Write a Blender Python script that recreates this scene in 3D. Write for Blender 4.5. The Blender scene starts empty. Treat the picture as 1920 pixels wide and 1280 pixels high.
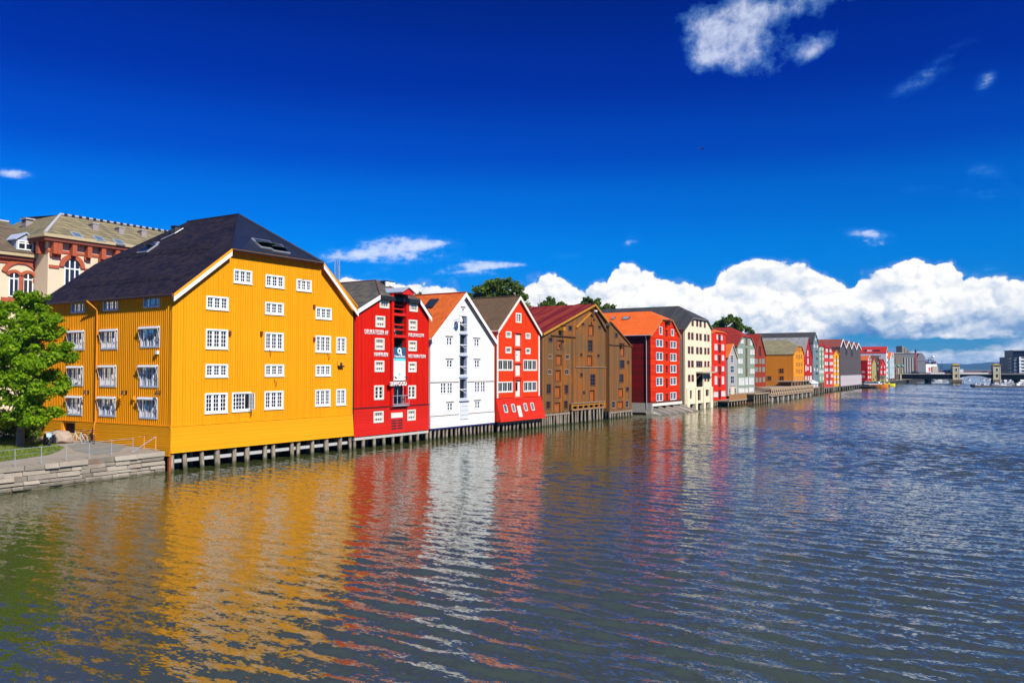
import bpy, bmesh, math, random
from mathutils import Vector, Matrix, noise as mnoise
random.seed(11)
SC = bpy.context.scene
COL = SC.collection
PI = math.pi

# ------------------------------------------------------------------ camera
F_PX, EYE, HORIZ = 1560.0, 7.5, 693.0
PITCH = math.atan((HORIZ - 640) / F_PX)
cam = bpy.data.cameras.new('camera'); cam.sensor_width = 36; cam.lens = 36 * F_PX / 1920
cam.clip_start = 0.5; cam.clip_end = 30000
camo = bpy.data.objects.new('camera', cam); COL.objects.link(camo)
camo.location = (0, 0, EYE); camo.rotation_euler = (PI / 2 + PITCH, 0, 0)
SC.camera = camo
SC.view_settings.view_transform = 'Standard'; SC.view_settings.look = 'None'
SC.view_settings.exposure = 0.35; SC.view_settings.gamma = 1
SC.cycles.max_bounces = 8; SC.cycles.transparent_max_bounces = 12
SC.cycles.caustics_reflective = False; SC.cycles.caustics_refractive = False

# ------------------------------------------------------------------ sun
SUN_EL = math.radians(41)
SUN_AZ = math.atan2(0.6468, -0.7627)            # measured clockwise from +Y
SUN_D = Vector((math.sin(SUN_AZ) * math.cos(SUN_EL), math.cos(SUN_AZ) * math.cos(SUN_EL), math.sin(SUN_EL)))
sl = bpy.data.lights.new('sun', 'SUN'); sl.energy = 4.9; sl.angle = math.radians(0.5); sl.color = (1, 0.94, 0.84)
so = bpy.data.objects.new('sun', sl); COL.objects.link(so)
so.rotation_euler = SUN_D.to_track_quat('Z', 'Y').to_euler()

# ------------------------------------------------------------------ node helpers
class E:
    """a socket with arithmetic"""
    def __init__(s, nt, v): s.nt, s.v = nt, v
    def _m(s, op, *a):
        n = s.nt.nodes.new('ShaderNodeMath'); n.operation = op
        for i, x in enumerate((s,) + a):
            x = x.v if isinstance(x, E) else x
            if isinstance(x, (int, float)): n.inputs[i].default_value = x
            else: s.nt.links.new(x, n.inputs[i])
        return E(s.nt, n.outputs[0])
    def __add__(s, o): return s._m('ADD', o)
    __radd__ = __add__
    def __sub__(s, o): return s._m('SUBTRACT', o)
    def __rsub__(s, o): return E(s.nt, o)._m('SUBTRACT', s)
    def __mul__(s, o): return s._m('MULTIPLY', o)
    __rmul__ = __mul__
    def __truediv__(s, o): return s._m('DIVIDE', o)
    def __pow__(s, o): return s._m('POWER', o)
    def floor(s): return s._m('FLOOR')
    def fract(s): return s._m('FRACT')
    def abs(s): return s._m('ABSOLUTE')
    def sin(s): return s._m('SINE')
    def exp(s): return s._m('EXPONENT')
    def mx(s, o): return s._m('MAXIMUM', o)
    def mn(s, o): return s._m('MINIMUM', o)
    def lt(s, o): return s._m('LESS_THAN', o)
    def gt(s, o): return s._m('GREATER_THAN', o)
    def sat(s): return s.mx(0.0).mn(1.0)
    def step(s, a, b):
        t = ((s - a) * (1.0 / (b - a))).sat()
        return t * t * (3.0 - 2.0 * t)
def link(nt, a, b): nt.links.new(a.v if isinstance(a, E) else a, b)
def setin(nt, node, name, v):
    i = node.inputs[name]
    if isinstance(v, E): nt.links.new(v.v, i)
    elif hasattr(v, 'is_linked'): nt.links.new(v, i)
    else: i.default_value = v
def comb(nt, x, y, z):
    n = nt.nodes.new('ShaderNodeCombineXYZ')
    for i, v in enumerate((x, y, z)):
        if isinstance(v, E): nt.links.new(v.v, n.inputs[i])
        else: n.inputs[i].default_value = v
    return n.outputs[0]
def noise(nt, vec, scale, detail=4, rough=0.55, dist=0.0, out=0):
    n = nt.nodes.new('ShaderNodeTexNoise'); nt.links.new(vec, n.inputs['Vector'])
    n.inputs['Scale'].default_value = scale; n.inputs['Detail'].default_value = detail
    n.inputs['Roughness'].default_value = rough; n.inputs['Distortion'].default_value = dist
    return E(nt, n.outputs[out])
def voro(nt, vec, scale, smooth=0.35, rand=1.0):
    n = nt.nodes.new('ShaderNodeTexVoronoi'); n.feature = 'SMOOTH_F1' if smooth else 'F1'; n.voronoi_dimensions = '2D'; nt.links.new(vec, n.inputs['Vector'])
    n.inputs['Scale'].default_value = scale
    if smooth: n.inputs['Smoothness'].default_value = smooth
    n.inputs['Randomness'].default_value = rand
    return E(nt, n.outputs['Distance'])
def white(nt, w):
    n = nt.nodes.new('ShaderNodeTexWhiteNoise'); n.noise_dimensions = '1D'; nt.links.new(w.v, n.inputs['W'])
    return E(nt, n.outputs['Value'])
def mixc(nt, fac, a, b, blend='MIX'):
    n = nt.nodes.new('ShaderNodeMix'); n.data_type = 'RGBA'; n.blend_type = blend
    for i, v in ((0, fac), (6, a), (7, b)):
        if isinstance(v, E): nt.links.new(v.v, n.inputs[i])
        elif hasattr(v, 'is_linked'): nt.links.new(v, n.inputs[i])
        elif i == 0: n.inputs[0].default_value = v
        else: n.inputs[i].default_value = (*v[:3], 1)
    return n.outputs[2]
def floatcurve(nt, x, pts):
    n = nt.nodes.new('ShaderNodeFloatCurve'); c = n.mapping.curves[0]
    while len(c.points) < len(pts): c.points.new(0.5, 0.5)
    for p, (a, b) in zip(c.points, pts): p.location = (a, b); p.handle_type = 'VECTOR'
    n.mapping.update(); nt.links.new(x.v, n.inputs['Value'])
    return E(nt, n.outputs[0])

# ------------------------------------------------------------------ world: Nishita sky with clouds at infinity
def make_world():
    w = bpy.data.worlds.new('World'); SC.world = w; w.use_nodes = True
    nt = w.node_tree; nt.nodes.clear()
    out = nt.nodes.new('ShaderNodeOutputWorld'); bg = nt.nodes.new('ShaderNodeBackground')
    bg.inputs['Strength'].default_value = 0.1; nt.links.new(bg.outputs[0], out.inputs[0])
    sky = nt.nodes.new('ShaderNodeTexSky'); sky.sky_type = 'NISHITA'; sky.sun_disc = False
    sky.sun_elevation = SUN_EL; sky.sun_rotation = SUN_AZ
    sky.air_density = 1.0; sky.dust_density = 0.3; sky.ozone_density = 3.0; sky.altitude = 0
    tc = nt.nodes.new('ShaderNodeTexCoord')
    sp = nt.nodes.new('ShaderNodeSeparateXYZ'); nt.links.new(tc.outputs['Generated'], sp.inputs[0])
    x, y, z = (E(nt, sp.outputs[i]) for i in range(3))
    az = x._m('ARCTAN2', y); el = z._m('ARCSINE')
    # deep polarised blue: tint deepens with height, then lightened above the view to brighten water reflections
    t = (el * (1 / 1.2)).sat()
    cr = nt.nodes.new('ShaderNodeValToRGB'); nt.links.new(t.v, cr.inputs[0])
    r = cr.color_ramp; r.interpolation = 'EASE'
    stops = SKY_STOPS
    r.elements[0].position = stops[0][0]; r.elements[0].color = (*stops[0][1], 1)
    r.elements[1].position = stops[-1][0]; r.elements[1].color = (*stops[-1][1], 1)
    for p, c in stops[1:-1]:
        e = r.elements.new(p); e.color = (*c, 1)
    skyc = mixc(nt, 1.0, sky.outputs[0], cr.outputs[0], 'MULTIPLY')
    # ---- cumulus bank along the horizon (direction space: azimuth, elevation)
    def ae(px, py):
        th = PITCH; a = (px - 960) / F_PX; b = (640 - py) / F_PX
        d = Vector((a, math.cos(th) - b * math.sin(th), math.sin(th) + b * math.cos(th))).normalized()
        return math.atan2(d.x, d.y), math.asin(d.z)
    prof = [(560, 600), (610, 540), (660, 520), (715, 530), (750, 534), (790, 526), (850, 526), (885, 540), (930, 560), (960, 545), (987, 527), (1017, 512), (1040, 511), (1065, 525), (1082, 536), (1117, 520),
            (1138, 530), (1150, 499), (1165, 491), (1188, 492), (1202, 508), (1232, 512), (1255, 528), (1292, 534), (1316, 541), (1340, 530),
            (1360, 502), (1385, 490), (1430, 478), (1450, 481), (1465, 493), (1503, 496), (1541, 519), (1575, 533), (1603, 539), (1612, 515),
            (1640, 500), (1676, 492), (1694, 480), (1712, 478), (1728, 484), (1752, 499), (1787, 500), (1803, 517), (1852, 519), (1893, 533), (1930, 538), (2050, 560)]
    a0, a1 = ae(540, 600)[0], ae(2060, 600)[0]
    pts = [(0.0, 0.0)]
    for px, py in prof:
        A, L = ae(px, py); pts.append(((A - a0) / (a1 - a0), L / 0.2))
    pts.append((1.0, 0.3))
    top = floatcurve(nt, (az - a0) * (1 / (a1 - a0)), pts) * 0.2
    def P(da, de, k=1.0): return comb(nt, (az + da) * k, (el + de) * k * 1.15, 0.37)
    warp = noise(nt, P(0, 0), 26, 4, 0.6) - 0.5
    warp2 = noise(nt, comb(nt, az, el * 1.15, 4.4), 60, 4, 0.6) - 0.5
    def dome(v, sc, sm):
        d = voro(nt, v, sc, sm); return 1.0 - d * d * 1.5
    def bulge(da, de):
        v = comb(nt, az + da + warp * 0.024 + warp2 * 0.008, (el + de) * 1.25 + warp2 * 0.020, 0.37)
        h = dome(v, 10, 0.45) * 0.50 + dome(v, 24, 0.25) * 0.34 + dome(v, 55, 0) * 0.19 + dome(v, 120, 0) * 0.10
        return h + (noise(nt, v, 160, 4, 0.65) - 0.5) * 0.16
    h0 = bulge(0, 0); h1 = bulge(0.0035, 0.0075)
    big = noise(nt, P(0.3, 0.1), 10, 4, 0.55)
    edge = top - el + (h0 - 0.84) * 0.030
    body = edge.step(-0.0008, 0.0028)
    soft = edge.step(-0.006, 0.010) * 0.25
    # thin places low under the bank, more of them to the right
    gap = noise(nt, comb(nt, az * 0.55 + 3.1 + warp * 0.02, el * 2.6 + warp2 * 0.03, 1.7), 17, 6, 0.62)
    azr = ((az - ae(1330, 600)[0]) * (1 / (ae(1700, 600)[0] - ae(1330, 600)[0]))).sat()
    low = 1.0 - el.step(0.026, 0.060)
    band = 1.0 - ((el + warp * 0.022 + az * 0.012 - 0.006 - ae(1500, 648)[1]).abs() * (1 / 0.011)).sat()
    thr = 0.20 + low * azr * 0.27 + band * (0.0 - ((az - ae(1650, 648)[0]) * (F_PX / 150.0)) * ((az - ae(1650, 648)[0]) * (F_PX / 150.0))).exp() * 0.20
    thin = ((gap - thr) * 7.0 + 0.5).sat()
    body = (body.mx(soft)) * thin
    depth = (edge * (1 / 0.06)).sat()
    big2 = noise(nt, comb(nt, az * 0.8 + warp2 * 0.03, el * 1.7 + warp2 * 0.03, 6.6), 19, 4, 0.55)
    shade = ((big * 0.6 + big2 * 0.5 - 0.50) * 4.2).sat() * depth * (0.52 + azr * 0.50) + low * (0.05 + azr * 0.16)
    lit = 0.99 + (h0 - h1) * 0.60 + (h0 - 0.80) * 0.30 - shade
    lit = lit.mx(0.0).mn(1.12)
    cc = nt.nodes.new('ShaderNodeValToRGB'); nt.links.new((lit * 0.85).v, cc.inputs[0])
    cr2 = cc.color_ramp
    cr2.elements[0].position = 0.0; cr2.elements[0].color = (0.06, 0.20, 0.50, 1)
    cr2.elements[1].position = 0.86; cr2.elements[1].color = (1.0, 0.99, 0.97, 1)
    e = cr2.elements.new(0.40); e.color = (0.24, 0.38, 0.62, 1)
    e = cr2.elements.new(0.66); e.color = (0.62, 0.70, 0.82, 1)
    gain = mixc(nt, 1.0, cc.outputs[0], (8.3, 8.3, 8.3), 'MULTIPLY')
    col = mixc(nt, body, skyc, gain)
    # ---- wisps and small clouds higher up
    def blob(px, py, rx, ry, ang=0.0):
        A, L = ae(px, py); ca, sa = math.cos(ang), math.sin(ang)
        da, de = az - A, el - L
        u = (da * ca + de * sa) * (F_PX / rx); v = (de * ca - da * sa) * (F_PX / ry)
        return (0.0 - (u * u + v * v)).exp()
    fine = noise(nt, comb(nt, az + warp * 0.02, el * 1.0 + warp * 0.02, 5.2), 30, 8, 0.62)
    streak = noise(nt, comb(nt, az * 0.6 + warp * 0.02, el * 2.4 + warp * 0.015, 9.2), 24, 7, 0.6)
    puffs = [(1322, 62, 40, 42, 0), (1392, 30, 48, 52, 0.1), (1365, 85, 40, 38, 0.2), (1318, 108, 24, 22, 0), (1405, 105, 26, 26, 0), (1500, 6, 95, 22, 0.1), (1524, 92, 46, 15, 0.35), (1480, 60, 90, 50, 0.2), (1400, 125, 70, 26, -0.2), (1275, 35, 22, 10, 0)]
    amp = [0.80, 0.95, 0.55, 0.5, 0.5, 0.62, 0.62, 0.26, 0.25, 0.3]
    m = None
    for b, a_ in zip(puffs, amp):
        q = blob(*b) * a_; m = q if m is None else m + q
    fine2 = noise(nt, comb(nt, az + warp2 * 0.012, el + warp2 * 0.012, 8.8), 62, 8, 0.68)
    d1 = m.mn(1.0) * 0.95 + ((fine - 0.5) * 1.9 + (fine2 - 0.5) * 0.45) * m.step(0.02, 0.35) - 0.24
    d1 = (d1 * 0.95).sat(); d1 = d1 * (0.80 + fine2 * 0.25)
    col = mixc(nt, d1.sat(), col, mixc(nt, d1.step(0.1, 0.75), (0.8, 3.0, 6.6), (5.4, 6.1, 7.8)))
    flats = [(700, 472, 95, 20, 0.06, 0.62), (785, 460, 70, 18, 0.0, 0.62), (650, 482, 55, 12, 0.05, 0.4), (880, 502, 95, 15, 0.0, 0.55), (820, 512, 70, 9, 0.0, 0.35), (700, 512, 60, 8, 0.2, 0.3), (940, 498, 50, 6, 0.0, 0.35), (25, 326, 30, 9, 0.0, 0.5),
             (1183, 453, 20, 15, 0.5, 0.45), (1645, 458, 42, 26, -0.5, 0.34), (1610, 436, 50, 8, -0.15, 0.34), (1570, 470, 40, 20, 0, 0.2), (1850, 335, 50, 28, -0.6, 0.26), (1740, 140, 110, 22, 0.5, 0.26), (1848, 150, 26, 18, 0.8, 0.28), (1780, 360, 110, 14, -0.15, 0.2), (1060, 478, 50, 12, 0, 0.2), (1850, 505, 60, 14, 0.3, 0.3)]
    m = None
    for *b, a_ in flats:
        q = blob(*b) * a_; m = q if m is None else m + q
    d2 = (m + ((streak - 0.5) * 1.9 + (fine2 - 0.5) * 1.2) * m.step(0.02, 0.4) - 0.10).step(0.0, 1.0) * 0.78
    col = mixc(nt, d2, col, mixc(nt, d2.step(0.05, 0.5), (0.6, 3.6, 8.4), (6.6, 7.3, 8.9)))
    nt.links.new(col, bg.inputs['Color'])
    w.cycles.sampling_method = 'MANUAL'; w.cycles.sample_map_resolution = 512
# tint of the Nishita colour against elevation (0 .. 69 degrees)
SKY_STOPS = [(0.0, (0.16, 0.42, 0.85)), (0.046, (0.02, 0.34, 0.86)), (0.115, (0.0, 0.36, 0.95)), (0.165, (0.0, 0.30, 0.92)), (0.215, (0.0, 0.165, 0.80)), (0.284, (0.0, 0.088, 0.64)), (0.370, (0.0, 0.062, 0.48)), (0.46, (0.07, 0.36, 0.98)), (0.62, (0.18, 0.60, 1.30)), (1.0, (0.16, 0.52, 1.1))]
make_world()

# ------------------------------------------------------------------ objects: helpers
def tag(o, label=None, cat=None, group=None, kind=None):
    if label: o['label'] = label
    if cat: o['category'] = cat
    if group: o['group'] = group
    if kind: o['kind'] = kind
    return o
def empty(name, loc=(0, 0, 0), rz=0.0, label=None, cat=None, group=None):
    o = bpy.data.objects.new(name, None); COL.objects.link(o)
    o.location = loc; o.rotation_euler = (0, 0, rz); o.empty_display_size = 0.3
    return tag(o, label, cat, group)
def copy_tree(o, parent=None):
    c = o.copy(); COL.objects.link(c); c.parent = parent
    for ch in list(o.children): copy_tree(ch, c)
    return c
class MB:
    """collects faces, then links them as ONE mesh object"""
    def __init__(s): s.v, s.f, s.m, s.mats, s.smooth = [], [], [], [], []
    def mi(s, m):
        if m not in s.mats: s.mats.append(m)
        return s.mats.index(m)
    def face(s, pts, m, sm=False):
        b = len(s.v); s.v += [tuple(p) for p in pts]; s.f.append(tuple(range(b, b + len(pts)))); s.m.append(s.mi(m)); s.smooth.append(sm)
    def mesh(s, vs, fs, m, sm=False):
        b = len(s.v); s.v += [tuple(p) for p in vs]; k = s.mi(m)
        for f in fs: s.f.append(tuple(b + i for i in f)); s.m.append(k); s.smooth.append(sm)
    def hexa(s, c, m):
        """eight corners: 0-3 ring, 4-7 ring"""
        s.mesh(c, [(3, 2, 1, 0), (4, 5, 6, 7), (0, 1, 5, 4), (1, 2, 6, 5), (2, 3, 7, 6), (3, 0, 4, 7)], m)
    def box(s, x0, x1, y0, y1, z0, z1, m):
        s.hexa([(x0, y0, z0), (x1, y0, z0), (x1, y1, z0), (x0, y1, z0), (x0, y0, z1), (x1, y0, z1), (x1, y1, z1), (x0, y1, z1)], m)
    def mbox(s, M, p0, p1, d0, d1, q0, q1, m):
        s.hexa([M(p0, d0, q0), M(p1, d0, q0), M(p1, d1, q0), M(p0, d1, q0), M(p0, d0, q1), M(p1, d0, q1), M(p1, d1, q1), M(p0, d1, q1)], m)
    def tube(s, a, b, r0, r1, m, n=8, caps=True, sm=True):
        a, b = Vector(a), Vector(b); d = (b - a)
        if d.length < 1e-6: return
        q = d.to_track_quat('Z', 'Y'); vs = []
        for p, r in ((a, r0), (b, r1)):
            for i in range(n):
                t = 2 * PI * i / n; vs.append(p + q @ Vector((r * math.cos(t), r * math.sin(t), 0)))
        fs = [(i, (i + 1) % n, n + (i + 1) % n, n + i) for i in range(n)]
        s.mesh(vs, fs, m, sm)
        if caps: s.mesh(vs, [tuple(range(n))[::-1], tuple(range(n, 2 * n))], m)
    def path(s, pts, r, m, n=6):
        for a, b in zip(pts, pts[1:]): s.tube(a, b, r, r, m, n)
    def slab(s, top, th, m, under=None):
        """polygon (top surface) with vertical thickness"""
        n = len(top); lo = [(p[0], p[1], p[2] - th) for p in top]
        s.face(top, m); s.face(lo[::-1], under or m)
        for i in range(n):
            j = (i + 1) % n; s.face([lo[i], lo[j], top[j], top[i]], under or m)
    def lathe(s, prof, m, n=16, c=(0, 0, 0), sm=True):
        vs, fs = [], []
        for r, z in prof:
            for i in range(n):
                t = 2 * PI * i / n; vs.append((c[0] + r * math.cos(t), c[1] + r * math.sin(t), c[2] + z))
        for k in range(len(prof) - 1):
            for i in range(n):
                j = (i + 1) % n; fs.append((k * n + i, k * n + j, (k + 1) * n + j, (k + 1) * n + i))
        s.mesh(vs, fs, m, sm)
    def build(s, name, parent=None, loc=None, rz=None):
        me = bpy.data.meshes.new(name); me.from_pydata(s.v, [], s.f)
        for m in s.mats: me.materials.append(m)
        me.polygons.foreach_set('material_index', s.m); me.polygons.foreach_set('use_smooth', s.smooth); me.update()
        o = bpy.data.objects.new(name, me); COL.objects.link(o)
        if parent: o.parent = parent
        if loc: o.location = loc
        if rz: o.rotation_euler = (0, 0, rz)
        return o

# ------------------------------------------------------------------ survey: pixels of the photograph turned into places on real planes
SHEET = {'Z0': (0, 0, 1.0), 'Z1': (0, 380, 4.924), 'Z2': (0, 600, 3.765), 'Z3': (300, 380, 4.924), 'Z4': (300, 620, 4.571), 'A5': (620, 480, 6.4), 'A6': (640, 640, 5.816),
         'A7': (780, 500, 6.4), 'A8': (780, 660, 7.112), 'B1': (980, 540, 4.741), 'B2': (1120, 560, 5.567), 'B3': (1260, 570, 6.094), 'B4': (1400, 600, 8.0),
         'B5': (1500, 610, 9.145), 'B6': (1660, 630, 10.664), 'B7': (1780, 640, 11.636), 'C2': (1000, 560, 10.67), 'C3': (1000, 670, 9.85)}
def px(sh, x, y):
    o = SHEET[sh]; return (o[0] + x / o[2], o[1] + y / o[2])
CAM = Vector((0, 0, EYE))
def ray(p):
    a, b = (p[0] - 960) / F_PX, (640 - p[1]) / F_PX; c, s = math.cos(PITCH), math.sin(PITCH)
    return Vector((a, c - b * s, s + b * c))
def on_z(p, z=0.0):
    d = ray(p); return CAM + d * ((z - EYE) / d.z)
def at(p, Y):
    d = ray(p); return CAM + d * (Y / d.y)
def on_plane(p, O, n):
    d = ray(p); return CAM + d * ((O - CAM).dot(n) / d.dot(n))
RA, RB, RC = on_z((322, 883.6)), on_z((1414, 754)), on_z((1689, 717.7))
E1 = (RB - RA).normalized(); E2 = (RC - RB).normalized()
def out_n(e): return Vector((e.y, -e.x, 0))
FR = lambda u, d, z: (u, -d, z)             # facade: u along it, d out to the river
LF = lambda s, d, z: (-d, s, z)             # left flank: s into the block, d outwards
def RF(W): return lambda s, d, z: (W + d, s, z)

# ------------------------------------------------------------------ materials
MATS = {}
def new_mat(name):
    m = bpy.data.materials.new(name); m.use_nodes = True; nt = m.node_tree
    b = nt.nodes['Principled BSDF']; return m, nt, b
def objco(nt):
    tc = nt.nodes.new('ShaderNodeTexCoord'); v = tc.outputs['Object']
    sp = nt.nodes.new('ShaderNodeSeparateXYZ'); nt.links.new(v, sp.inputs[0])
    return v, E(nt, sp.outputs[0]), E(nt, sp.outputs[1]), E(nt, sp.outputs[2])
def bump(nt, b, h, strength=0.5, dist=0.02):
    n = nt.nodes.new('ShaderNodeBump'); n.inputs['Strength'].default_value = strength; n.inputs['Distance'].default_value = dist
    nt.links.new(h.v, n.inputs['Height']); nt.links.new(n.outputs[0], b.inputs['Normal'])
def mul(c, k): return tuple(min(1.0, x * k) for x in c[:3])
def plain(name, c, rough=0.6, metal=0.0, var=0.12, scale=3.0, spec=0.4):
    if name in MATS: return MATS[name]
    m, nt, b = new_mat(name); v, x, y, z = objco(nt)
    f = noise(nt, v, scale, 5, 0.6)
    setin(nt, b, 'Base Color', mixc(nt, f, mul(c, 1 - var), mul(c, 1 + var)))
    setin(nt, b, 'Roughness', (f * 0.2 + (rough - 0.1)).sat()); b.inputs['Metallic'].default_value = metal
    b.inputs['Specular IOR Level'].default_value = spec
    MATS[name] = m; return m
def clad(name, c, kind='v', pitch=0.2, gap=True, wear=0.15, c2=None, rough=0.75, depth=0.02):
    """painted or weathered boards: 'v' upright, 'h' lying"""
    if name in MATS: return MATS[name]
    m, nt, b = new_mat(name); v, x, y, z = objco(nt)
    s = (x + y * 1.003) if kind == 'v' else z
    t = s * (1.0 / pitch); cell = t.floor(); fr = t.fract()
    rnd = white(nt, cell)
    if kind == 'v': sv = comb(nt, x * 9.0, y * 9.0, z * 0.5)
    else: sv = comb(nt, x * 0.5, y * 0.5, z * 9.0)
    streak = noise(nt, sv, 1.0, 5, 0.6); big = noise(nt, v, 0.25, 4, 0.55)
    f = rnd * 0.35 + streak * 0.45 + big * 0.35
    col = mixc(nt, ((f - 0.32) * 1.9).sat(), mul(c, 1 - wear), mul(c, 1 + wear * 0.7))
    if c2: col = mixc(nt, ((streak * 1.3 + big * 1.5 + rnd * 0.9 - 1.70) * 4.5 + 0.45).sat(), col, c2)
    if kind == 'v':   # rain streaks and grime running down the boards
        st2 = noise(nt, comb(nt, x * 3.0, y * 3.0, z * 0.22), 1.0, 5, 0.65); pat = noise(nt, v, 0.16, 3, 0.6)
        col = mixc(nt, ((st2 * 0.7 + pat * 0.6 - 0.62) * 3.0).sat() * min(0.5, wear * 2.2), col, mul(c, 0.62))
    if gap:
        g = (fr - 0.5).abs().gt(0.5 - 0.016 / pitch)
        col = mixc(nt, g * 0.62, col, mul(c, 0.25))
        bump(nt, b, (1.0 - g) + streak * 0.15, 0.7, depth)
    else: bump(nt, b, streak, 0.3, 0.006)
    setin(nt, b, 'Base Color', col); b.inputs['Roughness'].default_value = rough; b.inputs['Specular IOR Level'].default_value = 0.08
    MATS[name] = m; return m
def slates(name, c, c2, w=0.45, h=0.22, slope=0.8, rough=0.6, spec=0.15, mortar=0.35):
    """slates or shingles in courses; works on any slope"""
    if name in MATS: return MATS[name]
    m, nt, b = new_mat(name); v, x, y, z = objco(nt)
    row = z * (1 / (h * slope)); r0 = row.floor(); fr = row.fract()
    along = (x + y * 1.003) * (1 / w) + white(nt, r0) * 7.0
    cell = white(nt, along.floor() * 1.37 + r0 * 17.1)
    big = noise(nt, v, 0.45, 4, 0.6); fine = noise(nt, v, 6.0, 4, 0.6)
    col = mixc(nt, ((cell * 0.55 + big * 0.5 + fine * 0.4 - 0.35) * 1.3).sat(), c, c2)
    edge = fr.lt(0.16).mx((along.fract() - 0.5).abs().gt(0.46) * 0.6)
    col = mixc(nt, edge * mortar, col, mul(c, 0.35))
    setin(nt, b, 'Base Color', col); setin(nt, b, 'Roughness', (cell * 0.25 + (rough - 0.12)).sat())
    b.inputs['Specular IOR Level'].default_value = spec
    bump(nt, b, fr * 0.8 + cell * 0.3 - edge * 0.3, 0.8, 0.02)
    MATS[name] = m; return m
def pantiles(name, c, c2, w=0.26, h=0.36, slope=0.8, rough=0.55, spec=0.15, across='y'):
    """wavy clay tiles; across = axis that runs along the eaves"""
    key = name + across
    if key in MATS: return MATS[key]
    m, nt, b = new_mat(name); v, x, y, z = objco(nt)
    a = (y if across == 'y' else x) * (1 / w); row = z * (1 / (h * slope))
    cell = white(nt, a.floor() * 1.37 + row.floor() * 17.1)
    big = noise(nt, v, 0.35, 4, 0.6)
    wave = (a * (2 * PI)).sin() * 0.5 + 0.5; fr = row.fract()
    col = mixc(nt, (cell * 0.5 + big * 0.7 - 0.1).sat(), c, c2)
    col = mixc(nt, (fr.lt(0.10)) * 0.4, col, mul(c, 0.3))
    setin(nt, b, 'Base Color', col); b.inputs['Roughness'].default_value = rough; b.inputs['Specular IOR Level'].default_value = spec
    bump(nt, b, wave + fr * 0.5, 1.0, 0.04)
    MATS[key] = m; return m
def metal_roof(name, c, c2, pitch=0.5, across='y', rough=0.5):
    if name in MATS: return MATS[name]
    m, nt, b = new_mat(name); v, x, y, z = objco(nt)
    a = (y if across == 'y' else x) * (1 / pitch)
    st = noise(nt, comb(nt, x * 0.25, y * 3.0, z * 0.25), 1.0, 5, 0.65); big = noise(nt, v, 0.4, 4)
    pan = white(nt, a.floor())
    col = mixc(nt, ((st + pan * 0.35 + big * 0.4 - 0.78) * 4.0).sat(), c, c2)
    setin(nt, b, 'Base Color', col); b.inputs['Roughness'].default_value = rough; b.inputs['Specular IOR Level'].default_value = 0.12
    rib = (a.fract() - 0.5).abs().gt(0.42)
    bump(nt, b, rib + (a * 12.56).sin() * 0.15, 0.8, 0.04)
    MATS[name] = m; return m
def glass_mat():
    m = bpy.data.materials.new('window_glass'); m.use_nodes = True; nt = m.node_tree; nt.nodes.clear()
    o = nt.nodes.new('ShaderNodeOutputMaterial'); t = nt.nodes.new('ShaderNodeBsdfTransparent'); g = nt.nodes.new('ShaderNodeBsdfGlossy')
    t.inputs[0].default_value = (0.80, 0.84, 0.84, 1); g.inputs['Roughness'].default_value = 0.03
    fr = nt.nodes.new('ShaderNodeFresnel'); fr.inputs[0].default_value = 1.5
    tc = nt.nodes.new('ShaderNodeTexCoord')
    wob = nt.nodes.new('ShaderNodeBump'); wob.inputs['Strength'].default_value = 0.05; wob.inputs['Distance'].default_value = 0.05
    h = noise(nt, tc.outputs['Object'], 1.7, 2); nt.links.new(h.v, wob.inputs['Height']); nt.links.new(wob.outputs[0], g.inputs['Normal'])
    k = (E(nt, fr.outputs[0]) * 1.4 + 0.03).sat()
    mx = nt.nodes.new('ShaderNodeMixShader'); nt.links.new(k.v, mx.inputs[0]); nt.links.new(t.outputs[0], mx.inputs[1]); nt.links.new(g.outputs[0], mx.inputs[2])
    nt.links.new(mx.outputs[0], o.inputs[0]); return m
GLASS = glass_mat()
DARKPANE = plain('dark_pane', (0.02, 0.025, 0.035), 0.15, 0, 0.6, 1.5, 0.6)
PALEPANE = plain('curtained_pane', (0.62, 0.60, 0.55), 0.35, 0, 0.25, 1.2, 0.5)
INNER = plain('room_dark', (0.035, 0.03, 0.027), 0.9)
CURT = plain('curtain_cloth', (0.72, 0.70, 0.65), 0.9, 0, 0.1, 2)
WHITE = plain('white_paint', (0.80, 0.80, 0.78), 0.55, 0, 0.04, 2)
OFFW = plain('cream_paint', (0.72, 0.69, 0.60), 0.6, 0, 0.07, 2)
BLACK = plain('black_metal', (0.018, 0.018, 0.02), 0.5, 0, 0.3, 4)
STEEL = plain('galvanised_steel', (0.55, 0.57, 0.60), 0.45, 0.6, 0.1, 4)
GREYP = plain('grey_paint', (0.33, 0.36, 0.40), 0.6, 0, 0.1, 3)
def pile_mat():
    m, nt, b = new_mat('weathered_pile'); tc = nt.nodes.new('ShaderNodeTexCoord'); g = nt.nodes.new('ShaderNodeNewGeometry')
    sp = nt.nodes.new('ShaderNodeSeparateXYZ'); nt.links.new(g.outputs['Position'], sp.inputs[0]); z = E(nt, sp.outputs[2])
    st = noise(nt, comb(nt, E(nt, sp.outputs[0]) * 8.0, E(nt, sp.outputs[1]) * 8.0, z * 0.8), 1.0, 5, 0.6)
    dry = mixc(nt, ((st - 0.3) * 2.2).sat(), (0.11, 0.08, 0.05), (0.44, 0.37, 0.27))
    wet = mixc(nt, st, (0.02, 0.022, 0.010), (0.11, 0.11, 0.05))
    setin(nt, b, 'Base Color', mixc(nt, (z + (st - 0.5) * 0.4).step(0.10, 0.45), wet, dry)); b.inputs['Roughness'].default_value = 0.8
    return m
PILE = pile_mat()

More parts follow.
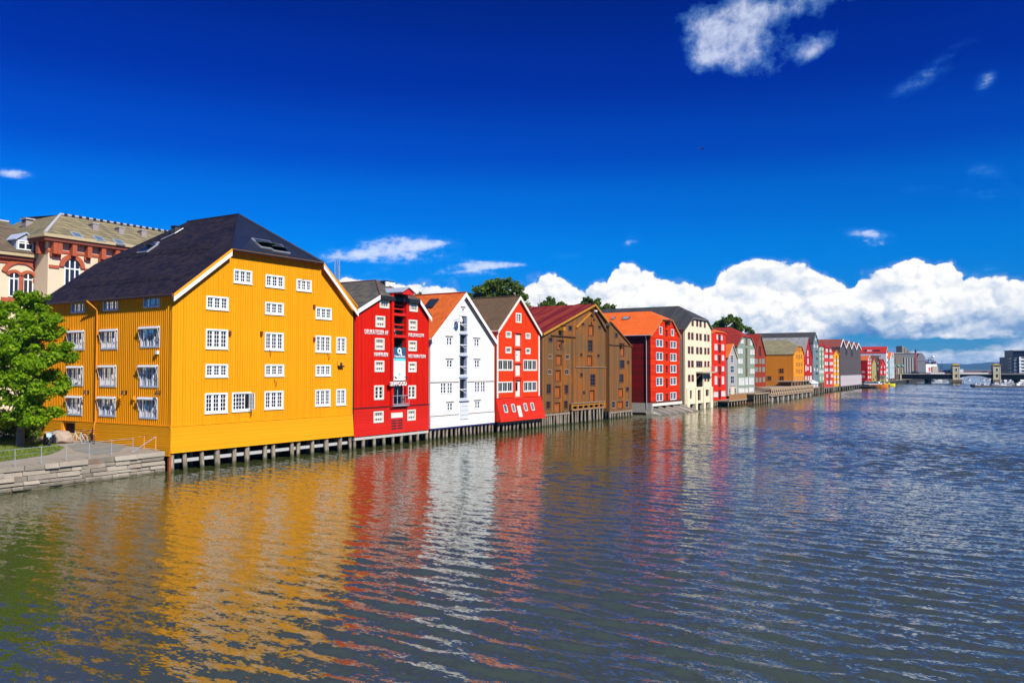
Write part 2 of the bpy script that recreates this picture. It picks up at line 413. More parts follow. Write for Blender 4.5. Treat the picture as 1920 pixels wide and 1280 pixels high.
# ------------------------------------------------------------------ wall building
def clip(poly, axis, lim, keep_less):
    out = []
    n = len(poly)
    for i in range(n):
        a, b = poly[i], poly[(i + 1) % n]
        ia = (a[axis] <= lim + 1e-9) if keep_less else (a[axis] >= lim - 1e-9)
        ib = (b[axis] <= lim + 1e-9) if keep_less else (b[axis] >= lim - 1e-9)
        if ia: out.append(a)
        if ia != ib:
            t = (lim - a[axis]) / (b[axis] - a[axis]); out.append((a[0] + t * (b[0] - a[0]), a[1] + t * (b[1] - a[1])))
    return out
def spans(lo, hi, cuts):
    out = [(lo, hi)]
    for c0, c1 in cuts:
        nx = []
        for a, b in out:
            if c1 <= a or c0 >= b: nx.append((a, b)); continue
            if c0 > a: nx.append((a, c0))
            if c1 < b: nx.append((c1, b))
        out = nx
    return [s for s in out if s[1] - s[0] > 1e-3]
def wall_panel(mb, M, poly, holes, mat, d=0.0, depth=0.7, reveal=None, inner=None):
    """polygon wall with real rectangular openings; every opening is a dark box behind the wall"""
    zs = sorted({p[1] for p in poly} | {h[1] for h in holes} | {h[3] for h in holes})
    lo, hi = min(p[1] for p in poly), max(p[1] for p in poly)
    zs = [z for z in zs if lo <= z <= hi]
    pmin, pmax = min(p[0] for p in poly), max(p[0] for p in poly)
    for z0, z1 in zip(zs, zs[1:]):
        if z1 - z0 < 1e-4: continue
        zm = (z0 + z1) / 2
        for a, b in spans(pmin, pmax, [(h[0], h[2]) for h in holes if h[1] < zm < h[3]]):
            q = clip(clip(clip(clip(poly, 1, z0, False), 1, z1, True), 0, a, False), 0, b, True)
            if len(q) >= 3: mb.face([M(p[0], d, p[1]) for p in q], mat)
    for h in holes:
        p0, q0, p1, q1 = h[:4]; dp = h[4] if len(h) > 4 else depth; rv = reveal or mat; inn = (h[5] if len(h) > 5 else None) or inner or INNER
        k = min(0.25, dp)
        for pts in (((p0, q0), (p1, q0)), ((p1, q0), (p1, q1)), ((p1, q1), (p0, q1)), ((p0, q1), (p0, q0))):
            (a, qa), (b, qb) = pts
            mb.face([M(a, d, qa), M(b, d, qb), M(b, d - k, qb), M(a, d - k, qa)], rv)
            if dp > k: mb.face([M(a, d - k, qa), M(b, d - k, qb), M(b, d - dp, qb), M(a, d - dp, qa)], inn)
        mb.face([M(p0, d - dp, q0), M(p1, d - dp, q0), M(p1, d - dp, q1), M(p0, d - dp, q1)], inn)
def prange(poly, p):
    zs = []
    n = len(poly)
    for i in range(n):
        a, b = poly[i], poly[(i + 1) % n]
        if min(a[0], b[0]) - 1e-9 <= p <= max(a[0], b[0]) + 1e-9 and abs(a[0] - b[0]) > 1e-6:
            t = (p - a[0]) / (b[0] - a[0]); zs.append(a[1] + t * (b[1] - a[1]))
    return (min(zs), max(zs)) if len(zs) >= 2 else None
def battens(mb, M, poly, cuts, pitch, w, t, mat, zmin=None, zmax=None, d=0.0):
    p0, p1 = min(p[0] for p in poly), max(p[0] for p in poly)
    n = max(2, int((p1 - p0) / pitch)); st = (p1 - p0) / n
    for i in range(n + 1):
        p = min(max(p0 + i * st, p0 + w / 2), p1 - w / 2)
        r = prange(poly, p)
        if not r: continue
        a, b = r
        if zmin is not None: a = max(a, zmin)
        if zmax is not None: b = min(b, zmax)
        for z0, z1 in spans(a, b - 0.02, [(c[1], c[3]) for c in cuts if c[0] - w < p < c[2] + w]):
            mb.mbox(M, p - w / 2, p + w / 2, d, d + t, z0, z1, mat)
def clapboards(mb, M, p0, p1, z0, z1, cuts, h, mat, d=0.0, t=0.03, lean=0.0):
    n = max(1, round((z1 - z0) / h)); h = (z1 - z0) / n
    for i in range(n):
        a, b = z0 + i * h, z0 + (i + 1) * h; zm = (a + b) / 2
        da, db = d + lean * (1 - (a - z0) / (z1 - z0)), d + lean * (1 - (b - z0) / (z1 - z0))
        for s0, s1 in spans(p0, p1, [(c[0], c[2]) for c in cuts if c[1] < zm < c[3]]):
            mb.face([M(s0, da + t, a), M(s1, da + t, a), M(s1, db + 0.004, b), M(s0, db + 0.004, b)], mat)
            mb.face([M(s0, da, a), M(s1, da, a), M(s1, da + t, a), M(s0, da + t, a)], mat)
            for e in (s0, s1): mb.face([M(e, da - 0.01, a), M(e, da + t, a), M(e, db + 0.004, b), M(e, db - 0.01, b)], mat)

class House:
    def __init__(s, name, label, cat, base, off=0.0, e=None, z=0.0):
        """base: pixel of the facade's lower left corner"""
        s.e = e or E1; s.n = out_n(s.e)
        O = RA if s.e is E1 else RB
        p = on_plane(base, O + s.n * off, s.n); s.O = Vector((p.x, p.y, 0))
        s.rz = math.atan2(s.e.y, s.e.x)
        s.root = empty(name, s.O, s.rz, label, cat)
        s.holes = {'front': [], 'left': []}; s.cuts = {'front': [], 'left': []}
        s.W = s.L = None; s.lift = 0.06; s.oh = 0.3; s.ov = 0.2
    def loc(s, P):
        d = P - s.O; return Vector((d.dot(s.e), -d.dot(s.n), P.z))
    def wld(s, u, y, z): return s.O + s.e * u - s.n * y + Vector((0, 0, z))
    def uz(s, p, d=0.0):
        q = s.loc(on_plane(p, s.O + s.n * d, s.n)); return (q.x, q.z)
    def sz(s, p, d=0.0):
        q = s.loc(on_plane(p, s.O - s.e * d, s.e)); return (q.y, q.z)
    def rect(s, sh, x0, y0, x1, y1, face='front', d=0.0):
        f = s.uz if face == 'front' else s.sz
        ym, xm = (y0 + y1) / 2, (x0 + x1) / 2
        a = sorted((f(px(sh, x0, ym), d)[0], f(px(sh, x1, ym), d)[0])); b = sorted((f(px(sh, xm, y0), d)[1], f(px(sh, xm, y1), d)[1]))
        return (a[0], b[0], a[1], b[1])
    def M(s, face): return FR if face == 'front' else LF
    # --- parts
    def window(s, r, face='front', frame=None, cw=0.11, ncas=1, cols=2, rows=2, mw=0.09, tw=0.035, curtain=0.5, out=0.05, rail=None, depth=0.7, d=0.0, name='window', sill=False, pane=None, behind=None):
        frame = frame or WHITE; M = s.M(face); p0, q0, p1, q1 = r
        hole = (p0 + cw, q0 + cw, p1 - cw, q1 - cw)
        s.holes[face].append(hole + (depth, behind)); s.cuts[face].append(r)
        mb = MB()
        a, b = d - 0.03, d + out
        mb.mbox(M, p0, p1, a, b, q1 - cw, q1, frame); mb.mbox(M, p0, p1, a, b, q0, q0 + cw, frame)
        mb.mbox(M, p0, p0 + cw, a, b, q0 + cw, q1 - cw, frame); mb.mbox(M, p1 - cw, p1, a, b, q0 + cw, q1 - cw, frame)
        if sill: mb.mbox(M, p0 - 0.04, p1 + 0.04, d, d + out + 0.05, q0 - 0.06, q0 - 0.002, frame)
        h0, z0, h1, z1 = hole
        cwid = (h1 - h0 - (ncas - 1) * mw) / ncas
        for i in range(ncas):
            x0 = h0 + i * (cwid + mw); x1 = x0 + cwid
            if i: mb.mbox(M, x0 - mw, x0, d - 0.09, d + 0.01, z0, z1, frame)
            st = min(0.05, cwid * 0.09)
            mb.mbox(M, x0, x0 + st, d - 0.085, d - 0.015, z0, z1, frame); mb.mbox(M, x1 - st, x1, d - 0.085, d - 0.015, z0, z1, frame)
            mb.mbox(M, x0 + st, x1 - st, d - 0.085, d - 0.015, z0, z0 + st, frame); mb.mbox(M, x0 + st, x1 - st, d - 0.085, d - 0.015, z1 - st, z1, frame)
            for c in range(1, cols):
                x = x0 + c * cwid / cols; mb.mbox(M, x - tw / 2, x + tw / 2, d - 0.075, d - 0.03, z0 + st, z1 - st, frame)
            for k in range(1, rows):
                zz = z0 + k * (z1 - z0) / rows; t2 = rail if (rail and rows == 2) else tw
                mb.mbox(M, x0 + st, x1 - st, d - 0.072, d - 0.032, zz - t2 / 2, zz + t2 / 2, frame)
        w = mb.build(name, s.root)
        g = MB(); g.face([M(h0, d - 0.06, z0), M(h1, d - 0.06, z0), M(h1, d - 0.06, z1), M(h0, d - 0.06, z1)], pane or GLASS); g.build('pane', w)
        if random.random() < curtain:
            n = 10; full = random.random() < 0.35
            wl = (h1 - h0)
            rng = [(h0, h1)] if full else [(h0, h0 + wl * random.uniform(0.15, 0.38)), (h1 - wl * random.uniform(0.15, 0.38), h1)]
            zt = z0 + (z1 - z0) * (random.choice([0.0, 0.0, 0.3]))
            for xa, xb in rng:
                c = MB()
                for i in range(n):
                    xx0, xx1 = xa + (xb - xa) * i / n, xa + (xb - xa) * (i + 1) / n
                    o0, o1 = (0.03 if i % 2 else 0), (0 if i % 2 else 0.03)
                    c.face([M(xx0, d - 0.16 - o0, zt), M(xx1, d - 0.16 - o1, zt), M(xx1, d - 0.16 - o1, z1), M(xx0, d - 0.16 - o0, z1)], CURT)
                c.build('curtain', w)
        return w
    def flatwin(s, r, face='front', frame=None, pane=None, cw=0.1, cols=2, rows=2, tw=0.05, d=0.0, name='window'):
        """small far-off window: surround and glazing bars in front of a pane set into the wall"""
        frame = frame or WHITE; M = s.M(face); p0, q0, p1, q1 = r; cw = min(cw, (p1 - p0) * 0.2)
        mb = MB(); a, b = d - 0.02, d + 0.06
        mb.mbox(M, p0, p1, a, b, q1 - cw, q1, frame); mb.mbox(M, p0, p1, a, b, q0, q0 + cw, frame)
        mb.mbox(M, p0, p0 + cw, a, b, q0 + cw, q1 - cw, frame); mb.mbox(M, p1 - cw, p1, a, b, q0 + cw, q1 - cw, frame)
        for c in range(1, cols):
            x = p0 + c * (p1 - p0) / cols; mb.mbox(M, x - tw / 2, x + tw / 2, a, d + 0.04, q0 + cw, q1 - cw, frame)
        for k in range(1, rows):
            z = q0 + k * (q1 - q0) / rows; mb.mbox(M, p0 + cw, p1 - cw, a, d + 0.035, z - tw / 2, z + tw / 2, frame)
        w = mb.build(name, s.root)
        g = MB(); g.face([M(p0 + cw, d + 0.012, q0 + cw), M(p1 - cw, d + 0.012, q0 + cw), M(p1 - cw, d + 0.012, q1 - cw), M(p0 + cw, d + 0.012, q1 - cw)], pane or DARKPANE); g.build('pane', w)
        return w
    def door(s, r, mat, frame=None, face='front', cw=0.08, d=0.0, name='door', label=None, recess=0.12):
        M = s.M(face); p0, q0, p1, q1 = r
        s.holes[face].append((p0 + cw, q0 + cw, p1 - cw, q1 - cw, 0.3)); s.cuts[face].append(r)
        mb = MB()
        if frame:
            a, b = d - 0.03, d + 0.05
            mb.mbox(M, p0, p1, a, b, q1 - cw, q1, frame); mb.mbox(M, p0, p1, a, b, q0, q0 + cw, frame)
            mb.mbox(M, p0, p0 + cw, a, b, q0 + cw, q1 - cw, frame); mb.mbox(M, p1 - cw, p1, a, b, q0 + cw, q1 - cw, frame)
        n = 5; w = (p1 - p0 - 2 * cw) / n
        for i in range(n): mb.mbox(M, p0 + cw + i * w + 0.006, p0 + cw + (i + 1) * w - 0.006, d - recess - 0.06, d - recess + 0.01 * (i % 2), q0 + cw, q1 - cw, mat)
        for zz in (0.2, 0.8): mb.mbox(M, p0 + cw, p1 - cw, d - recess, d - recess + 0.04, q0 + (q1 - q0) * zz - 0.06, q0 + (q1 - q0) * zz + 0.06, mat)
        o = mb.build(name, s.root)
        if label: o['label'] = label
        return o
    def part(s, name, mb): return mb.build(name, s.root)
    def boxpart(s, name, r, d0, d1, mat, face='front'):
        mb = MB(); mb.mbox(s.M(face), r[0], r[2], d0, d1, r[1], r[3], mat); return mb.build(name, s.root)
    def piles(s, n, u0=0.0, u1=None, zt=None, d=-0.25, r=0.16, rows=2, beam=True, jit=0.5, beam_mat=None):
        u1 = s.W if u1 is None else u1; zt = s.zb if zt is None else zt
        for k in range(rows):
            m = n if k == 0 else max(2, n - 2)
            for i in range(m):
                u = u0 + 0.2 + (u1 - u0 - 0.4) * (i + (random.uniform(-0.3, 0.3) * jit if 0 < i < m - 1 else 0)) / (m - 1)
                rr = r * random.uniform(0.8, 1.15); dx, dy = random.uniform(-0.17, 0.17), random.uniform(-0.10, 0.10)
                dd = d - 1.7 * k
                mb = MB(); mb.tube(FR(u + dx, dd + dy, -1.2), FR(u, dd, zt - 0.02), rr * 1.1, rr, PILE, 9); mb.build('pile', s.root)
        if beam:
            mb = MB(); bm = beam_mat or PILE
            mb.mbox(FR, u0 + 0.05, u1 - 0.05, d - 0.12, d + 0.17, zt - 0.30, zt - 0.06, bm); mb.build('beam', s.root)
    def shape(s, prof, L, wall, top=None):
        """prof: facade outline, lower left corner first, clockwise over the top; L: depth of the block"""
        s.prof = prof; s.L = L; s.wall = wall; s.W = max(p[0] for p in prof); s.zb = prof[0][1]
    def body(s, extra=None, front=True, sides=True, left_poly=None, side_mat=None, reveal=None):
        mb = MB(); P, L = s.prof, s.L; sm = side_mat or s.wall
        if front: wall_panel(mb, FR, P, s.holes['front'], s.wall, reveal=reveal)
        # left flank, right flank, back and floor
        lp = left_poly or [(0, P[0][1]), (0, P[1][1]), (L, P[1][1]), (L, P[0][1])]
        wall_panel(mb, lambda a, d, z: (P[0][0] - d, a, z), lp, s.holes['left'], sm, reveal=reveal)
        q = P[-2]
        mb.face([(P[-1][0], 0, P[-1][1]), (P[-1][0], L, P[-1][1]), (q[0], L, q[1]), (q[0], 0, q[1])], sm)
        mb.face([(p[0], L, p[1]) for p in P], sm)
        mb.face([(P[0][0], 0, P[0][1]), (P[-1][0], 0, P[-1][1]), (P[-1][0], L, P[-1][1]), (P[0][0], L, P[0][1])], INNER)
        if extra: extra(mb)
        return mb.build('wall', s.root)
    def solve_y(s, u, z, xpix):
        """how far back the point (u, z) must lie to appear at column xpix"""
        lo, hi = -1.0, 40.0
        def col(y):
            P = s.wld(u, y, z) - CAM; c, sn = math.cos(PITCH), math.sin(PITCH)
            return 960 + F_PX * P.x / (P.y * c + P.z * sn)
        for _ in range(50):
            m = (lo + hi) / 2
            if (col(m) > xpix): lo = m
            else: hi = m
        return (lo + hi) / 2
    def roof(s, mat, hipmat=None, oh=0.3, ov=0.25, th=0.16, lift=0.06, ridge_x=None, dr=None, back_hip=False, under=None, ridge=None, name='roof'):
        """gable roof, or half-hipped when the outline has five corners besides the base"""
        P, L = s.prof, s.L; hip = len(P) == 6; under = under or mat
        LE, RE = P[1], P[-2]
        mb = MB()
        up = lambda u, y, z: (u, y, z + lift)
        if not hip:
            A = P[2]
            def ext(a, b):
                du, dz = a[0] - b[0], a[1] - b[1]; k = ov / max(abs(du), 0.3); return (a[0] + du * k, a[1] + dz * k)
            l, r = ext(LE, A), ext(RE, A)
            mb.slab([up(l[0], -oh, l[1]), up(A[0], -oh, A[1]), up(A[0], L + oh, A[1]), up(l[0], L + oh, l[1])], th, mat, under)
            mb.slab([up(A[0], -oh, A[1]), up(r[0], -oh, r[1]), up(r[0], L + oh, r[1]), up(A[0], L + oh, A[1])], th, mat, under)
            s.apex = A; s.dr = -oh
        else:
            HL, HR = P[2], P[3]; zh = (HL[1] + HR[1]) / 2
            HL = (HL[0], zh); HR = (HR[0], zh)
            sl_ = (HL[1] - LE[1]) / (HL[0] - LE[0]); sr = (HR[1] - RE[1]) / (HR[0] - RE[0])
            u = (RE[1] - LE[1] + sl_ * LE[0] - sr * RE[0]) / (sl_ - sr); z = LE[1] + sl_ * (u - LE[0])
            if dr is None: dr = s.solve_y(u, z, ridge_x) if ridge_x else (z - zh) * 0.9
            s.apex = (u, z); s.dr = dr
            l = (LE[0] - ov, LE[1] - ov * sl_); r = (RE[0] + ov, RE[1] - ov * sr)
            # the hip starts a little lower, where it overhangs
            k = oh * (z - zh) / (dr + 1e-6) if dr > 0.5 else 0.0; k = min(k, 0.5)
            hl = (HL[0] - k / sl_, zh - k); hr = (HR[0] - k / sr, zh - k)
            bk = L - dr if back_hip else L + oh
            lpoly = [up(l[0], -oh, l[1]), up(hl[0], -oh, hl[1]), up(u, dr, z), up(u, bk, z)]
            rpoly = [up(u, bk, z), up(u, dr, z), up(hr[0], -oh, hr[1]), up(r[0], -oh, r[1])]
            if back_hip: lpoly += [up(hl[0], L + oh, hl[1])]; rpoly = [up(hr[0], L + oh, hr[1])] + rpoly
            lpoly += [up(l[0], L + oh, l[1])]; rpoly = [up(r[0], L + oh, r[1])] + rpoly
            mb.slab(lpoly, th, mat, under); mb.slab(rpoly, th, mat, under)
            mb.slab([up(hl[0], -oh, hl[1]), up(hr[0], -oh, hr[1]), up(u, dr, z)], th, hipmat or mat, under)
            s.hl, s.hr = hl, hr
        A, dr_ = s.apex, s.dr
        o = mb.build(name, s.root)
        if ridge:
            rb = MB(); bk = L - dr_ if back_hip else L + oh
            rb.tube((A[0], dr_, A[1] + lift), (A[0], bk, A[1] + lift), 0.11, 0.11, ridge, 8)
            if hip:
                rb.tube((s.hl[0], -oh, s.hl[1] + lift), (A[0], dr_, A[1] + lift), 0.09, 0.09, ridge, 8)
                rb.tube((s.hr[0], -oh, s.hr[1] + lift), (A[0], dr_, A[1] + lift), 0.09, 0.09, ridge, 8)
            rb.build('ridge_cap', o)
        s.oh, s.ov, s.lift = oh, ov, lift
        return o
    def rake(s, a, b, mat, h=0.28, d0=None, d1=None, name='bargeboard', drop=0.0, face='front'):
        """sloping board under the verge from a to b (facade coordinates)"""
        d0 = s.oh if d0 is None else d0; d1 = d0 + 0.05 if d1 is None else d1; M = s.M(face)
        z = s.lift - drop
        mb = MB(); mb.hexa([M(a[0], d0, a[1] + z - h), M(b[0], d0, b[1] + z - h), M(b[0], d1, b[1] + z - h), M(a[0], d1, a[1] + z - h),
                            M(a[0], d0, a[1] + z), M(b[0], d0, b[1] + z), M(b[0], d1, b[1] + z), M(a[0], d1, a[1] + z)], mat)
        return mb.build(name, s.root)
    def rakes(s, mat, h=0.28, **k):
        P = s.prof
        def ext(a, b): 
            du, dz = a[0] - b[0], a[1] - b[1]; kk = s.ov / max(abs(du), 0.3); return (a[0] + du * kk, a[1] + dz * kk)
        tl, tr = (s.hl, s.hr) if len(P) == 6 else (P[2], P[2])
        s.rake(ext(P[1], P[2]), tl, mat, h, **k); s.rake(tr, ext(P[-2], P[-3]), mat, h, **k)
    def slope_pt(s, p, side='left', up_=0.0):
        """where a line of sight meets a roof slope, in house coordinates"""
        A = s.apex; e = s.prof[1] if side == 'left' else s.prof[-2]
        if side == 'hip':
            p1, p2, p3 = Vector((s.hl[0], -s.oh, s.hl[1])), Vector((s.hr[0], -s.oh, s.hr[1])), Vector((A[0], s.dr, A[1])); nn = (p2 - p1).cross(p3 - p1).normalized(); q0 = p1
        else:
            nn = Vector((-(A[1] - e[1]), 0, A[0] - e[0])).normalized(); q0 = Vector((A[0], 0, A[1]))
        q0 = q0 + Vector((0, 0, s.lift + up_))
        wn = s.e * nn.x - s.n * nn.y + Vector((0, 0, nn.z))
        return s.loc(on_plane(p, s.wld(*q0), wn)), nn
def outline(H, sh, BL, LE, tops, RE, BR, sym=True, zb=None):
    g = lambda t: H.uz(px(sh, *t))
    bl, le, re, br = g(BL), g(LE), g(RE), g(BR); tp = [g(t) for t in tops]
    z0 = (bl[1] + br[1]) / 2 if zb is None else zb
    W = (re[0] + br[0]) / 2
    if sym: m = (le[1] + re[1]) / 2; le, re = (0, m), (W, m)
    else: le, re = (0, le[1]), (W, re[1])
    if len(tp) == 2: m = (tp[0][1] + tp[1][1]) / 2; tp = [(tp[0][0], m), (tp[1][0], m)]
    return [(0, z0), le] + tp + [re, (W, z0)]
def text_mesh(s, text, r, d, mat, name='lettering', t=0.04, face='front', bold=0.02):
    """built-in font turned into a mesh, fitted into the rectangle r on the facade"""
    cu = bpy.data.curves.new('lettering', 'FONT'); cu.body = text; cu.extrude = 0.5; cu.offset = bold; cu.resolution_u = 3
    ob = bpy.data.objects.new('lettering', cu); COL.objects.link(ob)
    bpy.context.view_layer.update()
    dg = bpy.context.evaluated_depsgraph_get(); me = bpy.data.meshes.new_from_object(ob.evaluated_get(dg))
    bpy.data.objects.remove(ob); bpy.data.curves.remove(cu)
    xs = [v.co.x for v in me.vertices]; ys = [v.co.y for v in me.vertices]
    x0, x1, y0, y1 = min(xs), max(xs), min(ys), max(ys); M = s.M(face)
    for v in me.vertices:
        u = r[0] + (v.co.x - x0) / (x1 - x0) * (r[2] - r[0]); z = r[1] + (v.co.y - y0) / (y1 - y0) * (r[3] - r[1]); w = d + t * (v.co.z + 0.5)
        v.co = M(u, w, z)
    me.materials.clear(); me.materials.append(mat)
    o = bpy.data.objects.new(name, me); COL.objects.link(o); o.parent = s.root
    return o

# ================================================================== 1 the yellow warehouse
YEL = (0.80, 0.325, 0.006)
def yellow_house():
    M_ = clad('yellow_boards', YEL, 'v', 0.22, gap=False, wear=0.12); MH = clad('yellow_lying_boards', (0.80, 0.335, 0.007), 'h', 0.14, gap=False, wear=0.10)
    SL = slates('black_slate', (0.010, 0.008, 0.013), (0.040, 0.028, 0.034), 0.34, 0.34, 0.55, 0.6, 0.15, mortar=0.7)
    GT = pantiles('black_glazed_tile', (0.010, 0.011, 0.020), (0.022, 0.024, 0.036), 0.27, 0.34, 0.6, 0.12, 0.9, across='x')
    H = House('yellow_warehouse', 'big mustard yellow wooden warehouse on piles with black hipped roof', 'warehouse', (319.7, 850.8))
    prof = outline(H, 'Z0', (319.7, 850.8), (324.4, 546), [(436, 459.5), (594.5, 489)], (661.5, 581), (659.5, 815.2), sym=True)
    H.shape(prof, 17.6, M_)
    zband = (H.uz((319.7, 800.5))[1] + H.uz((659, 775.8))[1]) / 2
    for r, rows in [((437.7, 506.1, 472.2, 531.3), 3), ((497.4, 516.1, 532.5, 539), 3), ((555.3, 524.2, 583.7, 545.7), 3), ((386.3, 555.7, 428, 580.4), 3), ((496.6, 567, 531.5, 589.4), 3),
                    ((591.4, 576.6, 621.3, 598.1), 3), ((385.3, 617, 426.9, 653.7), 4), ((496.2, 623.3, 531.2, 656.3), 4), ((591, 629.2, 619.8, 660), 4), ((384.7, 682.3, 426.9, 706.6), 3),
                    ((496.2, 682.9, 531.9, 704.9), 3), ((591, 683.9, 619.8, 704.5), 3), ((383.6, 736.4, 426.2, 773.8), 4), ((495.4, 732.7, 530.8, 766.4), 4), ((590.5, 729.8, 619, 760.7), 4)]:
        H.window(H.rect('Z0', *r), cw=0.13, ncas=3, cols=2, rows=rows, mw=0.13, tw=0.045, curtain=0.65, sill=True)
    for r in ((630.3, 632, 648.5, 661), (630, 729, 647.9, 759)):
        H.window(H.rect('Z0', *r), cw=0.13, ncas=2, cols=2, rows=4, mw=0.13, tw=0.045, curtain=0.5, sill=True)
    # the window with its right casement standing open
    r = H.rect('Z0', 434.5, 734.9, 470.6, 770.5); w3 = (r[2] - r[0]) / 3
    w = H.window(r, cw=0.13, ncas=1, cols=1, rows=1, curtain=0.0, sill=True); mb = MB()
    for i in range(2):
        for (a, b) in ((r[0] + 0.13 + i * (w3 - 0.06), r[0] + 0.13 + (i + 1) * (w3 - 0.06)),):
            for k in range(3):
                x = a + (b - a) * k / 2; mb.mbox(FR, x - 0.035, x + 0.035, -0.09, -0.02, r[1] + 0.13, r[3] - 0.13, WHITE)
            for k in range(5):
                z = r[1] + 0.13 + (r[3] - r[1] - 0.26) * k / 4; mb.mbox(FR, a, b, -0.08, -0.03, z - 0.025, z + 0.025, WHITE)
    mb.build('fixed_sash', w)
    mb = MB(); xh = r[2] - 0.13
    for k in range(3):
        d = 0.02 + k * (w3 - 0.12) / 2; mb.mbox(FR, xh - 0.05, xh, d, d + 0.06, r[1] + 0.13, r[3] - 0.13, WHITE)
    for k in range(5):
        z = r[1] + 0.13 + (r[3] - r[1] - 0.26) * k / 4; mb.mbox(FR, xh - 0.045, xh - 0.005, 0.0, w3 - 0.06, z - 0.025, z + 0.025, WHITE)
    mb.mbox(FR, xh - 0.03, xh - 0.022, 0.02, w3 - 0.08, r[1] + 0.14, r[3] - 0.14, GREYP); mb.build('open_sash', w)
    # ---- flank windows
    S = lambda *r: H.rect('Z0', *r, face='left')
    AW = plain('awning_cloth', (0.74, 0.74, 0.74), 0.8, 0, 0.1, 3); BLUF = plain('blue_grey_frame', (0.50, 0.54, 0.64), 0.6, 0, 0.06, 3)
    for r in ((134, 566.2, 159.4, 586.6), (194, 559.5, 222.4, 582.5), (270, 551.5, 300.6, 576.5)):
        H.window(S(*r), 'left', frame=BLUF, cw=0.11, ncas=3, cols=2, rows=2, mw=0.12, tw=0.04, curtain=0.9)
    for r in ((128.8, 620, 158.8, 656.5), (190, 617.5, 221, 655.2), (263.5, 612.5, 300, 651.8), (128.8, 686.3, 156.2, 723.5), (187.3, 685, 218.6, 725.4), (262.4, 684.5, 297, 726.4),
              (127.5, 742, 154.6, 778.5), (186, 743.4, 217.3, 781), (261.6, 744.8, 295.6, 785)):
        q = S(*r); q = (q[0], q[1], q[2], q[3] - 0.05)
        w = H.window(q, 'left', frame=BLUF, cw=0.11, ncas=3, cols=2, rows=3, mw=0.12, tw=0.04, curtain=0.95)
        mb = MB(); a, b, zt = q[0] - 0.02, q[2] + 0.02, q[3] + 0.02; p = 0.26; dz = 0.16
        mb.mbox(LF, a, b, 0.06, 0.18, zt - 0.07, zt + 0.06, AW)                                         # cassette
        mb.hexa([LF(a, 0.10, zt - 0.03), LF(b, 0.10, zt - 0.03), LF(b, p, zt - dz * 0.55), LF(a, p, zt - dz * 0.55), LF(a, 0.10, zt + 0.02), LF(b, 0.10, zt + 0.02), LF(b, p, zt - dz * 0.55 + 0.04), LF(a, p, zt - dz * 0.55 + 0.04)], AW)
        mb.mbox(LF, a, b, p - 0.015, p + 0.02, zt - dz * 0.55 - 0.05, zt - dz * 0.55 + 0.01, AW)
        for e in (a, b): mb.tube(LF(e, p, zt - dz * 0.6), LF(e, 0.06, zt - 0.95), 0.016, 0.016, WHITE, 6)
        mb.build('awning', H.root)
    # door on the flank
    rd = S(117, 788.5, 143.5, 815); H.door(rd, clad('ochre_door', (0.42, 0.15, 0.02), 'v', 0.15), plain('ochre_frame', (0.75, 0.30, 0.02), 0.7), 'left', cw=0.16, recess=0.35)
    # ---- walls
    L = H.L; P = H.prof; W = H.W
    lp = [(0, P[0][1]), (0, P[1][1]), (L, P[1][1]), (L, P[0][1])]
    zbl = zband
    def extra(mb):
        battens(mb, FR, P, H.cuts['front'], 0.24, 0.055, 0.032, M_, zmin=zband + 0.02)
        battens(mb, LF, lp, H.cuts['left'], 0.24, 0.055, 0.032, M_, zmin=zband + 0.02)
    H.body(extra)
    mb = MB(); clapboards(mb, FR, -0.1, W + 0.05, P[0][1], zband, [], 0.145, MH, d=0.03, lean=0.14, t=0.05)
    clapboards(mb, LF, -0.14, L, P[0][1] - 0.2, zband, [rd], 0.145, MH, d=0.03, lean=0.10, t=0.05)
    mb.mbox(FR, -0.06, W + 0.05, 0.0, 0.10, zband - 0.03, zband + 0.03, M_); mb.mbox(LF, 0.0, L, 0.0, 0.09, zband - 0.03, zband + 0.03, M_)
    H.part('base_cladding', mb)
    mb = MB()
    mb.mbox(FR, -0.034, 0.12, 0.0, 0.045, zband + 0.03, P[1][1] - 0.1, M_); mb.mbox(LF, -0.04, 0.12, 0.0, 0.04, zband + 0.03, P[1][1] - 0.1, M_); mb.mbox(FR, W - 0.12, W + 0.02, 0.0, 0.045, zband + 0.03, P[-2][1] - 0.1, M_)
    H.part('corner_board', mb)
    # ---- roof
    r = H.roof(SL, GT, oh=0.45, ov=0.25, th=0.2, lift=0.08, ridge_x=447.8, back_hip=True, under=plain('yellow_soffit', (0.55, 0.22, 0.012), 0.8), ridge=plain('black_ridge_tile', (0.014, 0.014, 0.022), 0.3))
    YB = plain('yellow_board', YEL, 0.6, 0, 0.06)
    H.rakes(YB, 0.26, name='bargeboard'); H.rakes(WHITE, 0.34, d0=H.oh + 0.003, d1=H.oh + 0.075, drop=0.24, name='white_bargeboard')
    # gutters
    mb = MB(); A = P[1]; z = H.hl[1] + H.lift - 0.12
    sl_ = (H.hl[1] - P[1][1]) / H.hl[0]; ze = P[1][1] - H.ov * sl_ + H.lift - 0.10
    mb.tube((-H.ov - 0.07, -0.3, ze), (-H.ov - 0.07, L + 0.3, ze), 0.08, 0.08, BLACK, 8); mb.build('eaves_gutter', H.root)
    mb = MB(); mb.tube((H.hl[0] + 0.1, -H.oh - 0.07, z), (H.hr[0] - 0.1, -H.oh - 0.07, z), 0.09, 0.09, BLACK, 8); mb.build('hip_gutter', H.root)
    # downpipe on the flank
    s0 = H.sz((183.8, 640))[0]; s1 = H.sz((174.6, 565))[0]; OP = plain('ochre_pipe', (0.62, 0.22, 0.008), 0.6)
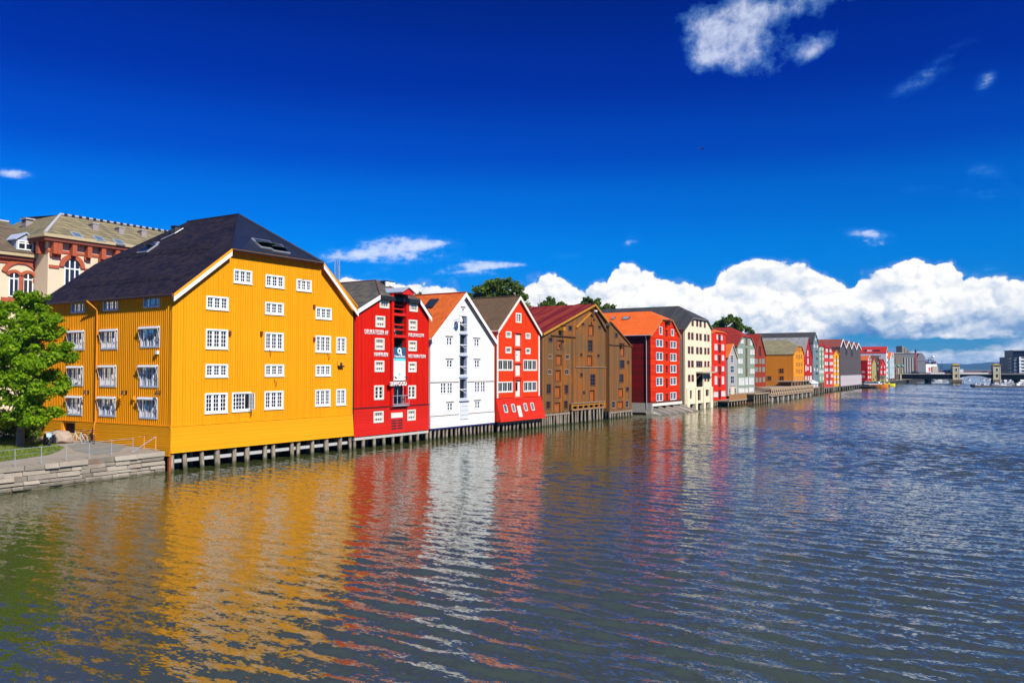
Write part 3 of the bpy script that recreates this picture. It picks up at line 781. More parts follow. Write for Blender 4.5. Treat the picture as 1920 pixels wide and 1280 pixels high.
    mb = MB(); zt = P[1][1]; mb.path([LF(s1, 0.55, ze), LF(s1, 0.5, zt - 0.25), LF(s0, 0.12, zt - 0.95), LF(s0, 0.12, zband + 0.1), LF(s0, 0.22, zband - 0.3), LF(s0, 0.24, 1.9)], 0.06, OP, 8); mb.build('downpipe', H.root)
    # chimney, skylights, snow rails
    q, nn = H.slope_pt((330, 436)); mb = MB(); CH = plain('chimney_slate', (0.05, 0.05, 0.055), 0.8)
    mb.box(q.x - 0.3, q.x + 0.3, q.y - 0.28, q.y + 0.28, q.z - 0.7, q.z + 0.5, CH); mb.box(q.x - 0.36, q.x + 0.36, q.y - 0.34, q.y + 0.34, q.z + 0.5, q.z + 0.58, BLACK); ch = mb.build('chimney', r)
    mb = MB(); mb.tube((q.x - 1.1, q.y + 0.6, q.z - 0.75), (q.x - 0.55, q.y - 0.6, q.z - 0.2), 0.05, 0.05, STEEL, 6); mb.tube((q.x - 0.55, q.y - 0.6, q.z - 0.2), (q.x + 0.2, q.y - 0.75, q.z + 0.35), 0.05, 0.05, STEEL, 6); mb.build('chimney_rail', r)
    def skylight(p, w, h, side, tilt, frame=STEEL):
        c, nn = H.slope_pt(p, side); nn = Vector(nn); nn = nn if nn.z > 0 else -nn
        up = (Vector((0, 0, 1)) - nn * nn.z).normalized(); rt = up.cross(nn).normalized()
        mb = MB(); B = lambda a, b, d: c + rt * a + up * b + nn * d
        mb.hexa([B(-w, -h, -0.05), B(w, -h, -0.05), B(w, h, -0.05), B(-w, h, -0.05), B(-w, -h, 0.10), B(w, -h, 0.10), B(w, h, 0.10), B(-w, h, 0.10)], frame)
        k = 0.12
        top = [B(-w + k, -h + k, 0.13), B(w - k, -h + k, 0.13), B(w - k, h - k, 0.13), B(-w + k, h - k, 0.13)]
        o = mb.build('skylight', r); g = MB(); g.face(top, DARKPANE)
        if tilt:   # sash swung out on its mid hinge
            ct, st = math.cos(tilt), math.sin(tilt); T = lambda a, b, d: B(a, b * ct - d * st, 0.16 + b * -st + d * ct)
            g.hexa([T(-w, -h, 0), T(w, -h, 0), T(w, h, 0), T(-w, h, 0), T(-w, -h, 0.07), T(w, -h, 0.07), T(w, h, 0.07), T(-w, h, 0.07)], plain('lit_glass', (0.30, 0.36, 0.33), 0.12, 0, 0.2, 2, 0.9))
        g.build('pane', o)
    skylight((277, 467), 0.75, 0.7, 'left', 0.0); skylight((283, 463), 0.4, 0.75, 'left', 0.75)
    skylight((497, 459), 1.0, 0.75, 'hip', 0.55); skylight((520, 466), 0.95, 0.7, 'hip', 0.5)
    for (pa, pb) in (((215, 487), (430, 440)), ((140, 540), (318, 527))):
        a, _ = H.slope_pt(pa); b, _ = H.slope_pt(pb); b.x = a.x; b.z = a.z; mb = MB()
        n = int((a - b).length / 0.9)
        for k in (0.16, 0.30): mb.tube(a + Vector((-0.05, 0, k)), b + Vector((-0.05, 0, k)), 0.02, 0.02, BLACK, 5)
        for i in range(n + 1):
            p = a.lerp(b, i / n); mb.tube(p + Vector((0, 0, -0.02)), p + Vector((-0.05, 0, 0.33)), 0.02, 0.02, BLACK, 5)
        mb.build('snow_rail', r)
    # wall lamps, brackets, hooks
    def lamp(P3, M, k=1.0, m=BLACK):
        mb = MB(); p, d, z = P3
        mb.mbox(M, p - 0.05 * k, p + 0.05 * k, 0.0, 0.06, z - 0.14 * k, z + 0.14 * k, m); mb.tube(M(p, 0.05, z + 0.05 * k), M(p, 0.40 * k, z + 0.12 * k), 0.025, 0.025, m, 6)
        mb.tube(M(p, 0.40 * k, z + 0.14 * k), M(p, 0.40 * k, z - 0.2 * k), 0.05 * k, 0.13 * k, m, 8); return mb.build('wall_lamp', H.root)
    for p in ((167, 734), (237.7, 735), (301.5, 735)): s, z = H.sz(p); lamp((s, 0, z), LF, 0.95)
    RU = plain('rust_iron', (0.14, 0.035, 0.01), 0.8, 0, 0.4)
    for p in ((226, 747), (252, 746)): s, z = H.sz(p); mb = MB(); mb.mbox(LF, s - 0.1, s + 0.1, 0.0, 0.16, z - 0.14, z + 0.14, YB); mb.build('junction_box', H.root)
    s, z = H.sz((296.7, 660.6)); mb = MB(); mb.mbox(LF, s - 0.13, s + 0.13, 0.03, 0.2, z - 0.13, z + 0.13, WHITE); mb.build('junction_box', H.root)
    for p in ((430, 624.5), (489, 625), (588, 636), (588, 575)): u, z = H.uz(p); mb = MB(); mb.mbox(FR, u - 0.09, u + 0.09, 0.03, 0.16, z - 0.18, z + 0.18, RU); mb.build('shutter_hook', H.root)
    for p in ((505, 661), (515, 718), (614.5, 669), (467, 775)):
        u, z = H.uz(p); mb = MB(); mb.path([FR(u - 0.12, 0.04, z + 0.3), FR(u, 0.22, z + 0.05), FR(u + 0.05, 0.1, z - 0.28)], 0.025, RU, 5); mb.build('iron_bracket', H.root)
    u, z = H.uz((637, 684)); mb = MB(); mb.mbox(FR, u - 0.36, u + 0.36, 0.03, 0.10, z - 0.05, z + 0.42, YB); mb.mbox(FR, u - 0.33, u + 0.33, 0.05, 0.28, z - 0.20, z - 0.05, BLACK)
    mb.tube(FR(u, 0.2, z - 0.05), FR(u - 0.03, 0.2, z + 0.24), 0.09, 0.05, BLACK, 8); mb.tube(FR(u + 0.05, 0.2, z + 0.0), FR(u + 0.14, 0.2, z + 0.16), 0.04, 0.03, BLACK, 6); mb.build('carved_bracket', H.root)
    u, z = H.uz((571, 519)); mb = MB(); mb.path([FR(u - 0.35, 0.04, z - 0.3), FR(u - 0.1, 0.35, z + 0.05), FR(u + 0.4, 0.4, z + 0.1)], 0.03, YB, 6); mb.build('iron_bracket', H.root)
    H.piles(14, -0.05, W, P[0][1], d=-0.10, r=0.19, beam=False, jit=1.3)
    GB = plain('grey_beam', (0.45, 0.45, 0.44), 0.7)
    mb = MB(); mb.mbox(FR, 0.4, W - 0.2, -0.55, -0.32, P[0][1] - 0.78, P[0][1] - 0.52, GB); mb.build('beam', H.root)
    mb = MB(); RP = plain('rust_post', (0.30, 0.08, 0.02), 0.8, 0, 0.3); mb.mbox(FR, -0.14, 0.06, -0.14, 0.05, -1.0, P[0][1], RP); mb.build('corner_post', H.root)
    return H
HY = yellow_house()

# ================================================================== 2 red restaurant warehouse
def red_house():
    RED = (0.60, 0.013, 0.005)
    M_ = clad('red_boards', RED, 'v', 0.2, gap=False, wear=0.17); MH = clad('red_lying_boards', (0.66, 0.02, 0.012), 'h', 0.15, wear=0.08, depth=0.015)
    SL = slates('grey_slate', (0.05, 0.05, 0.05), (0.16, 0.14, 0.10), 0.5, 0.3, 0.7, 0.7)
    H = House('red_restaurant', 'bright red wooden warehouse with white lettering and open loading bays', 'warehouse', (663.2, 819.7))
    prof = outline(H, 'Z0', (663.2, 819.7), (667, 584), [(712.2, 552.7), (781.7, 559.7)], (805, 593), (801.6, 805), sym=True)
    H.shape(prof, 19.0, M_)
    P, W = H.prof, H.W
    zband = (H.uz((663, 763.8))[1] + H.uz((802.5, 759.5))[1]) / 2
    for sh, r in (('A5', (585, 475, 697, 625)), ('A5', (942, 527, 1040, 667)), ('A5', (535, 718, 648, 855)), ('A5', (933, 765, 1033, 893)), ('A5', (528, 985, 640, 1125)), ('A5', (928, 1015, 1028, 1140)),
                  ('A6', (360, 208, 463, 332)), ('A6', (347, 760, 455, 885)), ('A6', (715, 742, 806, 860))):
        H.window(H.rect(sh, *r), frame=OFFW, cw=0.15, ncas=1, cols=4, rows=2, tw=0.085, rail=0.26, curtain=0.2, out=0.07)
    H.window(H.rect('A6', 727, 222, 815, 335), frame=OFFW, cw=0.2, ncas=1, cols=2, rows=2, tw=0.08, rail=0.3, curtain=1.0, out=0.07)
    for r in ((355, 478, 460, 635), (720, 478, 810, 623)): H.window(H.rect('A6', *r), frame=OFFW, cw=0.16, ncas=2, cols=1, rows=3, mw=0.15, tw=0.06, curtain=0.4, out=0.06)
    # the column of loading bays
    RB_ = plain('red_trim', RED, 0.6, 0, 0.08)
    bays = [H.rect('A5', 745, 505, 890, 685), H.rect('A5', 738, 718, 885, 945), H.rect('A5', 733, 985, 873, 1110)]
    u0 = sum(b[0] for b in bays) / 3; u1 = sum(b[2] for b in bays) / 3
    lowd = H.rect('A6', 540, 490, 668, 690); ban = H.rect('A6', 547, 65, 675, 425)
    zs = [(b[1], b[3]) for b in bays]; zs[2] = (ban[3] - 0.35, zs[2][1])
    for i, (z0, z1) in enumerate(zs): H.holes['front'].append((u0, z0, u1, z1, 1.6)); H.cuts['front'].append((u0 - 0.4, z0 - 0.2, u1 + 0.4, z1 + 0.2))
    H.holes['front'].append((u0 + 0.05, lowd[1], u1 - 0.05, lowd[3], 1.2)); H.cuts['front'].append((u0 - 0.3, P[0][1], u1 + 0.3, zs[0][1]))
    mb = MB(); zt = zs[0][1] + 0.3; zl = lowd[1] - 0.3
    mb.mbox(FR, u0 - 0.36, u0 - 0.02, 0.0, 0.26, zl, zt, M_); mb.mbox(FR, u1 + 0.02, u1 + 0.36, 0.0, 0.26, zl, zt, M_); H.part('bay_jamb', mb)
    for i, (z0, z1) in enumerate(zs[:2]):
        mb = MB(); mb.mbox(FR, u0 - 0.02, u1 + 0.02, 0.0, 0.2, z0 - 0.28, z0 - 0.02, RB_); mb.mbox(FR, u0, u1, -0.1, -0.02, z0 + (z1 - z0) * 0.50, z0 + (z1 - z0) * 0.58, RB_); mb.mbox(FR, u0, u1, -0.1, -0.02, z0 + (z1 - z0) * 0.24, z0 + (z1 - z0) * 0.32, RB_)
        mb.build('bay_rail', H.root)
    mb = MB(); zz = zs[1]; mb.path([FR(u1 - 0.2, -0.9, zz[0]), FR(u1 - 0.9, -0.9, zz[0] + 0.9)], 0.05, GREYP, 6); mb.mbox(FR, u1 - 0.85, u1 - 0.1, -1.2, -1.1, zz[0] + 0.3, zz[1] - 0.5, GREYP); mb.build('stair_rail', H.root)
    def extra(mb):
        battens(mb, FR, P, H.cuts['front'], 0.2, 0.05, 0.028, M_, zmin=zband + 0.05)
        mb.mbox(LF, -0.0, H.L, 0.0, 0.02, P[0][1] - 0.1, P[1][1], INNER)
    H.body(extra)
    holes = [(c[0], c[1], c[2], c[3]) for c in H.cuts['front']]
    mb = MB(); mb.mbox(FR, -0.1, u0 - 0.38, 0.0, 0.10, zband - 0.02, zband + 0.05, BLACK); mb.mbox(FR, u1 + 0.38, W + 0.1, 0.0, 0.10, zband - 0.02, zband + 0.05, BLACK); H.part('drip_moulding', mb)
    for a, b in ((-0.06, u0 - 0.31), (u1 + 0.31, W + 0.04)): mb = MB(); clapboards(mb, FR, a, b, P[0][1], zband - 0.02, holes, 0.16, MH, d=0.02, lean=0.04); H.part('base_cladding', mb)
    # louvred hatch and notice under the restaurant door
    mb = MB(); nb = H.rect('A6', 535, 775, 660, 830); mb.mbox(FR, u0 - 0.3, u1 + 0.3, 0.0, 0.07, P[0][1], lowd[1] - 0.3, RB_); H.part('bay_panel', mb)
    mb = MB(); mb.mbox(FR, nb[0], nb[2], 0.06, 0.11, nb[1], nb[3], OFFW); mb.build('notice_board', H.root)
    lv = H.rect('A6', 535, 845, 665, 960); mb = MB()
    for i in range(4):
        z = lv[1] + (lv[3] - lv[1]) * (i + 0.25) / 4
        for a, b in ((0.04, 0.46), (0.56, 0.96)): mb.mbox(FR, lv[0] + (lv[2] - lv[0]) * a, lv[0] + (lv[2] - lv[0]) * b, 0.06, 0.09, z, z + 0.13, BLACK)
    mb.build('louvre', H.root)
    # balcony door with rail
    mb = MB(); g0, g1 = u0 + 0.05, u1 - 0.05
    for x in (g0, (g0 + g1) / 2 - 0.03, g1 - 0.06): mb.mbox(FR, x, x + 0.06, -0.12, -0.04, lowd[1], lowd[3], GREYP)
    dd = mb.build('glazed_door', H.root); mb = MB(); mb.face([FR(g0, -0.09, lowd[1]), FR(g1, -0.09, lowd[1]), FR(g1, -0.09, lowd[3]), FR(g0, -0.09, lowd[3])], GLASS); mb.build('pane', dd)
    mb = MB(); zr = H.uz(px('A6', 603, 590))[1]
    for z in (zr, lowd[1] + 0.1): mb.tube(FR(u0 - 0.35, 0.42, z), FR(u1 + 0.35, 0.42, z), 0.04, 0.04, STEEL, 6)
    for i in range(5): x = u0 - 0.3 + (u1 - u0 + 0.6) * i / 4; mb.tube(FR(x, 0.42, lowd[1] + 0.1), FR(x, 0.42, zr), 0.02, 0.02, STEEL, 5)
    mb.mbox(FR, u0 - 0.3, u1 + 0.3, 0.0, 0.45, lowd[1] - 0.12, lowd[1] - 0.02, GREYP); mb.build('balcony', H.root)
    # banner
    TEAL = plain('teal_canvas', (0.006, 0.10, 0.19), 0.7, 0, 0.04); CY = plain('cyan_canvas', (0.12, 0.60, 0.75), 0.7, 0, 0.05); WC = plain('white_canvas', (0.78, 0.79, 0.76), 0.7, 0, 0.03); GT_ = plain('grey_print', (0.42, 0.45, 0.47), 0.7)
    hb = ban[3] - ban[1]; mb = MB(); zc1, zc2 = ban[3] - hb * 0.33, ban[3] - hb * 0.41
    mb.mbox(FR, ban[0], ban[2], 0.27, 0.29, zc1, ban[3], TEAL); mb.mbox(FR, ban[0], ban[2], 0.27, 0.29, zc2, zc1, CY); mb.mbox(FR, ban[0], ban[2], 0.27, 0.29, ban[1], zc2, WC)
    bn = mb.build('banner', H.root)
    uc = (ban[0] + ban[2]) / 2; mb = MB(); ww = ban[2] - ban[0]   # ring emblem with a tail
    zc = ban[3] - hb * 0.105; n = 20; R0, R1 = 0.32, 0.15
    for i in range(n):
        a, b = 2 * PI * i / n, 2 * PI * (i + 1) / n
        mb.hexa([FR(uc - 0.05 + r * math.cos(t), d, zc + r * math.sin(t)) for d in (0.29, 0.305) for (r, t) in ((R1, a), (R0, a), (R0, b), (R1, b))], WC)
    mb.hexa([FR(uc + a, d, zc + b) for d in (0.29, 0.306) for a, b in ((0.05, -0.28), (0.24, -0.1), (0.42, -0.55), (0.30, -0.50))], WC); mb.build('emblem', bn)
    t = text_mesh(H, 'Havfruen', (ban[0] + 0.12, ban[3] - hb * 0.305, ban[2] - 0.08, ban[3] - hb * 0.235), 0.29, WC, t=0.015); t.parent = bn
    mb = MB()
    for k, (a, b, zz, h) in enumerate([(0.14, 0.86, 0.50, 0.03), (0.12, 0.44, 0.555, 0.025), (0.5, 0.88, 0.555, 0.025), (0.14, 0.84, 0.60, 0.02), (0.3, 0.72, 0.69, 0.012), (0.28, 0.7, 0.96, 0.012)]):
        nn = 7
        for i in range(nn):
            if (i + k) % 4 == 3: continue
            x0 = ban[0] + ww * (a + (b - a) * i / nn); mb.mbox(FR, x0, x0 + ww * (b - a) / nn * 0.7, 0.29, 0.296, ban[3] - hb * (zz + h), ban[3] - hb * zz, GT_)
    mb.hexa([FR(uc + a, d, ban[3] - hb * 0.83 + b) for d in (0.29, 0.297) for a, b in ((-0.18, -0.22), (0.02, -0.02), (0.24, 0.0), (-0.12, 0.26))], CY); mb.build('print', bn)
    # lettering
    for tx, sh, r in (('DELIKATESSER AF', 'A5', (403, 885, 685, 940)), ('FISK,SKALLDYR', 'A5', (928, 928, 1115, 975)), ('HAVFRUEN', 'A5', (518, 1155, 680, 1205)), ('RESTAURATION', 'A5', (928, 1180, 1130, 1222))):
        text_mesh(H, tx, H.rect(sh, *r), 0.03, WHITE, t=0.05, bold=0.0)
    rs = H.rect('A6', 530, 437, 705, 483, d=0.5)
    text_mesh(H, 'SEAFOOD', rs, 0.48, WHITE, name='sign_lettering', t=0.12, bold=0.008)
    mb = MB(); mb.mbox(FR, rs[0], rs[2], 0.27, 0.47, rs[1] + 0.1, rs[3] - 0.1, RB_); mb.build('sign_board', H.root)
    mb = MB()
    for u in (rs[0] + 0.6, rs[2] - 0.1): mb.tube(FR(u, 0.1, rs[3] + 0.42), FR(u, 0.7, rs[3] + 0.46), 0.025, 0.025, BLACK, 6); mb.tube(FR(u, 0.68, rs[3] + 0.48), FR(u, 0.8, rs[3] + 0.34), 0.05, 0.10, BLACK, 8)
    mb.build('sign_lamp', H.root)
    r = H.roof(SL, oh=0.3, ov=0.15, th=0.2, ridge_x=705, ridge=plain('rusty_ridge', (0.13, 0.05, 0.04), 0.7, 0, 0.3), under=BLACK)
    H.rakes(WHITE, 0.42)
    mb = MB(); z = H.hl[1]; mb.mbox(FR, H.hl[0], H.hr[0], 0.25, 0.36, z - 0.35, z - 0.02, BLACK); mb.build('eaves_gutter', H.root)
    # hoist hood on the hip
    c = H.uz(px('A5', 845, 420), 0.9); uc = (u0 + u1) / 2; zt, zb = H.uz(px('A5', 890, 368), 1.1)[1], H.uz(px('A5', 840, 455), 1.1)[1]; w = 0.85
    mb = MB(); SR = plain('hood_zinc', (0.45, 0.50, 0.55), 0.45, 0.2)
    for sgn in (-1, 1):
        a, b = (uc, uc + sgn * (w + 0.25)) if sgn > 0 else (uc + sgn * (w + 0.25), uc)
        za, zb_ = (zt, zt - 0.55) if sgn > 0 else (zt - 0.55, zt)
        mb.slab([FR(a, 1.4, za), FR(b, 1.4, zb_), FR(b, -3.2, zb_), FR(a, -3.2, za)], 0.08, SR)
    mb.face([FR(uc - w, 1.25, zb), FR(uc + w, 1.25, zb), FR(uc + w, 1.25, zt - 0.5), FR(uc, 1.25, zt - 0.06), FR(uc - w, 1.25, zt - 0.5)], RB_)
    for s_ in (-1, 1): mb.face([FR(uc + s_ * w, 1.25, zb), FR(uc + s_ * w, 1.25, zt - 0.5), FR(uc + s_ * w, -2.5, zt - 0.5), FR(uc + s_ * w, -2.5, zb)], RB_)
    mb.face([FR(uc - w, 1.25, zb), FR(uc + w, 1.25, zb), FR(uc + w, -2.0, zb), FR(uc - w, -2.0, zb)], BLACK)
    mb.build('hoist_hood', r)
    mb = MB(); mb.mbox(FR, uc - 0.12, uc + 0.12, 0.0, 0.95, zb - 0.25, zb - 0.02, BLACK); mb.tube(FR(uc, 0.8, zb - 0.25), FR(uc, 0.8, zb - 0.7), 0.05, 0.05, BLACK, 6); mb.build('hoist_beam', H.root)
    q, _ = H.slope_pt(px('A5', 665, 335), 'hip'); mb = MB(); mb.box(q.x - 0.7, q.x + 0.7, q.y - 0.5, q.y + 0.5, q.z - 0.3, q.z + 0.28, BLACK); mb.box(q.x - 0.75, q.x + 0.75, q.y - 0.62, q.y - 0.5, q.z - 0.4, q.z + 0.15, WHITE); mb.build('skylight', r)
    H.piles(9, 0, W, P[0][1] - 0.02, d=-0.1, r=0.16, rows=2, beam=True, beam_mat=plain('pale_beam', (0.50, 0.47, 0.42), 0.8, 0, 0.15))
    return H
HR = red_house()

# ================================================================== 3 white warehouse
def white_house():
    M_ = clad('white_boards', (0.80, 0.80, 0.79), 'v', 0.18, wear=0.03, depth=0.008); MH = clad('white_lying_boards', (0.80, 0.80, 0.78), 'h', 0.16, wear=0.03, depth=0.008)
    RT = pantiles('orange_pantile', (0.50, 0.075, 0.012), (0.80, 0.19, 0.03), 0.28, 0.36, 0.8)
    H = House('white_warehouse', 'white wooden warehouse with satellite dish and orange tiled gable roof', 'warehouse', (806.7, 803.7))
    H.shape(outline(H, 'Z0', (806.7, 803.7), (805, 631), [(869.8, 549.5)], (926.5, 640), (927, 791.5), sym=True), 15.5, M_)
    P, W = H.prof, H.W; TR = plain('brown_drip', (0.30, 0.24, 0.17), 0.7)
    def lintel(r): H.boxpart('drip_cap', (r[0] - 0.18, r[3] + 0.1, r[2] + 0.18, r[3] + 0.16), 0.0, 0.12, TR)
    for sh, r, n, rows in (('A7', (548, 495, 578, 540), 1, 1), ('A7', (364, 846, 430, 942), 2, 2), ('A7', (696, 866, 756, 954), 2, 2), ('A7', (366, 1116, 434, 1209), 2, 2), ('A7', (699, 1118, 759, 1211), 2, 2),
                           ('A8', (324, 405, 398, 556), 2, 3), ('A8', (414, 405, 484, 556), 2, 3), ('A8', (781, 393, 848, 537), 2, 3), ('A8', (858, 391, 921, 534), 2, 3), ('A8', (414, 676, 486, 779), 2, 2), ('A8', (784, 651, 849, 752), 2, 2)):
        q = H.rect(sh, *r); H.window(q, cw=0.07, ncas=n, cols=1, rows=rows, mw=0.14, tw=0.06, curtain=0.35, out=0.035, depth=0.5)
        if rows != 3: lintel(q)
    NAVY = plain('navy_trim', (0.02, 0.02, 0.10), 0.5); BLF = plain('pale_blue_frame', (0.42, 0.50, 0.62), 0.5, 0, 0.08)
    bays = [H.rect('A7', 520, 590, 608, 775), H.rect('A7', 520, 820, 608, 1035), H.rect('A8', 580, 62, 683, 300), H.rect('A8', 587, 358, 690, 612)]
    u0 = sum(b[0] for b in bays) / 4; u1 = sum(b[2] for b in bays) / 4
    for i, b in enumerate(bays):
        H.holes['front'].append((u0, b[1], u1, b[3], 1.1))
        mb = MB(); mb.mbox(FR, u0, u0 + 0.05, -0.5, 0.03, b[1], b[3], BLF); mb.mbox(FR, u1 - 0.12, u1, -0.5, 0.03, b[1], b[3], BLF)
        mb.mbox(FR, u0, u1, -0.06, -0.01, b[1] + (b[3] - b[1]) * 0.44, b[1] + (b[3] - b[1]) * 0.48, WHITE); mb.tube(FR(u0 + 0.3, -0.03, b[1] + (b[3] - b[1]) * 0.44), FR(u1 - 0.1, -0.03, b[1] + (b[3] - b[1]) * 0.25), 0.035, 0.035, WHITE, 6)
        mb.mbox(FR, u0 - 0.08, u1 + 0.08, 0.0, 0.14, b[1] - 0.34, b[1] - 0.22, BLF); mb.mbox(FR, u0, u1, -0.08, 0.08, b[1] - 0.10, b[1], WHITE)
        o = mb.build('bay_frame', H.root); g = MB(); g.face([FR(u0 + 0.05, -0.35, b[1]), FR(u1 - 0.12, -0.35, b[1]), FR(u1 - 0.12, -0.35, b[3]), FR(u0 + 0.05, -0.35, b[3])], GLASS); g.build('pane', o)
    dr = H.rect('A8', 590, 660, 693, 890); mb = MB(); mb.mbox(FR, dr[0], dr[2], 0.0, 0.07, dr[1], dr[3], plain('pale_grey_door', (0.62, 0.65, 0.66), 0.6, 0, 0.05)); mb.mbox(FR, dr[0] - 0.05, dr[2] + 0.08, 0.0, 0.16, dr[3], dr[3] + 0.08, BLACK)
    for k in range(1, 4): z = dr[1] + (dr[3] - dr[1]) * k / 4; mb.mbox(FR, dr[0] + 0.05, dr[2] - 0.05, 0.07, 0.09, z - 0.02, z + 0.02, GREYP)
    mb.build('hatch_door', H.root)
    z1 = (H.uz(px('A8', 200, 403))[1] + H.uz(px('A8', 1040, 385))[1]) / 2; z2 = (H.uz(px('A8', 200, 855))[1] + H.uz(px('A8', 1035, 792))[1]) / 2
    H.body()
    for z in (z1, z2):
        mb = MB(); mb.mbox(FR, 0.0, u0 - 0.1, 0.0, 0.07, z - 0.03, z + 0.04, TR); mb.mbox(FR, u1 + 0.1, W, 0.0, 0.07, z - 0.03, z + 0.04, TR); mb.build('drip_moulding', H.root)
    mb = MB(); clapboards(mb, FR, -0.02, u0 - 0.05, P[0][1], z2 - 0.03, [], 0.15, MH, 0.01); H.part('base_cladding', mb); mb = MB(); clapboards(mb, FR, u1 + 0.1, W + 0.02, P[0][1], z2 - 0.03, [], 0.15, MH, 0.01); H.part('base_cladding', mb)
    mb = MB(); mb.mbox(FR, -0.05, W + 0.05, -0.2, 0.06, P[0][1] - 0.16, P[0][1] - 0.002, NAVY); H.part('base_board', mb)
    r = H.roof(RT, oh=0.32, ov=0.18, th=0.16, under=WHITE, ridge=plain('dark_orange_ridge', (0.30, 0.05, 0.015), 0.6)); H.rakes(WHITE, 0.5)
    A = H.apex; RE = P[-2]; mb = MB()   # dark line beneath the right verge
    H.rake((A[0], A[1]), (RE[0], RE[1]), plain('maroon_line', (0.08, 0.01, 0.02), 0.6), h=0.10, d0=H.oh - 0.06, d1=H.oh + 0.03, drop=0.5, name='verge_line')
    q, nn = H.slope_pt(px('A7', 185, 448)); mb = MB(); up = Vector((0.6, 0, 0.8)).normalized()
    for k, (a, m) in enumerate(((0.85, BLACK), (0.7, DARKPANE))):
        v1 = Vector((H.apex[0], 0, H.apex[1] - P[1][1])).normalized(); n_ = Vector((-v1.z, 0, v1.x)); c = q + n_ * 0.0
        Bq = lambda s_, t_, d_: c + Vector((0, s_ * a * 0.75, 0)) + v1 * (t_ * a) + n_ * d_
        h0, h1 = (-0.05, 0.12) if k == 0 else (0.05, 0.14)
        mb.hexa([Bq(-1, -1, h0), Bq(1, -1, h0), Bq(1, 1, h0), Bq(-1, 1, h0), Bq(-1, -1, h1), Bq(1, -1, h1), Bq(1, 1, h1), Bq(-1, 1, h1)], m)
    mb.build('skylight', r)
    # satellite dish
    u, z = H.uz(px('A7', 523, 627), 0.7); mb = MB(); ax = Vector((0.25, -0.95, 0.22)).normalized(); qd = ax.to_track_quat('Z', 'Y'); n = 18; R = 0.47; c = Vector(FR(u, 0.7, z)); vs, fs = [], []
    for j in range(5):
        rr = R * j / 4; dz = 0.16 * (j / 4) ** 2
        for i in range(n): t = 2 * PI * i / n; vs.append(c + qd @ Vector((rr * math.cos(t), rr * math.sin(t), dz)))
    for j in range(4):
        for i in range(n): k = (i + 1) % n; fs.append((j * n + i, j * n + k, (j + 1) * n + k, (j + 1) * n + i))
    mb.mesh(vs, fs, OFFW, True); mb.tube(c - ax * 0.02, Vector(FR(u - 0.1, 0.02, z - 0.1)), 0.04, 0.04, STEEL, 6); mb.tube(c - ax * 0.05 + Vector((-0.05, 0, -0.2)), Vector(FR(u - 0.25, 0.06, z - 1.0)), 0.04, 0.04, STEEL, 6)
    mb.tube(c + qd @ Vector((0, -R, 0.16)), c + ax * 0.55, 0.02, 0.02, STEEL, 6); mb.tube(c + ax * 0.48, c + ax * 0.62, 0.06, 0.05, GREYP, 8); mb.build('satellite_dish', H.root)
    H.piles(17, 0, W, P[0][1] - 0.14, d=-0.15, r=0.13, rows=2, beam=False)
    return H
HW = white_house()

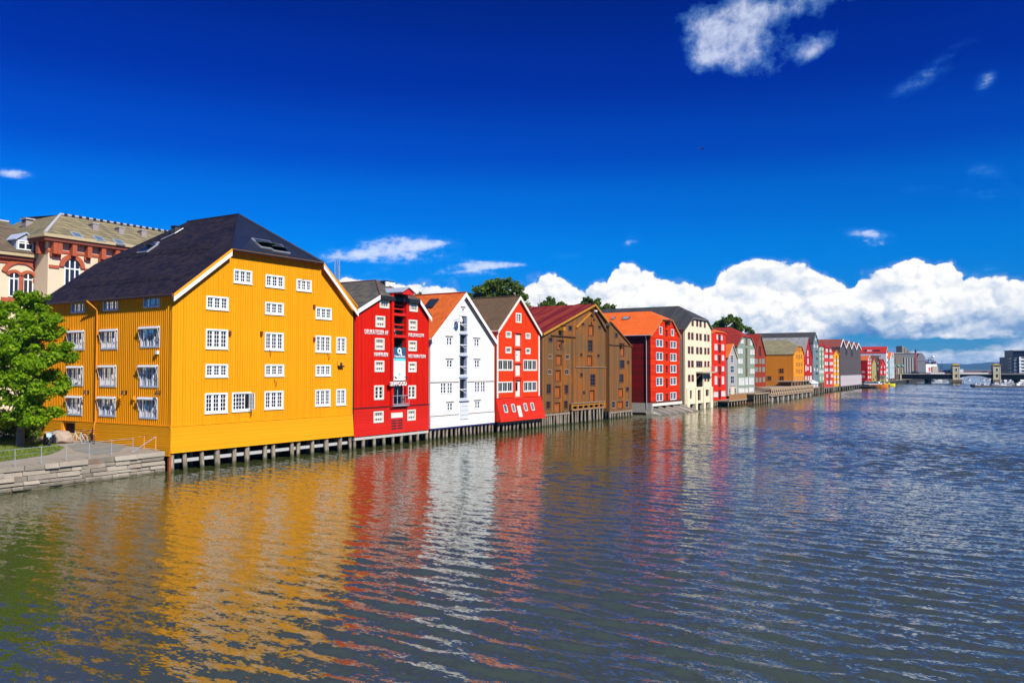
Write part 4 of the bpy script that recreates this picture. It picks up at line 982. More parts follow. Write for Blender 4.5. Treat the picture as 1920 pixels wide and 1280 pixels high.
# ================================================================== 4 red gabled warehouse with white doors
def red_gable():
    C = (0.74, 0.05, 0.010); M_ = clad('vermilion_boards', C, 'v', 0.17, gap=False, wear=0.15); MH = clad('vermilion_lying_boards', (0.66, 0.03, 0.014), 'h', 0.2, wear=0.08)
    BT = pantiles('brown_pantile', (0.10, 0.065, 0.035), (0.19, 0.125, 0.065), 0.3, 0.36, 0.8)
    H = House('red_gabled_warehouse', 'orange red gabled warehouse with white doors and leaning base', 'warehouse', (931, 749))
    wall = outline(H, 'Z0', (928.5, 749), (927, 618), [(972.2, 556)], (1012, 624), (1011, 741), sym=False)
    H.shape(wall, 15.5, M_)
    P, W = H.prof, H.W
    for sh, r, k in (('A7', (1195, 555, 1262, 672), (2, 1, 3)), ('A7', (1075, 775, 1142, 852), (1, 3, 2)), ('A7', (1312, 795, 1370, 866), (1, 3, 2)), ('A7', (1072, 962, 1140, 1038), (1, 3, 1)), ('A7', (1312, 975, 1370, 1047), (1, 3, 1)),
                     ('A8', (1088, 98, 1290, 248), (3, 2, 1)), ('A8', (1428, 100, 1610, 248), (3, 2, 1)), ('A8', (1085, 392, 1288, 538), (3, 2, 1)), ('A8', (1430, 388, 1610, 527), (3, 2, 1))):
        small = k[0] < 3
        H.window(H.rect(sh, *r), frame=OFFW, cw=0.17 if small else 0.14, ncas=k[0], cols=k[1], rows=k[2], mw=0.12, tw=0.05, curtain=0.25, out=0.05)
    RT_ = plain('vermilion_trim', C, 0.6, 0, 0.08)
    drs = [H.rect('A7', 1183, 812, 1252, 950), H.rect('A7', 1183, 1000, 1250, 1135), H.rect('A8', 1315, 170, 1388, 315), H.rect('A8', 1315, 385, 1388, 592)]
    for i, q in enumerate(drs):
        H.holes['front'].append((q[0], q[1], q[2], q[3], 0.3)); H.cuts['front'].append((q[0] - 0.35, q[1] - 0.3, q[2] + 0.35, q[3] + 0.2))
        mb = MB(); xm = (q[0] + q[2]) / 2
        if i < 3: mb.mbox(FR, q[0], q[2], -0.12, -0.05, q[1], q[3], OFFW); mb.mbox(FR, xm - 0.25, xm + 0.1, -0.05, -0.02, q[1] + 0.8, q[1] + 0.88, BLACK if i == 1 else OFFW)
        else:
            mb.mbox(FR, q[0], xm + 0.15, -0.12, -0.05, q[1], q[1] + (q[3] - q[1]) * 0.36, OFFW); mb.mbox(FR, xm + 0.15, q[2], -0.12, -0.05, q[1], q[3], OFFW); mb.mbox(FR, q[0], xm + 0.15, -0.12, -0.05, q[3] - 0.12, q[3], OFFW); mb.mbox(FR, q[0], q[0] + 0.1, -0.12, -0.05, q[1], q[3], OFFW)
        o = mb.build('loading_door', H.root)
        if i == 3: g = MB(); g.face([FR(q[0] + 0.1, -0.09, q[1] + (q[3] - q[1]) * 0.36), FR(xm + 0.15, -0.09, q[1] + (q[3] - q[1]) * 0.36), FR(xm + 0.15, -0.09, q[3]), FR(q[0] + 0.1, -0.09, q[3])], GLASS); g.build('pane', o)
        mb = MB()
        for a, b in ((q[0] - 0.3, q[0] - 0.005), (q[2] + 0.005, q[2] + 0.3)): mb.mbox(FR, a, b, 0.0, 0.13, q[1] - 0.3, q[3] + 0.15, RT_)
        mb.mbox(FR, q[0] - 0.36, q[2] + 0.36, 0.0, 0.2, q[3] + 0.15, q[3] + 0.26, RT_); mb.mbox(FR, q[0] - 0.36, q[2] + 0.36, 0.0, 0.16, q[1] - 0.22, q[1] - 0.01, RT_); mb.build('door_surround', H.root)
    def extra(mb): battens(mb, FR, P, H.cuts['front'], 0.2, 0.045, 0.024, M_)
    H.body(extra)
    # corner boards
    for u in (0.0, W - 0.32): H.boxpart('corner_board', (u, P[0][1], u + 0.32, P[1][1] - 0.3), 0.0, 0.06, OFFW)
    # leaning skirt
    zb = (H.uz(px('A8', 1095, 935), 0.7)[1] + H.uz(px('A8', 1670, 880), 0.7)[1]) / 2; zt = P[0][1]
    mb = MB(); clapboards(mb, FR, -0.25, W + 0.25, zb, zt, [], 0.17, MH, d=0.02, lean=0.75, t=0.035)
    for u in (-0.25, W + 0.25): mb.face([FR(u, -0.2, zb), FR(u, 0.79, zb), FR(u, 0.06, zt), FR(u, -0.2, zt)], MH)
    mb.face([FR(-0.25, -0.2, zb), FR(W + 0.25, -0.2, zb), FR(W + 0.25, 0.79, zb), FR(-0.25, 0.79, zb)], INNER); mb.mbox(FR, -0.3, W + 0.3, 0.0, 0.1, zt, zt + 0.06, MH); sk = H.part('leaning_base', mb)
    def lean(r, name, pane, fr):
        k = lambda z: 0.06 + 0.75 * (zt - z) / (zt - zb); mb = MB(); p0, q0, p1, q1 = r
        for a, b, c, d in ((p0, q0, p0 + 0.09, q1), (p1 - 0.09, q0, p1, q1), (p0, q0, p1, q0 + 0.1), (p0, q1 - 0.1, p1, q1)):
            mb.hexa([FR(x, k(z) + o, z) for o in (0, 0.06) for x, z in ((a, b), (c, b), (c, d), (a, d))], fr)
        o = mb.build(name, H.root); g = MB(); g.face([FR(x, k(z) + 0.02, z) for x, z in ((p0, q0), (p1, q0), (p1, q1), (p0, q1))], pane); g.build('pane' if name == 'window' else 'leaf', o)
    for r in ((1168, 697, 1215, 805), (1275, 690, 1318, 797), (1437, 680, 1480, 783), (1530, 673, 1572, 775)): lean(H.rect('A8', *r, d=0.4), 'window', plain('skirt_pane', (0.16, 0.17, 0.17), 0.2), OFFW)
    lean(H.rect('A8', 1340, 700, 1400, 870, d=0.4), 'door', OFFW, RT_)
    H.roof(BT, oh=0.3, ov=0.12, th=0.16, under=OFFW, ridge=plain('dark_brown_ridge', (0.07, 0.045, 0.025), 0.7)); H.rakes(OFFW, 0.42)
    H.piles(12, 0.1, W, zb - 0.02, d=0.1, r=0.13, rows=2, beam=True)
    return H
HG = red_gable()

# ================================================================== 5 weathered brown warehouse and its narrow neighbour
BRN = (0.40, 0.128, 0.018); BRN2 = (0.155, 0.092, 0.042)
WOOD = clad('weathered_boards', BRN, 'v', 0.23, wear=0.38, c2=BRN2); RUSTD = clad('rust_door', (0.42, 0.115, 0.025), 'v', 0.16, wear=0.2); DKFR = plain('old_brown_frame', (0.11, 0.045, 0.02), 0.8, 0, 0.3)
OKER = clad('ochre_boards', (0.52, 0.235, 0.035), 'v', 0.2, wear=0.15); OLDW = plain('peeling_frame', (0.27, 0.17, 0.11), 0.8, 0, 0.4, 6)
def brown_house():
    H = House('brown_warehouse', 'wide weathered brown wooden warehouse with dark red metal roof', 'warehouse', (1016.5, 779.4))
    H.shape(outline(H, 'Z0', (1016.5, 779.4), (1015.9, 624.4), [(1112.5, 570.5)], (1137, 602), (1136, 762), sym=False), 18.5, WOOD)
    P, W = H.prof, H.W; R = lambda *r: H.rect('B1', *r)
    for r in ((303, 457, 346, 551), (294, 589, 346, 688), (289, 724, 338, 831), (283, 867, 336, 978), (277, 1012, 333, 1117), (584, 325, 630, 428), (572, 595, 618, 693), (594, 902, 638, 1012)): H.door(R(*r), RUSTD, DKFR, cw=0.1, name='loading_door', recess=0.16)
    for r in ((577, 459, 621, 568), (599, 762, 645, 871)): H.window(R(*r), frame=DKFR, cw=0.12, ncas=1, cols=2, rows=3, curtain=0.3, tw=0.05)
    for r in ((225, 587, 261, 631), (377, 589, 415, 638), (219, 722, 258, 771), (370, 719, 411, 773)): H.window(R(*r), frame=OLDW, cw=0.12, cols=2, rows=2, curtain=0.6)
    for r in ((210, 849, 251, 943), (370, 857, 405, 943), (207, 1002, 246, 1075), (365, 997, 400, 1075)): H.window(R(*r), frame=DKFR, cw=0.12, cols=2, rows=3, curtain=0.7)
    for r in ((230, 437, 265, 481), (405, 332, 438, 381), (522, 305, 548, 335), (510, 752, 533, 793), (534, 912, 554, 945), (670, 332, 695, 361), (509, 577, 530, 608), (661, 587, 683, 615)): H.window(R(*r), frame=DKFR, cw=0.09, cols=1, rows=1, curtain=0.1)
    H.body()
    # raised central gable with its own verges
    a = H.uz(px('B1', 470, 345)); b = H.uz(px('B1', 628, 190)); c = H.uz(px('B1', 735, 380)); zb = (H.uz(px('B1', 470, 697))[1] + H.uz(px('B1', 735, 708))[1]) / 2
    H.rake(a, b, OKER, 0.14, d0=0.0, d1=0.28, name='gable_moulding', drop=0.06); H.rake(b, (c[0], c[1]), DKFR, 0.14, d0=0.0, d1=0.28, name='gable_moulding', drop=0.06)
    mb = MB(); mb.mbox(FR, a[0] - 0.2, c[0], 0.0, 0.12, zb - 0.05, zb + 0.06, OLDW); mb.mbox(FR, a[0] - 0.06, a[0] + 0.06, 0.0, 0.06, zb, a[1], WOOD); mb.mbox(FR, c[0] - 0.06, c[0] + 0.06, 0.0, 0.06, zb, c[1], WOOD); mb.build('string_course', H.root)
    z = H.uz(px('B1', 340, 425))[1]; u0, u1 = H.uz(px('B1', 250, 420))[0], H.uz(px('B1', 466, 432))[0]; mb = MB(); mb.mbox(FR, u0, u1, 0.0, 0.2, z - 0.06, z + 0.05, DKFR); mb.build('string_course', H.root)
    for x in (278, 358, 437, 447): u = H.uz(px('B1', x, 800))[0]; mb = MB(); mb.mbox(FR, u - 0.09, u + 0.09, 0.0, 0.07, P[0][1] + 0.1, z - 0.07, WOOD); mb.build('pilaster_board', H.root)
    # hoist hoods
    for (x, y, k) in ((350, 365, 1.0), (628, 215, 0.7)):
        u, zz = H.uz(px('B1', x, y), 0.4); mb = MB(); mb.mbox(FR, u - 0.35 * k, u + 0.35 * k, 0.0, 0.8 * k, zz - 0.2 * k, zz + 0.45 * k, OKER if k == 1 else DKFR); mb.mbox(FR, u - 0.42 * k, u + 0.42 * k, 0.0, 0.95 * k, zz + 0.46 * k, zz + 0.55 * k, DKFR)
        mb.tube(FR(u, 0.5, zz - 0.2), FR(u, 0.5, zz - 1.5 * k), 0.05, 0.05, BLACK, 6); mb.mbox(FR, u - 0.15, u + 0.15, 0.4, 0.65, zz - 1.8 * k, zz - 1.5 * k, BLACK); mb.build('hoist_hood', H.root)
    mb = MB(); u, zz = H.uz(px('B1', 640, 208), 0.6); mb.tube(FR(u, 0.0, zz), FR(u, 0.7, zz + 0.1), 0.04, 0.04, STEEL, 6); mb.tube(FR(u, 0.5, zz + 0.1), FR(u + 0.3, 0.8, zz), 0.1, 0.2, OFFW, 10); mb.build('floodlight', H.root)
    MR = metal_roof('red_sheet_roof', (0.15, 0.010, 0.003), (0.28, 0.04, 0.012), 0.75)
    H.roof(MR, oh=0.35, ov=0.25, th=0.14, under=OKER); H.rakes(OKER, 0.32)
    # projecting storey with cut-out brackets, on front piles
    q0, q1 = H.uz(px('B1', 443, 1030), 0.5)[0], H.uz(px('B1', 725, 1012), 0.5)[0]; zt = (H.uz(px('B1', 443, 1028), 0.5)[1] + H.uz(px('B1', 725, 1012), 0.5)[1]) / 2; zl = (H.uz(px('B1', 443, 1078), 0.5)[1] + H.uz(px('B1', 725, 1062), 0.5)[1]) / 2
    mb = MB(); mb.mbox(FR, q0, q1, 0.0, 0.62, zt, zt + 0.12, OLDW); mb.mbox(FR, q0, q1, 0.35, 0.5, zl - 0.12, zl + 0.06, OLDW); n = 6
    for i in range(n + 1):
        u = q0 + (q1 - q0) * i / n; mb.mbox(FR, u - 0.11, u + 0.11, 0.30, 0.52, zl, zt, OKER)
        if i < n: v = q0 + (q1 - q0) * (i + 1) / n; mb.mbox(FR, u + 0.11, v - 0.11, 0.36, 0.46, zl + (zt - zl) * 0.62, zt, OKER); mb.mbox(FR, u + 0.11, v - 0.11, 0.36, 0.46, zl, zl + 0.1, OKER)
    mb.mbox(FR, q0, q1, 0.0, 0.06, zl - 0.6, zt, INNER); mb.build('loading_gallery', H.root)
    H.piles(11, q0, q1, zl - 0.06, d=0.3, r=0.15, rows=1, beam=False, jit=1.2); H.piles(13, 0.0, q0, P[0][1] - 0.02, d=-0.05, r=0.14, rows=2, jit=1.0, beam=True)
    return H
HB = brown_house()
def narrow_brown():
    H = House('narrow_brown_warehouse', 'narrow weathered lean-to warehouse with one sloping roof edge', 'warehouse', (1143, 770))
    g = lambda x, y: H.uz(px('B1', x, y)); tl, tr, br = g(768, 298), g(972, 515), g(965, 1085); z0 = (g(768, 1090)[1] + br[1]) / 2; W = (tr[0] + br[0]) / 2
    # profile with a short flat top so that the one-sided slope closes
    H.shape([(0, z0), (0, tl[1] - 0.5), (0.35, tl[1]), (W, tr[1]), (W, z0)], 16.0, WOOD)
    R = lambda *r: H.rect('B1', *r)
    for r in ((864, 522, 901, 608), (847, 887, 891, 973), (842, 1002, 891, 1073)): H.door(R(*r), RUSTD, DKFR, cw=0.1, name='loading_door')
    for r in ((860, 637, 903, 718), (857, 762, 896, 841)): H.window(R(*r), frame=DKFR, cw=0.12, cols=2, rows=3, curtain=0.4)
    for r in ((817, 397, 845, 443), (925, 642, 948, 678), (917, 877, 943, 921), (790, 1002, 823, 1068), (912, 997, 941, 1063)): H.window(R(*r), frame=OLDW if r[1] > 990 else DKFR, cw=0.1, cols=1, rows=2, curtain=0.6)
    H.body(); H.roof(plain('old_tar_roof', (0.07, 0.05, 0.035), 0.9, 0, 0.3), oh=0.15, ov=0.1, th=0.12)
    za = (g(780, 500)[1] + g(970, 515)[1]) / 2; mb = MB(); mb.mbox(FR, 0.0, W, 0.0, 0.15, za - 0.07, za + 0.05, DKFR); mb.build('string_course', H.root)
    H.rake((0.35, tl[1]), (W, tr[1]), DKFR, 0.25, name='bargeboard')
    u, z = H.uz(px('B1', 885, 500), 0.4); mb = MB(); mb.mbox(FR, u - 0.3, u + 0.3, 0.0, 0.8, z - 0.1, z + 0.2, DKFR); mb.tube(FR(u, 0.6, z - 0.1), FR(u, 0.6, z - 0.8), 0.06, 0.06, BLACK, 6); mb.tube(FR(u, 0.0, z + 0.2), FR(u, 0.0, z + 1.0), 0.05, 0.05, DKFR, 6); mb.build('hoist_beam', H.root)
    H.piles(9, 0, W, z0, d=-0.05, r=0.15, rows=2, jit=1.0); return H
HN = narrow_brown()

# ================================================================== 6 orange roofed red warehouse on its slipway
def orange_house():
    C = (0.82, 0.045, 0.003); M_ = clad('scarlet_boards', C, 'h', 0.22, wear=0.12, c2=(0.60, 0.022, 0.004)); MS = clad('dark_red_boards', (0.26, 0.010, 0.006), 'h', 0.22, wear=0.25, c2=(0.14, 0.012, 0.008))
    RT = pantiles('bright_orange_pantile', (0.70, 0.105, 0.010), (0.88, 0.17, 0.022), 0.3, 0.36, 0.8); CONC = plain('old_concrete', (0.42, 0.38, 0.31), 0.9, 0, 0.25, 1.5)
    H = House('orange_roofed_warehouse', 'scarlet warehouse with bright orange tiled roof above concrete slipways', 'warehouse', (1220.2, 755.8))
    H.shape(outline(H, 'Z0', (1220.2, 755.8), (1220.2, 627.4), [(1240.7, 597), (1258.3, 599)], (1274.8, 632), (1274, 750.4)), 17.0, M_)
    P, W = H.prof, H.W; R = lambda *r: H.rect('B2', *r)
    for r in ((645, 290, 677, 375), (768, 318, 797, 388)): H.window(R(*r), frame=WHITE, cw=0.1, ncas=1, cols=1, rows=3, curtain=1, tw=0.04, behind=CURT, depth=0.2)
    for r in ((613, 425, 683, 503), (760, 443, 823, 517), (613, 558, 683, 642), (760, 570, 823, 652), (613, 687, 683, 772), (760, 692, 823, 773), (613, 820, 683, 907), (760, 818, 823, 900), (613, 985, 683, 1068), (760, 975, 823, 1052)):
        H.window(R(*r), frame=WHITE, cw=0.1, ncas=2, cols=1, rows=3, mw=0.16, tw=0.04, curtain=1, behind=CURT, depth=0.2)
    DD = plain('dark_bay_door', (0.03, 0.02, 0.018), 0.6)
    us = [R(710, y, 734, y + 10) for y in (350, 700, 1000)]; u0 = sum(u[0] for u in us) / 3; u1 = sum(u[2] for u in us) / 3
    for a, b in ((320, 403), (437, 520), (565, 652), (692, 775), (825, 937), (980, 1070)):
        q = R(710, a, 734, b); H.door((u0 - 0.1, q[1], u1 + 0.1, q[3]), DD, plain('scarlet_trim', C, 0.7), cw=0.1, name='loading_door', recess=0.2)
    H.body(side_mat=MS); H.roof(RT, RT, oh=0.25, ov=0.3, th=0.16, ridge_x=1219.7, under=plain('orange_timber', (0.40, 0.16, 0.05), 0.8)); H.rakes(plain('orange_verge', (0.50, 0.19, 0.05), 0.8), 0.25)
    for x, w in ((165, 0.35), (298, 0.65)):
        q, _ = H.slope_pt(px('B2', x, 205)); v1 = Vector((H.apex[0], 0, H.apex[1] - P[1][1])).normalized(); n_ = Vector((-v1.z, 0, v1.x)); mb = MB()
        for hw, d0, d1, m in ((w, -0.05, 0.1, BLACK), (w - 0.1, 0.05, 0.12, STEEL)):
            B = lambda s_, t_, d_: q + Vector((0, s_ * hw, 0)) + v1 * (t_ * (0.55 if m is BLACK else 0.42)) + n_ * d_
            mb.hexa([B(a, b, d) for d in (d0, d1) for a, b in ((-1, -1), (1, -1), (1, 1), (-1, 1))], m)
        mb.build('skylight', H.root)
    mb = MB(); z = P[1][1] - 0.12; mb.tube((-0.4, -0.2, z), (-0.4, 16, z), 0.08, 0.08, GREYP, 8); mb.path([(-0.4, 0.7, z), (-0.12, 0.7, z - 0.7), (-0.12, 0.7, 0.9)], 0.07, STEEL, 8); mb.build('downpipe', H.root)
    # hoist
    u, z = H.uz(px('B2', 738, 250), 0.5); mb = MB(); mb.mbox(FR, u - 0.35, u + 0.35, 0.0, 1.0, z + 0.2, z + 0.5, DKFR); mb.mbox(FR, u - 0.12, u + 0.12, 0.0, 0.9, z - 0.5, z + 0.2, DKFR); mb.build('hoist_hood', H.root)
    # concrete plinth, slip beams
    zp = P[0][1]; mb = MB(); mb.mbox(FR, -0.1, W + 0.2, -2.0, 0.35, zp - 0.55, zp - 0.1, OFFW)
    for i in range(14): uu = 0.2 + i * (W - 0.4) / 13; mb.mbox(FR, uu - 0.1, uu + 0.1, 0.0, 0.3, zp - 0.1, zp + 0.25, DKFR)
    mb.build('plinth', H.root)
    mb = MB(); mb.mbox(lambda s, d, z: (-d, s, z), -0.2, 17, -0.6, 0.12, 0.3, zp, CONC); mb.hexa([(-0.3, 0.6, -0.4), (W + 1, 0.6, -0.4), (W + 1, -3.0, -0.6), (-0.3, -3.0, -0.6), (-0.3, 0.8, 0.35), (W + 1, 0.8, zp - 0.9), (W + 1, -3.0, -0.15), (-0.3, -3.0, -0.15)], CONC); mb.build('slipway', H.root)
    for i in range(5):
        uu = 0.3 + i * (W + 0.2) / 4; mb = MB(); mb.hexa([(uu - 0.11, 0.2, zp - 1.2), (uu + 0.11, 0.2, zp - 1.2), (uu + 0.11, -3.4, -0.5), (uu - 0.11, -3.4, -0.5), (uu - 0.11, 0.2, zp - 0.6), (uu + 0.11, 0.2, zp - 0.6), (uu + 0.11, -3.4, 0.12), (uu - 0.11, -3.4, 0.12)], CONC); mb.build('slip_beam', H.root)
    return H
HO = orange_house()

# ================================================================== 7 cream block
def cream_house():
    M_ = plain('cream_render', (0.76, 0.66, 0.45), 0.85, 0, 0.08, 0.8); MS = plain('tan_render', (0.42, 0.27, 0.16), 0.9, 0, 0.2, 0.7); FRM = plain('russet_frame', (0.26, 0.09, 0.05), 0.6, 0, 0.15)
    GR = metal_roof('grey_felt_roof', (0.045, 0.045, 0.045), (0.06, 0.06, 0.06), 1.1, rough=0.8)
    H = House('cream_block', 'cream rendered block with dark grey roof and small balcony over the water', 'building', (1285.4, 755))
    H.shape(outline(H, 'Z0', (1285.4, 757), (1285, 614.3), [(1297.7, 594), (1323.7, 598)], (1333.5, 619.2), (1334.2, 754.5)), 21.0, M_)
    P, W = H.prof, H.W; R = lambda *r: H.rect('B3', *r)
    for r in ((222, 178, 248, 252), (275, 172, 300, 258), (313, 178, 338, 263), (363, 200, 385, 272), (180, 320, 207, 407), (218, 325, 246, 410), (273, 333, 300, 415), (312, 337, 340, 417), (365, 343, 393, 425), (403, 347, 428, 428),
              (180, 482, 208, 567), (218, 484, 247, 570), (275, 490, 303, 572), (314, 492, 345, 574), (368, 497, 393, 577), (404, 498, 428, 577), (180, 643, 208, 725), (218, 643, 248, 725), (368, 650, 393, 720), (404, 650, 428, 720),
              (182, 805, 210, 887), (222, 805, 250, 887), (368, 803, 393, 884), (402, 800, 427, 885)):
        H.window(R(*r), frame=FRM, cw=0.09, ncas=1, cols=2, rows=2, tw=0.07, curtain=0.55, out=0.02)
    H.window(R(275, 648, 345, 722), frame=FRM, cw=0.1, ncas=3, cols=1, rows=1, mw=0.1, curtain=0.8)
    for r in ((192, 985, 230, 1080), (282, 980, 330, 1100), (375, 975, 422, 1050), (278, 790, 360, 945)): H.holes['front'].append(R(*r) + (1.4,))
    for r in ((300, 850, 330, 945), (285, 1000, 312, 1100)): q = R(*r); mb = MB(); mb.mbox(FR, q[0], q[2], -1.3, -1.2, q[1], q[3], FRM); mb.build('door', H.root)
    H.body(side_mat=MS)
    H.roof(GR, GR, oh=0.35, ov=0.35, th=0.22, ridge_x=1272.5, under=plain('grey_soffit', (0.16, 0.15, 0.15), 0.8))
    for a, b in ((162, 192), (262, 282), (352, 374), (428, 456)):
        u0, u1 = R(a, 1000, b, 1010)[0], R(a, 1000, b, 1010)[2]; mb = MB(); z1 = R(0, 968, 10, 972)[3]; mb.mbox(FR, u0, u1, -0.6, 0.22, -1.0, z1, M_); mb.build('pier', H.root)
    b0, b1 = R(272, 770, 432, 785), R(272, 735, 432, 770); mb = MB(); mb.mbox(FR, b0[0], b0[2], 0.0, 1.3, b0[1], b0[3], plain('balcony_slab', (0.45, 0.38, 0.28), 0.8)); n = 14
    for i in range(n + 1): u = b0[0] + (b0[2] - b0[0]) * i / n; mb.tube(FR(u, 1.25, b0[3]), FR(u, 1.25, b0[3] + 1.0), 0.025, 0.025, OLDW, 5)
    mb.tube(FR(b0[0], 1.25, b0[3] + 1.0), FR(b0[2], 1.25, b0[3] + 1.0), 0.04, 0.04, OLDW, 6)
    for u in (b0[0] + 0.2, b0[2] - 0.2): mb.tube(FR(u, 1.2, b0[1]), FR(u, 0.0, b0[1] - 1.2), 0.06, 0.06, OLDW, 6)
    mb.build('balcony', H.root)
    mb = MB(); mb.mbox(LF, 0.02, 0.35, 0.0, 0.05, 0.5, P[1][1] - 0.2, M_); mb.build('quoin', H.root)
    mb = MB(); mb.mbox(FR, 0.3, W - 0.3, -2.2, -1.6, -1.0, P[0][1], INNER); mb.build('rear_footing', H.root)
    return H
HC = cream_house()

# ================================================================== 8 .. smaller warehouses further down the quay
def flat_house(name, label, sh, BL, LE, tops, RE, BR, L, wall, roofm, cat='warehouse', e=None, off=0.0, sym=True, ridge_x=None, wins=(), wm=None, pane=None, wk=(1, 2), bays=(), baym=None, rake=None, piles=0, oh=0.2, ov=0.12, side=None, swins=(), raker=0.25, cw=0.09, ridge=None):
    H = House(name, label, cat, px(sh, *BL), off, e)
    pr = outline(H, sh, BL, LE, tops, RE, BR, sym); H.shape(pr, L, wall)
    H.body(side_mat=side)
    H.roof(roofm, oh=oh, ov=ov, th=0.18, ridge_x=ridge_x, ridge=ridge)
    if rake: H.rakes(rake, raker)
    for r in wins:
        k = wk if len(r) == 4 else r[4]; H.flatwin(H.rect(sh, *r[:4]), frame=wm, pane=pane or DARKPANE, cols=k[0], rows=k[1], cw=cw)
    for r in swins: H.flatwin(H.rect(sh, *r[:4], face='left'), face='left', frame=wm, pane=DARKPANE, cols=2, rows=2, cw=0.12)
    for r in bays:
        q = H.rect(sh, *r); mb = MB(); b = baym or INNER
        mb.mbox(FR, q[0], q[2], 0.0, 0.05, q[1], q[3], b); w_ = q[2] - q[0]
        for a in (q[0] - 0.12, q[2]): mb.mbox(FR, a, a + 0.12, 0.0, 0.12, q[1] - 0.1, q[3] + 0.1, wall)
        mb.mbox(FR, q[0] - 0.15, q[2] + 0.15, 0.0, 0.16, q[3] + 0.1, q[3] + 0.2, wall); mb.build('loading_door', H.root)
    if piles: H.piles(piles, 0, H.W, H.zb, d=-0.1, r=0.15, rows=1)
    return H
SCAR = clad('scarlet_far_boards', (0.70, 0.03, 0.012), 'v', 0.25, wear=0.08); ORT = pantiles('orange_far_tile', (0.62, 0.10, 0.012), (0.85, 0.19, 0.03), 0.3, 0.4, 0.8); DRT = pantiles('dark_red_tile', (0.22, 0.018, 0.010), (0.36, 0.04, 0.018), 0.3, 0.4, 0.8)
flat_house('slim_red_warehouse', 'slim scarlet warehouse with a column of dark loading doors beside cream block', 'B3', (455, 1110), (452, 340), [(497, 303), (590, 325)], (615, 345), (618, 1090), 14, SCAR, ORT, ridge_x=1330.6, pane=PALEPANE,
           wins=((508, 350, 528, 405), (553, 358, 575, 412), (485, 455, 515, 527), (565, 460, 593, 530), (487, 580, 513, 640), (568, 583, 592, 645), (487, 710, 513, 770), (568, 710, 592, 768), (487, 823, 513, 918), (568, 825, 592, 915), (475, 1003, 497, 1060), (501, 1003, 523, 1060), (563, 993, 583, 1052), (586, 993, 606, 1052)),
           wk=(1, 2), bays=((527, 355, 550, 437), (527, 470, 550, 552), (527, 588, 550, 675), (530, 718, 552, 803), (527, 850, 550, 943), (527, 985, 553, 1085)), baym=plain('dark_bay_red', (0.035, 0.012, 0.010), 0.7), piles=9)
GRW = clad('pale_grey_boards', (0.42, 0.40, 0.37), 'v', 0.2, wear=0.12)
flat_house('little_grey_house', 'little pale grey gabled house with orange roof between red and green warehouses', 'B3', (640, 1050), (632, 605), [(690, 457)], (745, 612), (742, 1040), 12, GRW, ORT, rake=plain('straw_verge', (0.60, 0.55, 0.42), 0.7), pane=DARKPANE,
           wins=((666, 580, 699, 668, (2, 3)), (664, 700, 706, 785, (2, 2)), (664, 815, 708, 908, (2, 2)), (648, 955, 666, 1040, (1, 3)), (714, 955, 732, 1040, (1, 3))), bays=((670, 940, 710, 1042),), baym=plain('cream_shutter', (0.66, 0.56, 0.36), 0.7))
GRN = clad('sage_boards', (0.26, 0.31, 0.235), 'v', 0.25, wear=0.07)
flat_house('sage_green_warehouse', 'tall sage green warehouse with white windows and dark red roof', 'B3', (745, 1050), (742, 470), [(800, 350), (895, 385)], (945, 500), (945, 1040), 15, GRN, DRT, ridge_x=1371.6, pane=PALEPANE,
           wins=((785, 405, 800, 448), (803, 405, 818, 448), (893, 420, 914, 472), (752, 508, 776, 565), (780, 508, 804, 565), (893, 520, 914, 577), (919, 520, 940, 577), (755, 622, 778, 680, (2, 2)), (782, 622, 805, 680), (893, 620, 914, 682), (919, 620, 940, 682), (752, 733, 776, 790), (780, 733, 803, 790), (893, 740, 914, 793), (919, 740, 940, 793),
                 (762, 842, 780, 925), (783, 842, 801, 925), (805, 842, 824, 925), (835, 838, 865, 922, (2, 3)), (878, 838, 895, 920), (898, 838, 914, 920), (917, 838, 933, 920), (760, 960, 780, 1035), (783, 960, 801, 1035), (805, 960, 825, 1035), (835, 960, 865, 1045, (2, 2)), (878, 950, 895, 1020), (898, 950, 914, 1020), (917, 950, 933, 1020)),
           wk=(1, 2), bays=((838, 400, 858, 470), (838, 510, 855, 605), (838, 618, 855, 715), (838, 730, 858, 825)), baym=plain('brown_bay', (0.12, 0.06, 0.03), 0.8), rake=plain('sage_verge', (0.16, 0.18, 0.15), 0.7))
RBR = clad('russet_boards', (0.30, 0.045, 0.02), 'v', 0.25, wear=0.1)
flat_house('russet_gabled_house', 'russet gabled house with grey green windows next to sage warehouse', 'B4', (125, 1000), (122, 520), [(200, 215)], (285, 530), (285, 1000), 14, RBR, DRT, e=E2, rake=plain('dark_green_verge', (0.10, 0.11, 0.06), 0.7), pane=plain('sage_pane', (0.22, 0.24, 0.18), 0.3), wm=plain('sage_frame', (0.30, 0.30, 0.22), 0.7),
           wins=((125, 580, 165, 655), (188, 580, 214, 655), (228, 578, 268, 655), (125, 705, 165, 775), (185, 703, 212, 775), (235, 700, 270, 777), (133, 860, 165, 930), (187, 860, 215, 930), (240, 855, 272, 925)), bays=((182, 405, 205, 530),), baym=BLACK)
ORB = clad('orange_ochre_boards', (0.78, 0.30, 0.02), 'v', 0.3, wear=0.08)
MOSS = slates('mossy_slate', (0.17, 0.15, 0.085), (0.30, 0.26, 0.14), 0.6, 0.4, 0.7, 0.8)
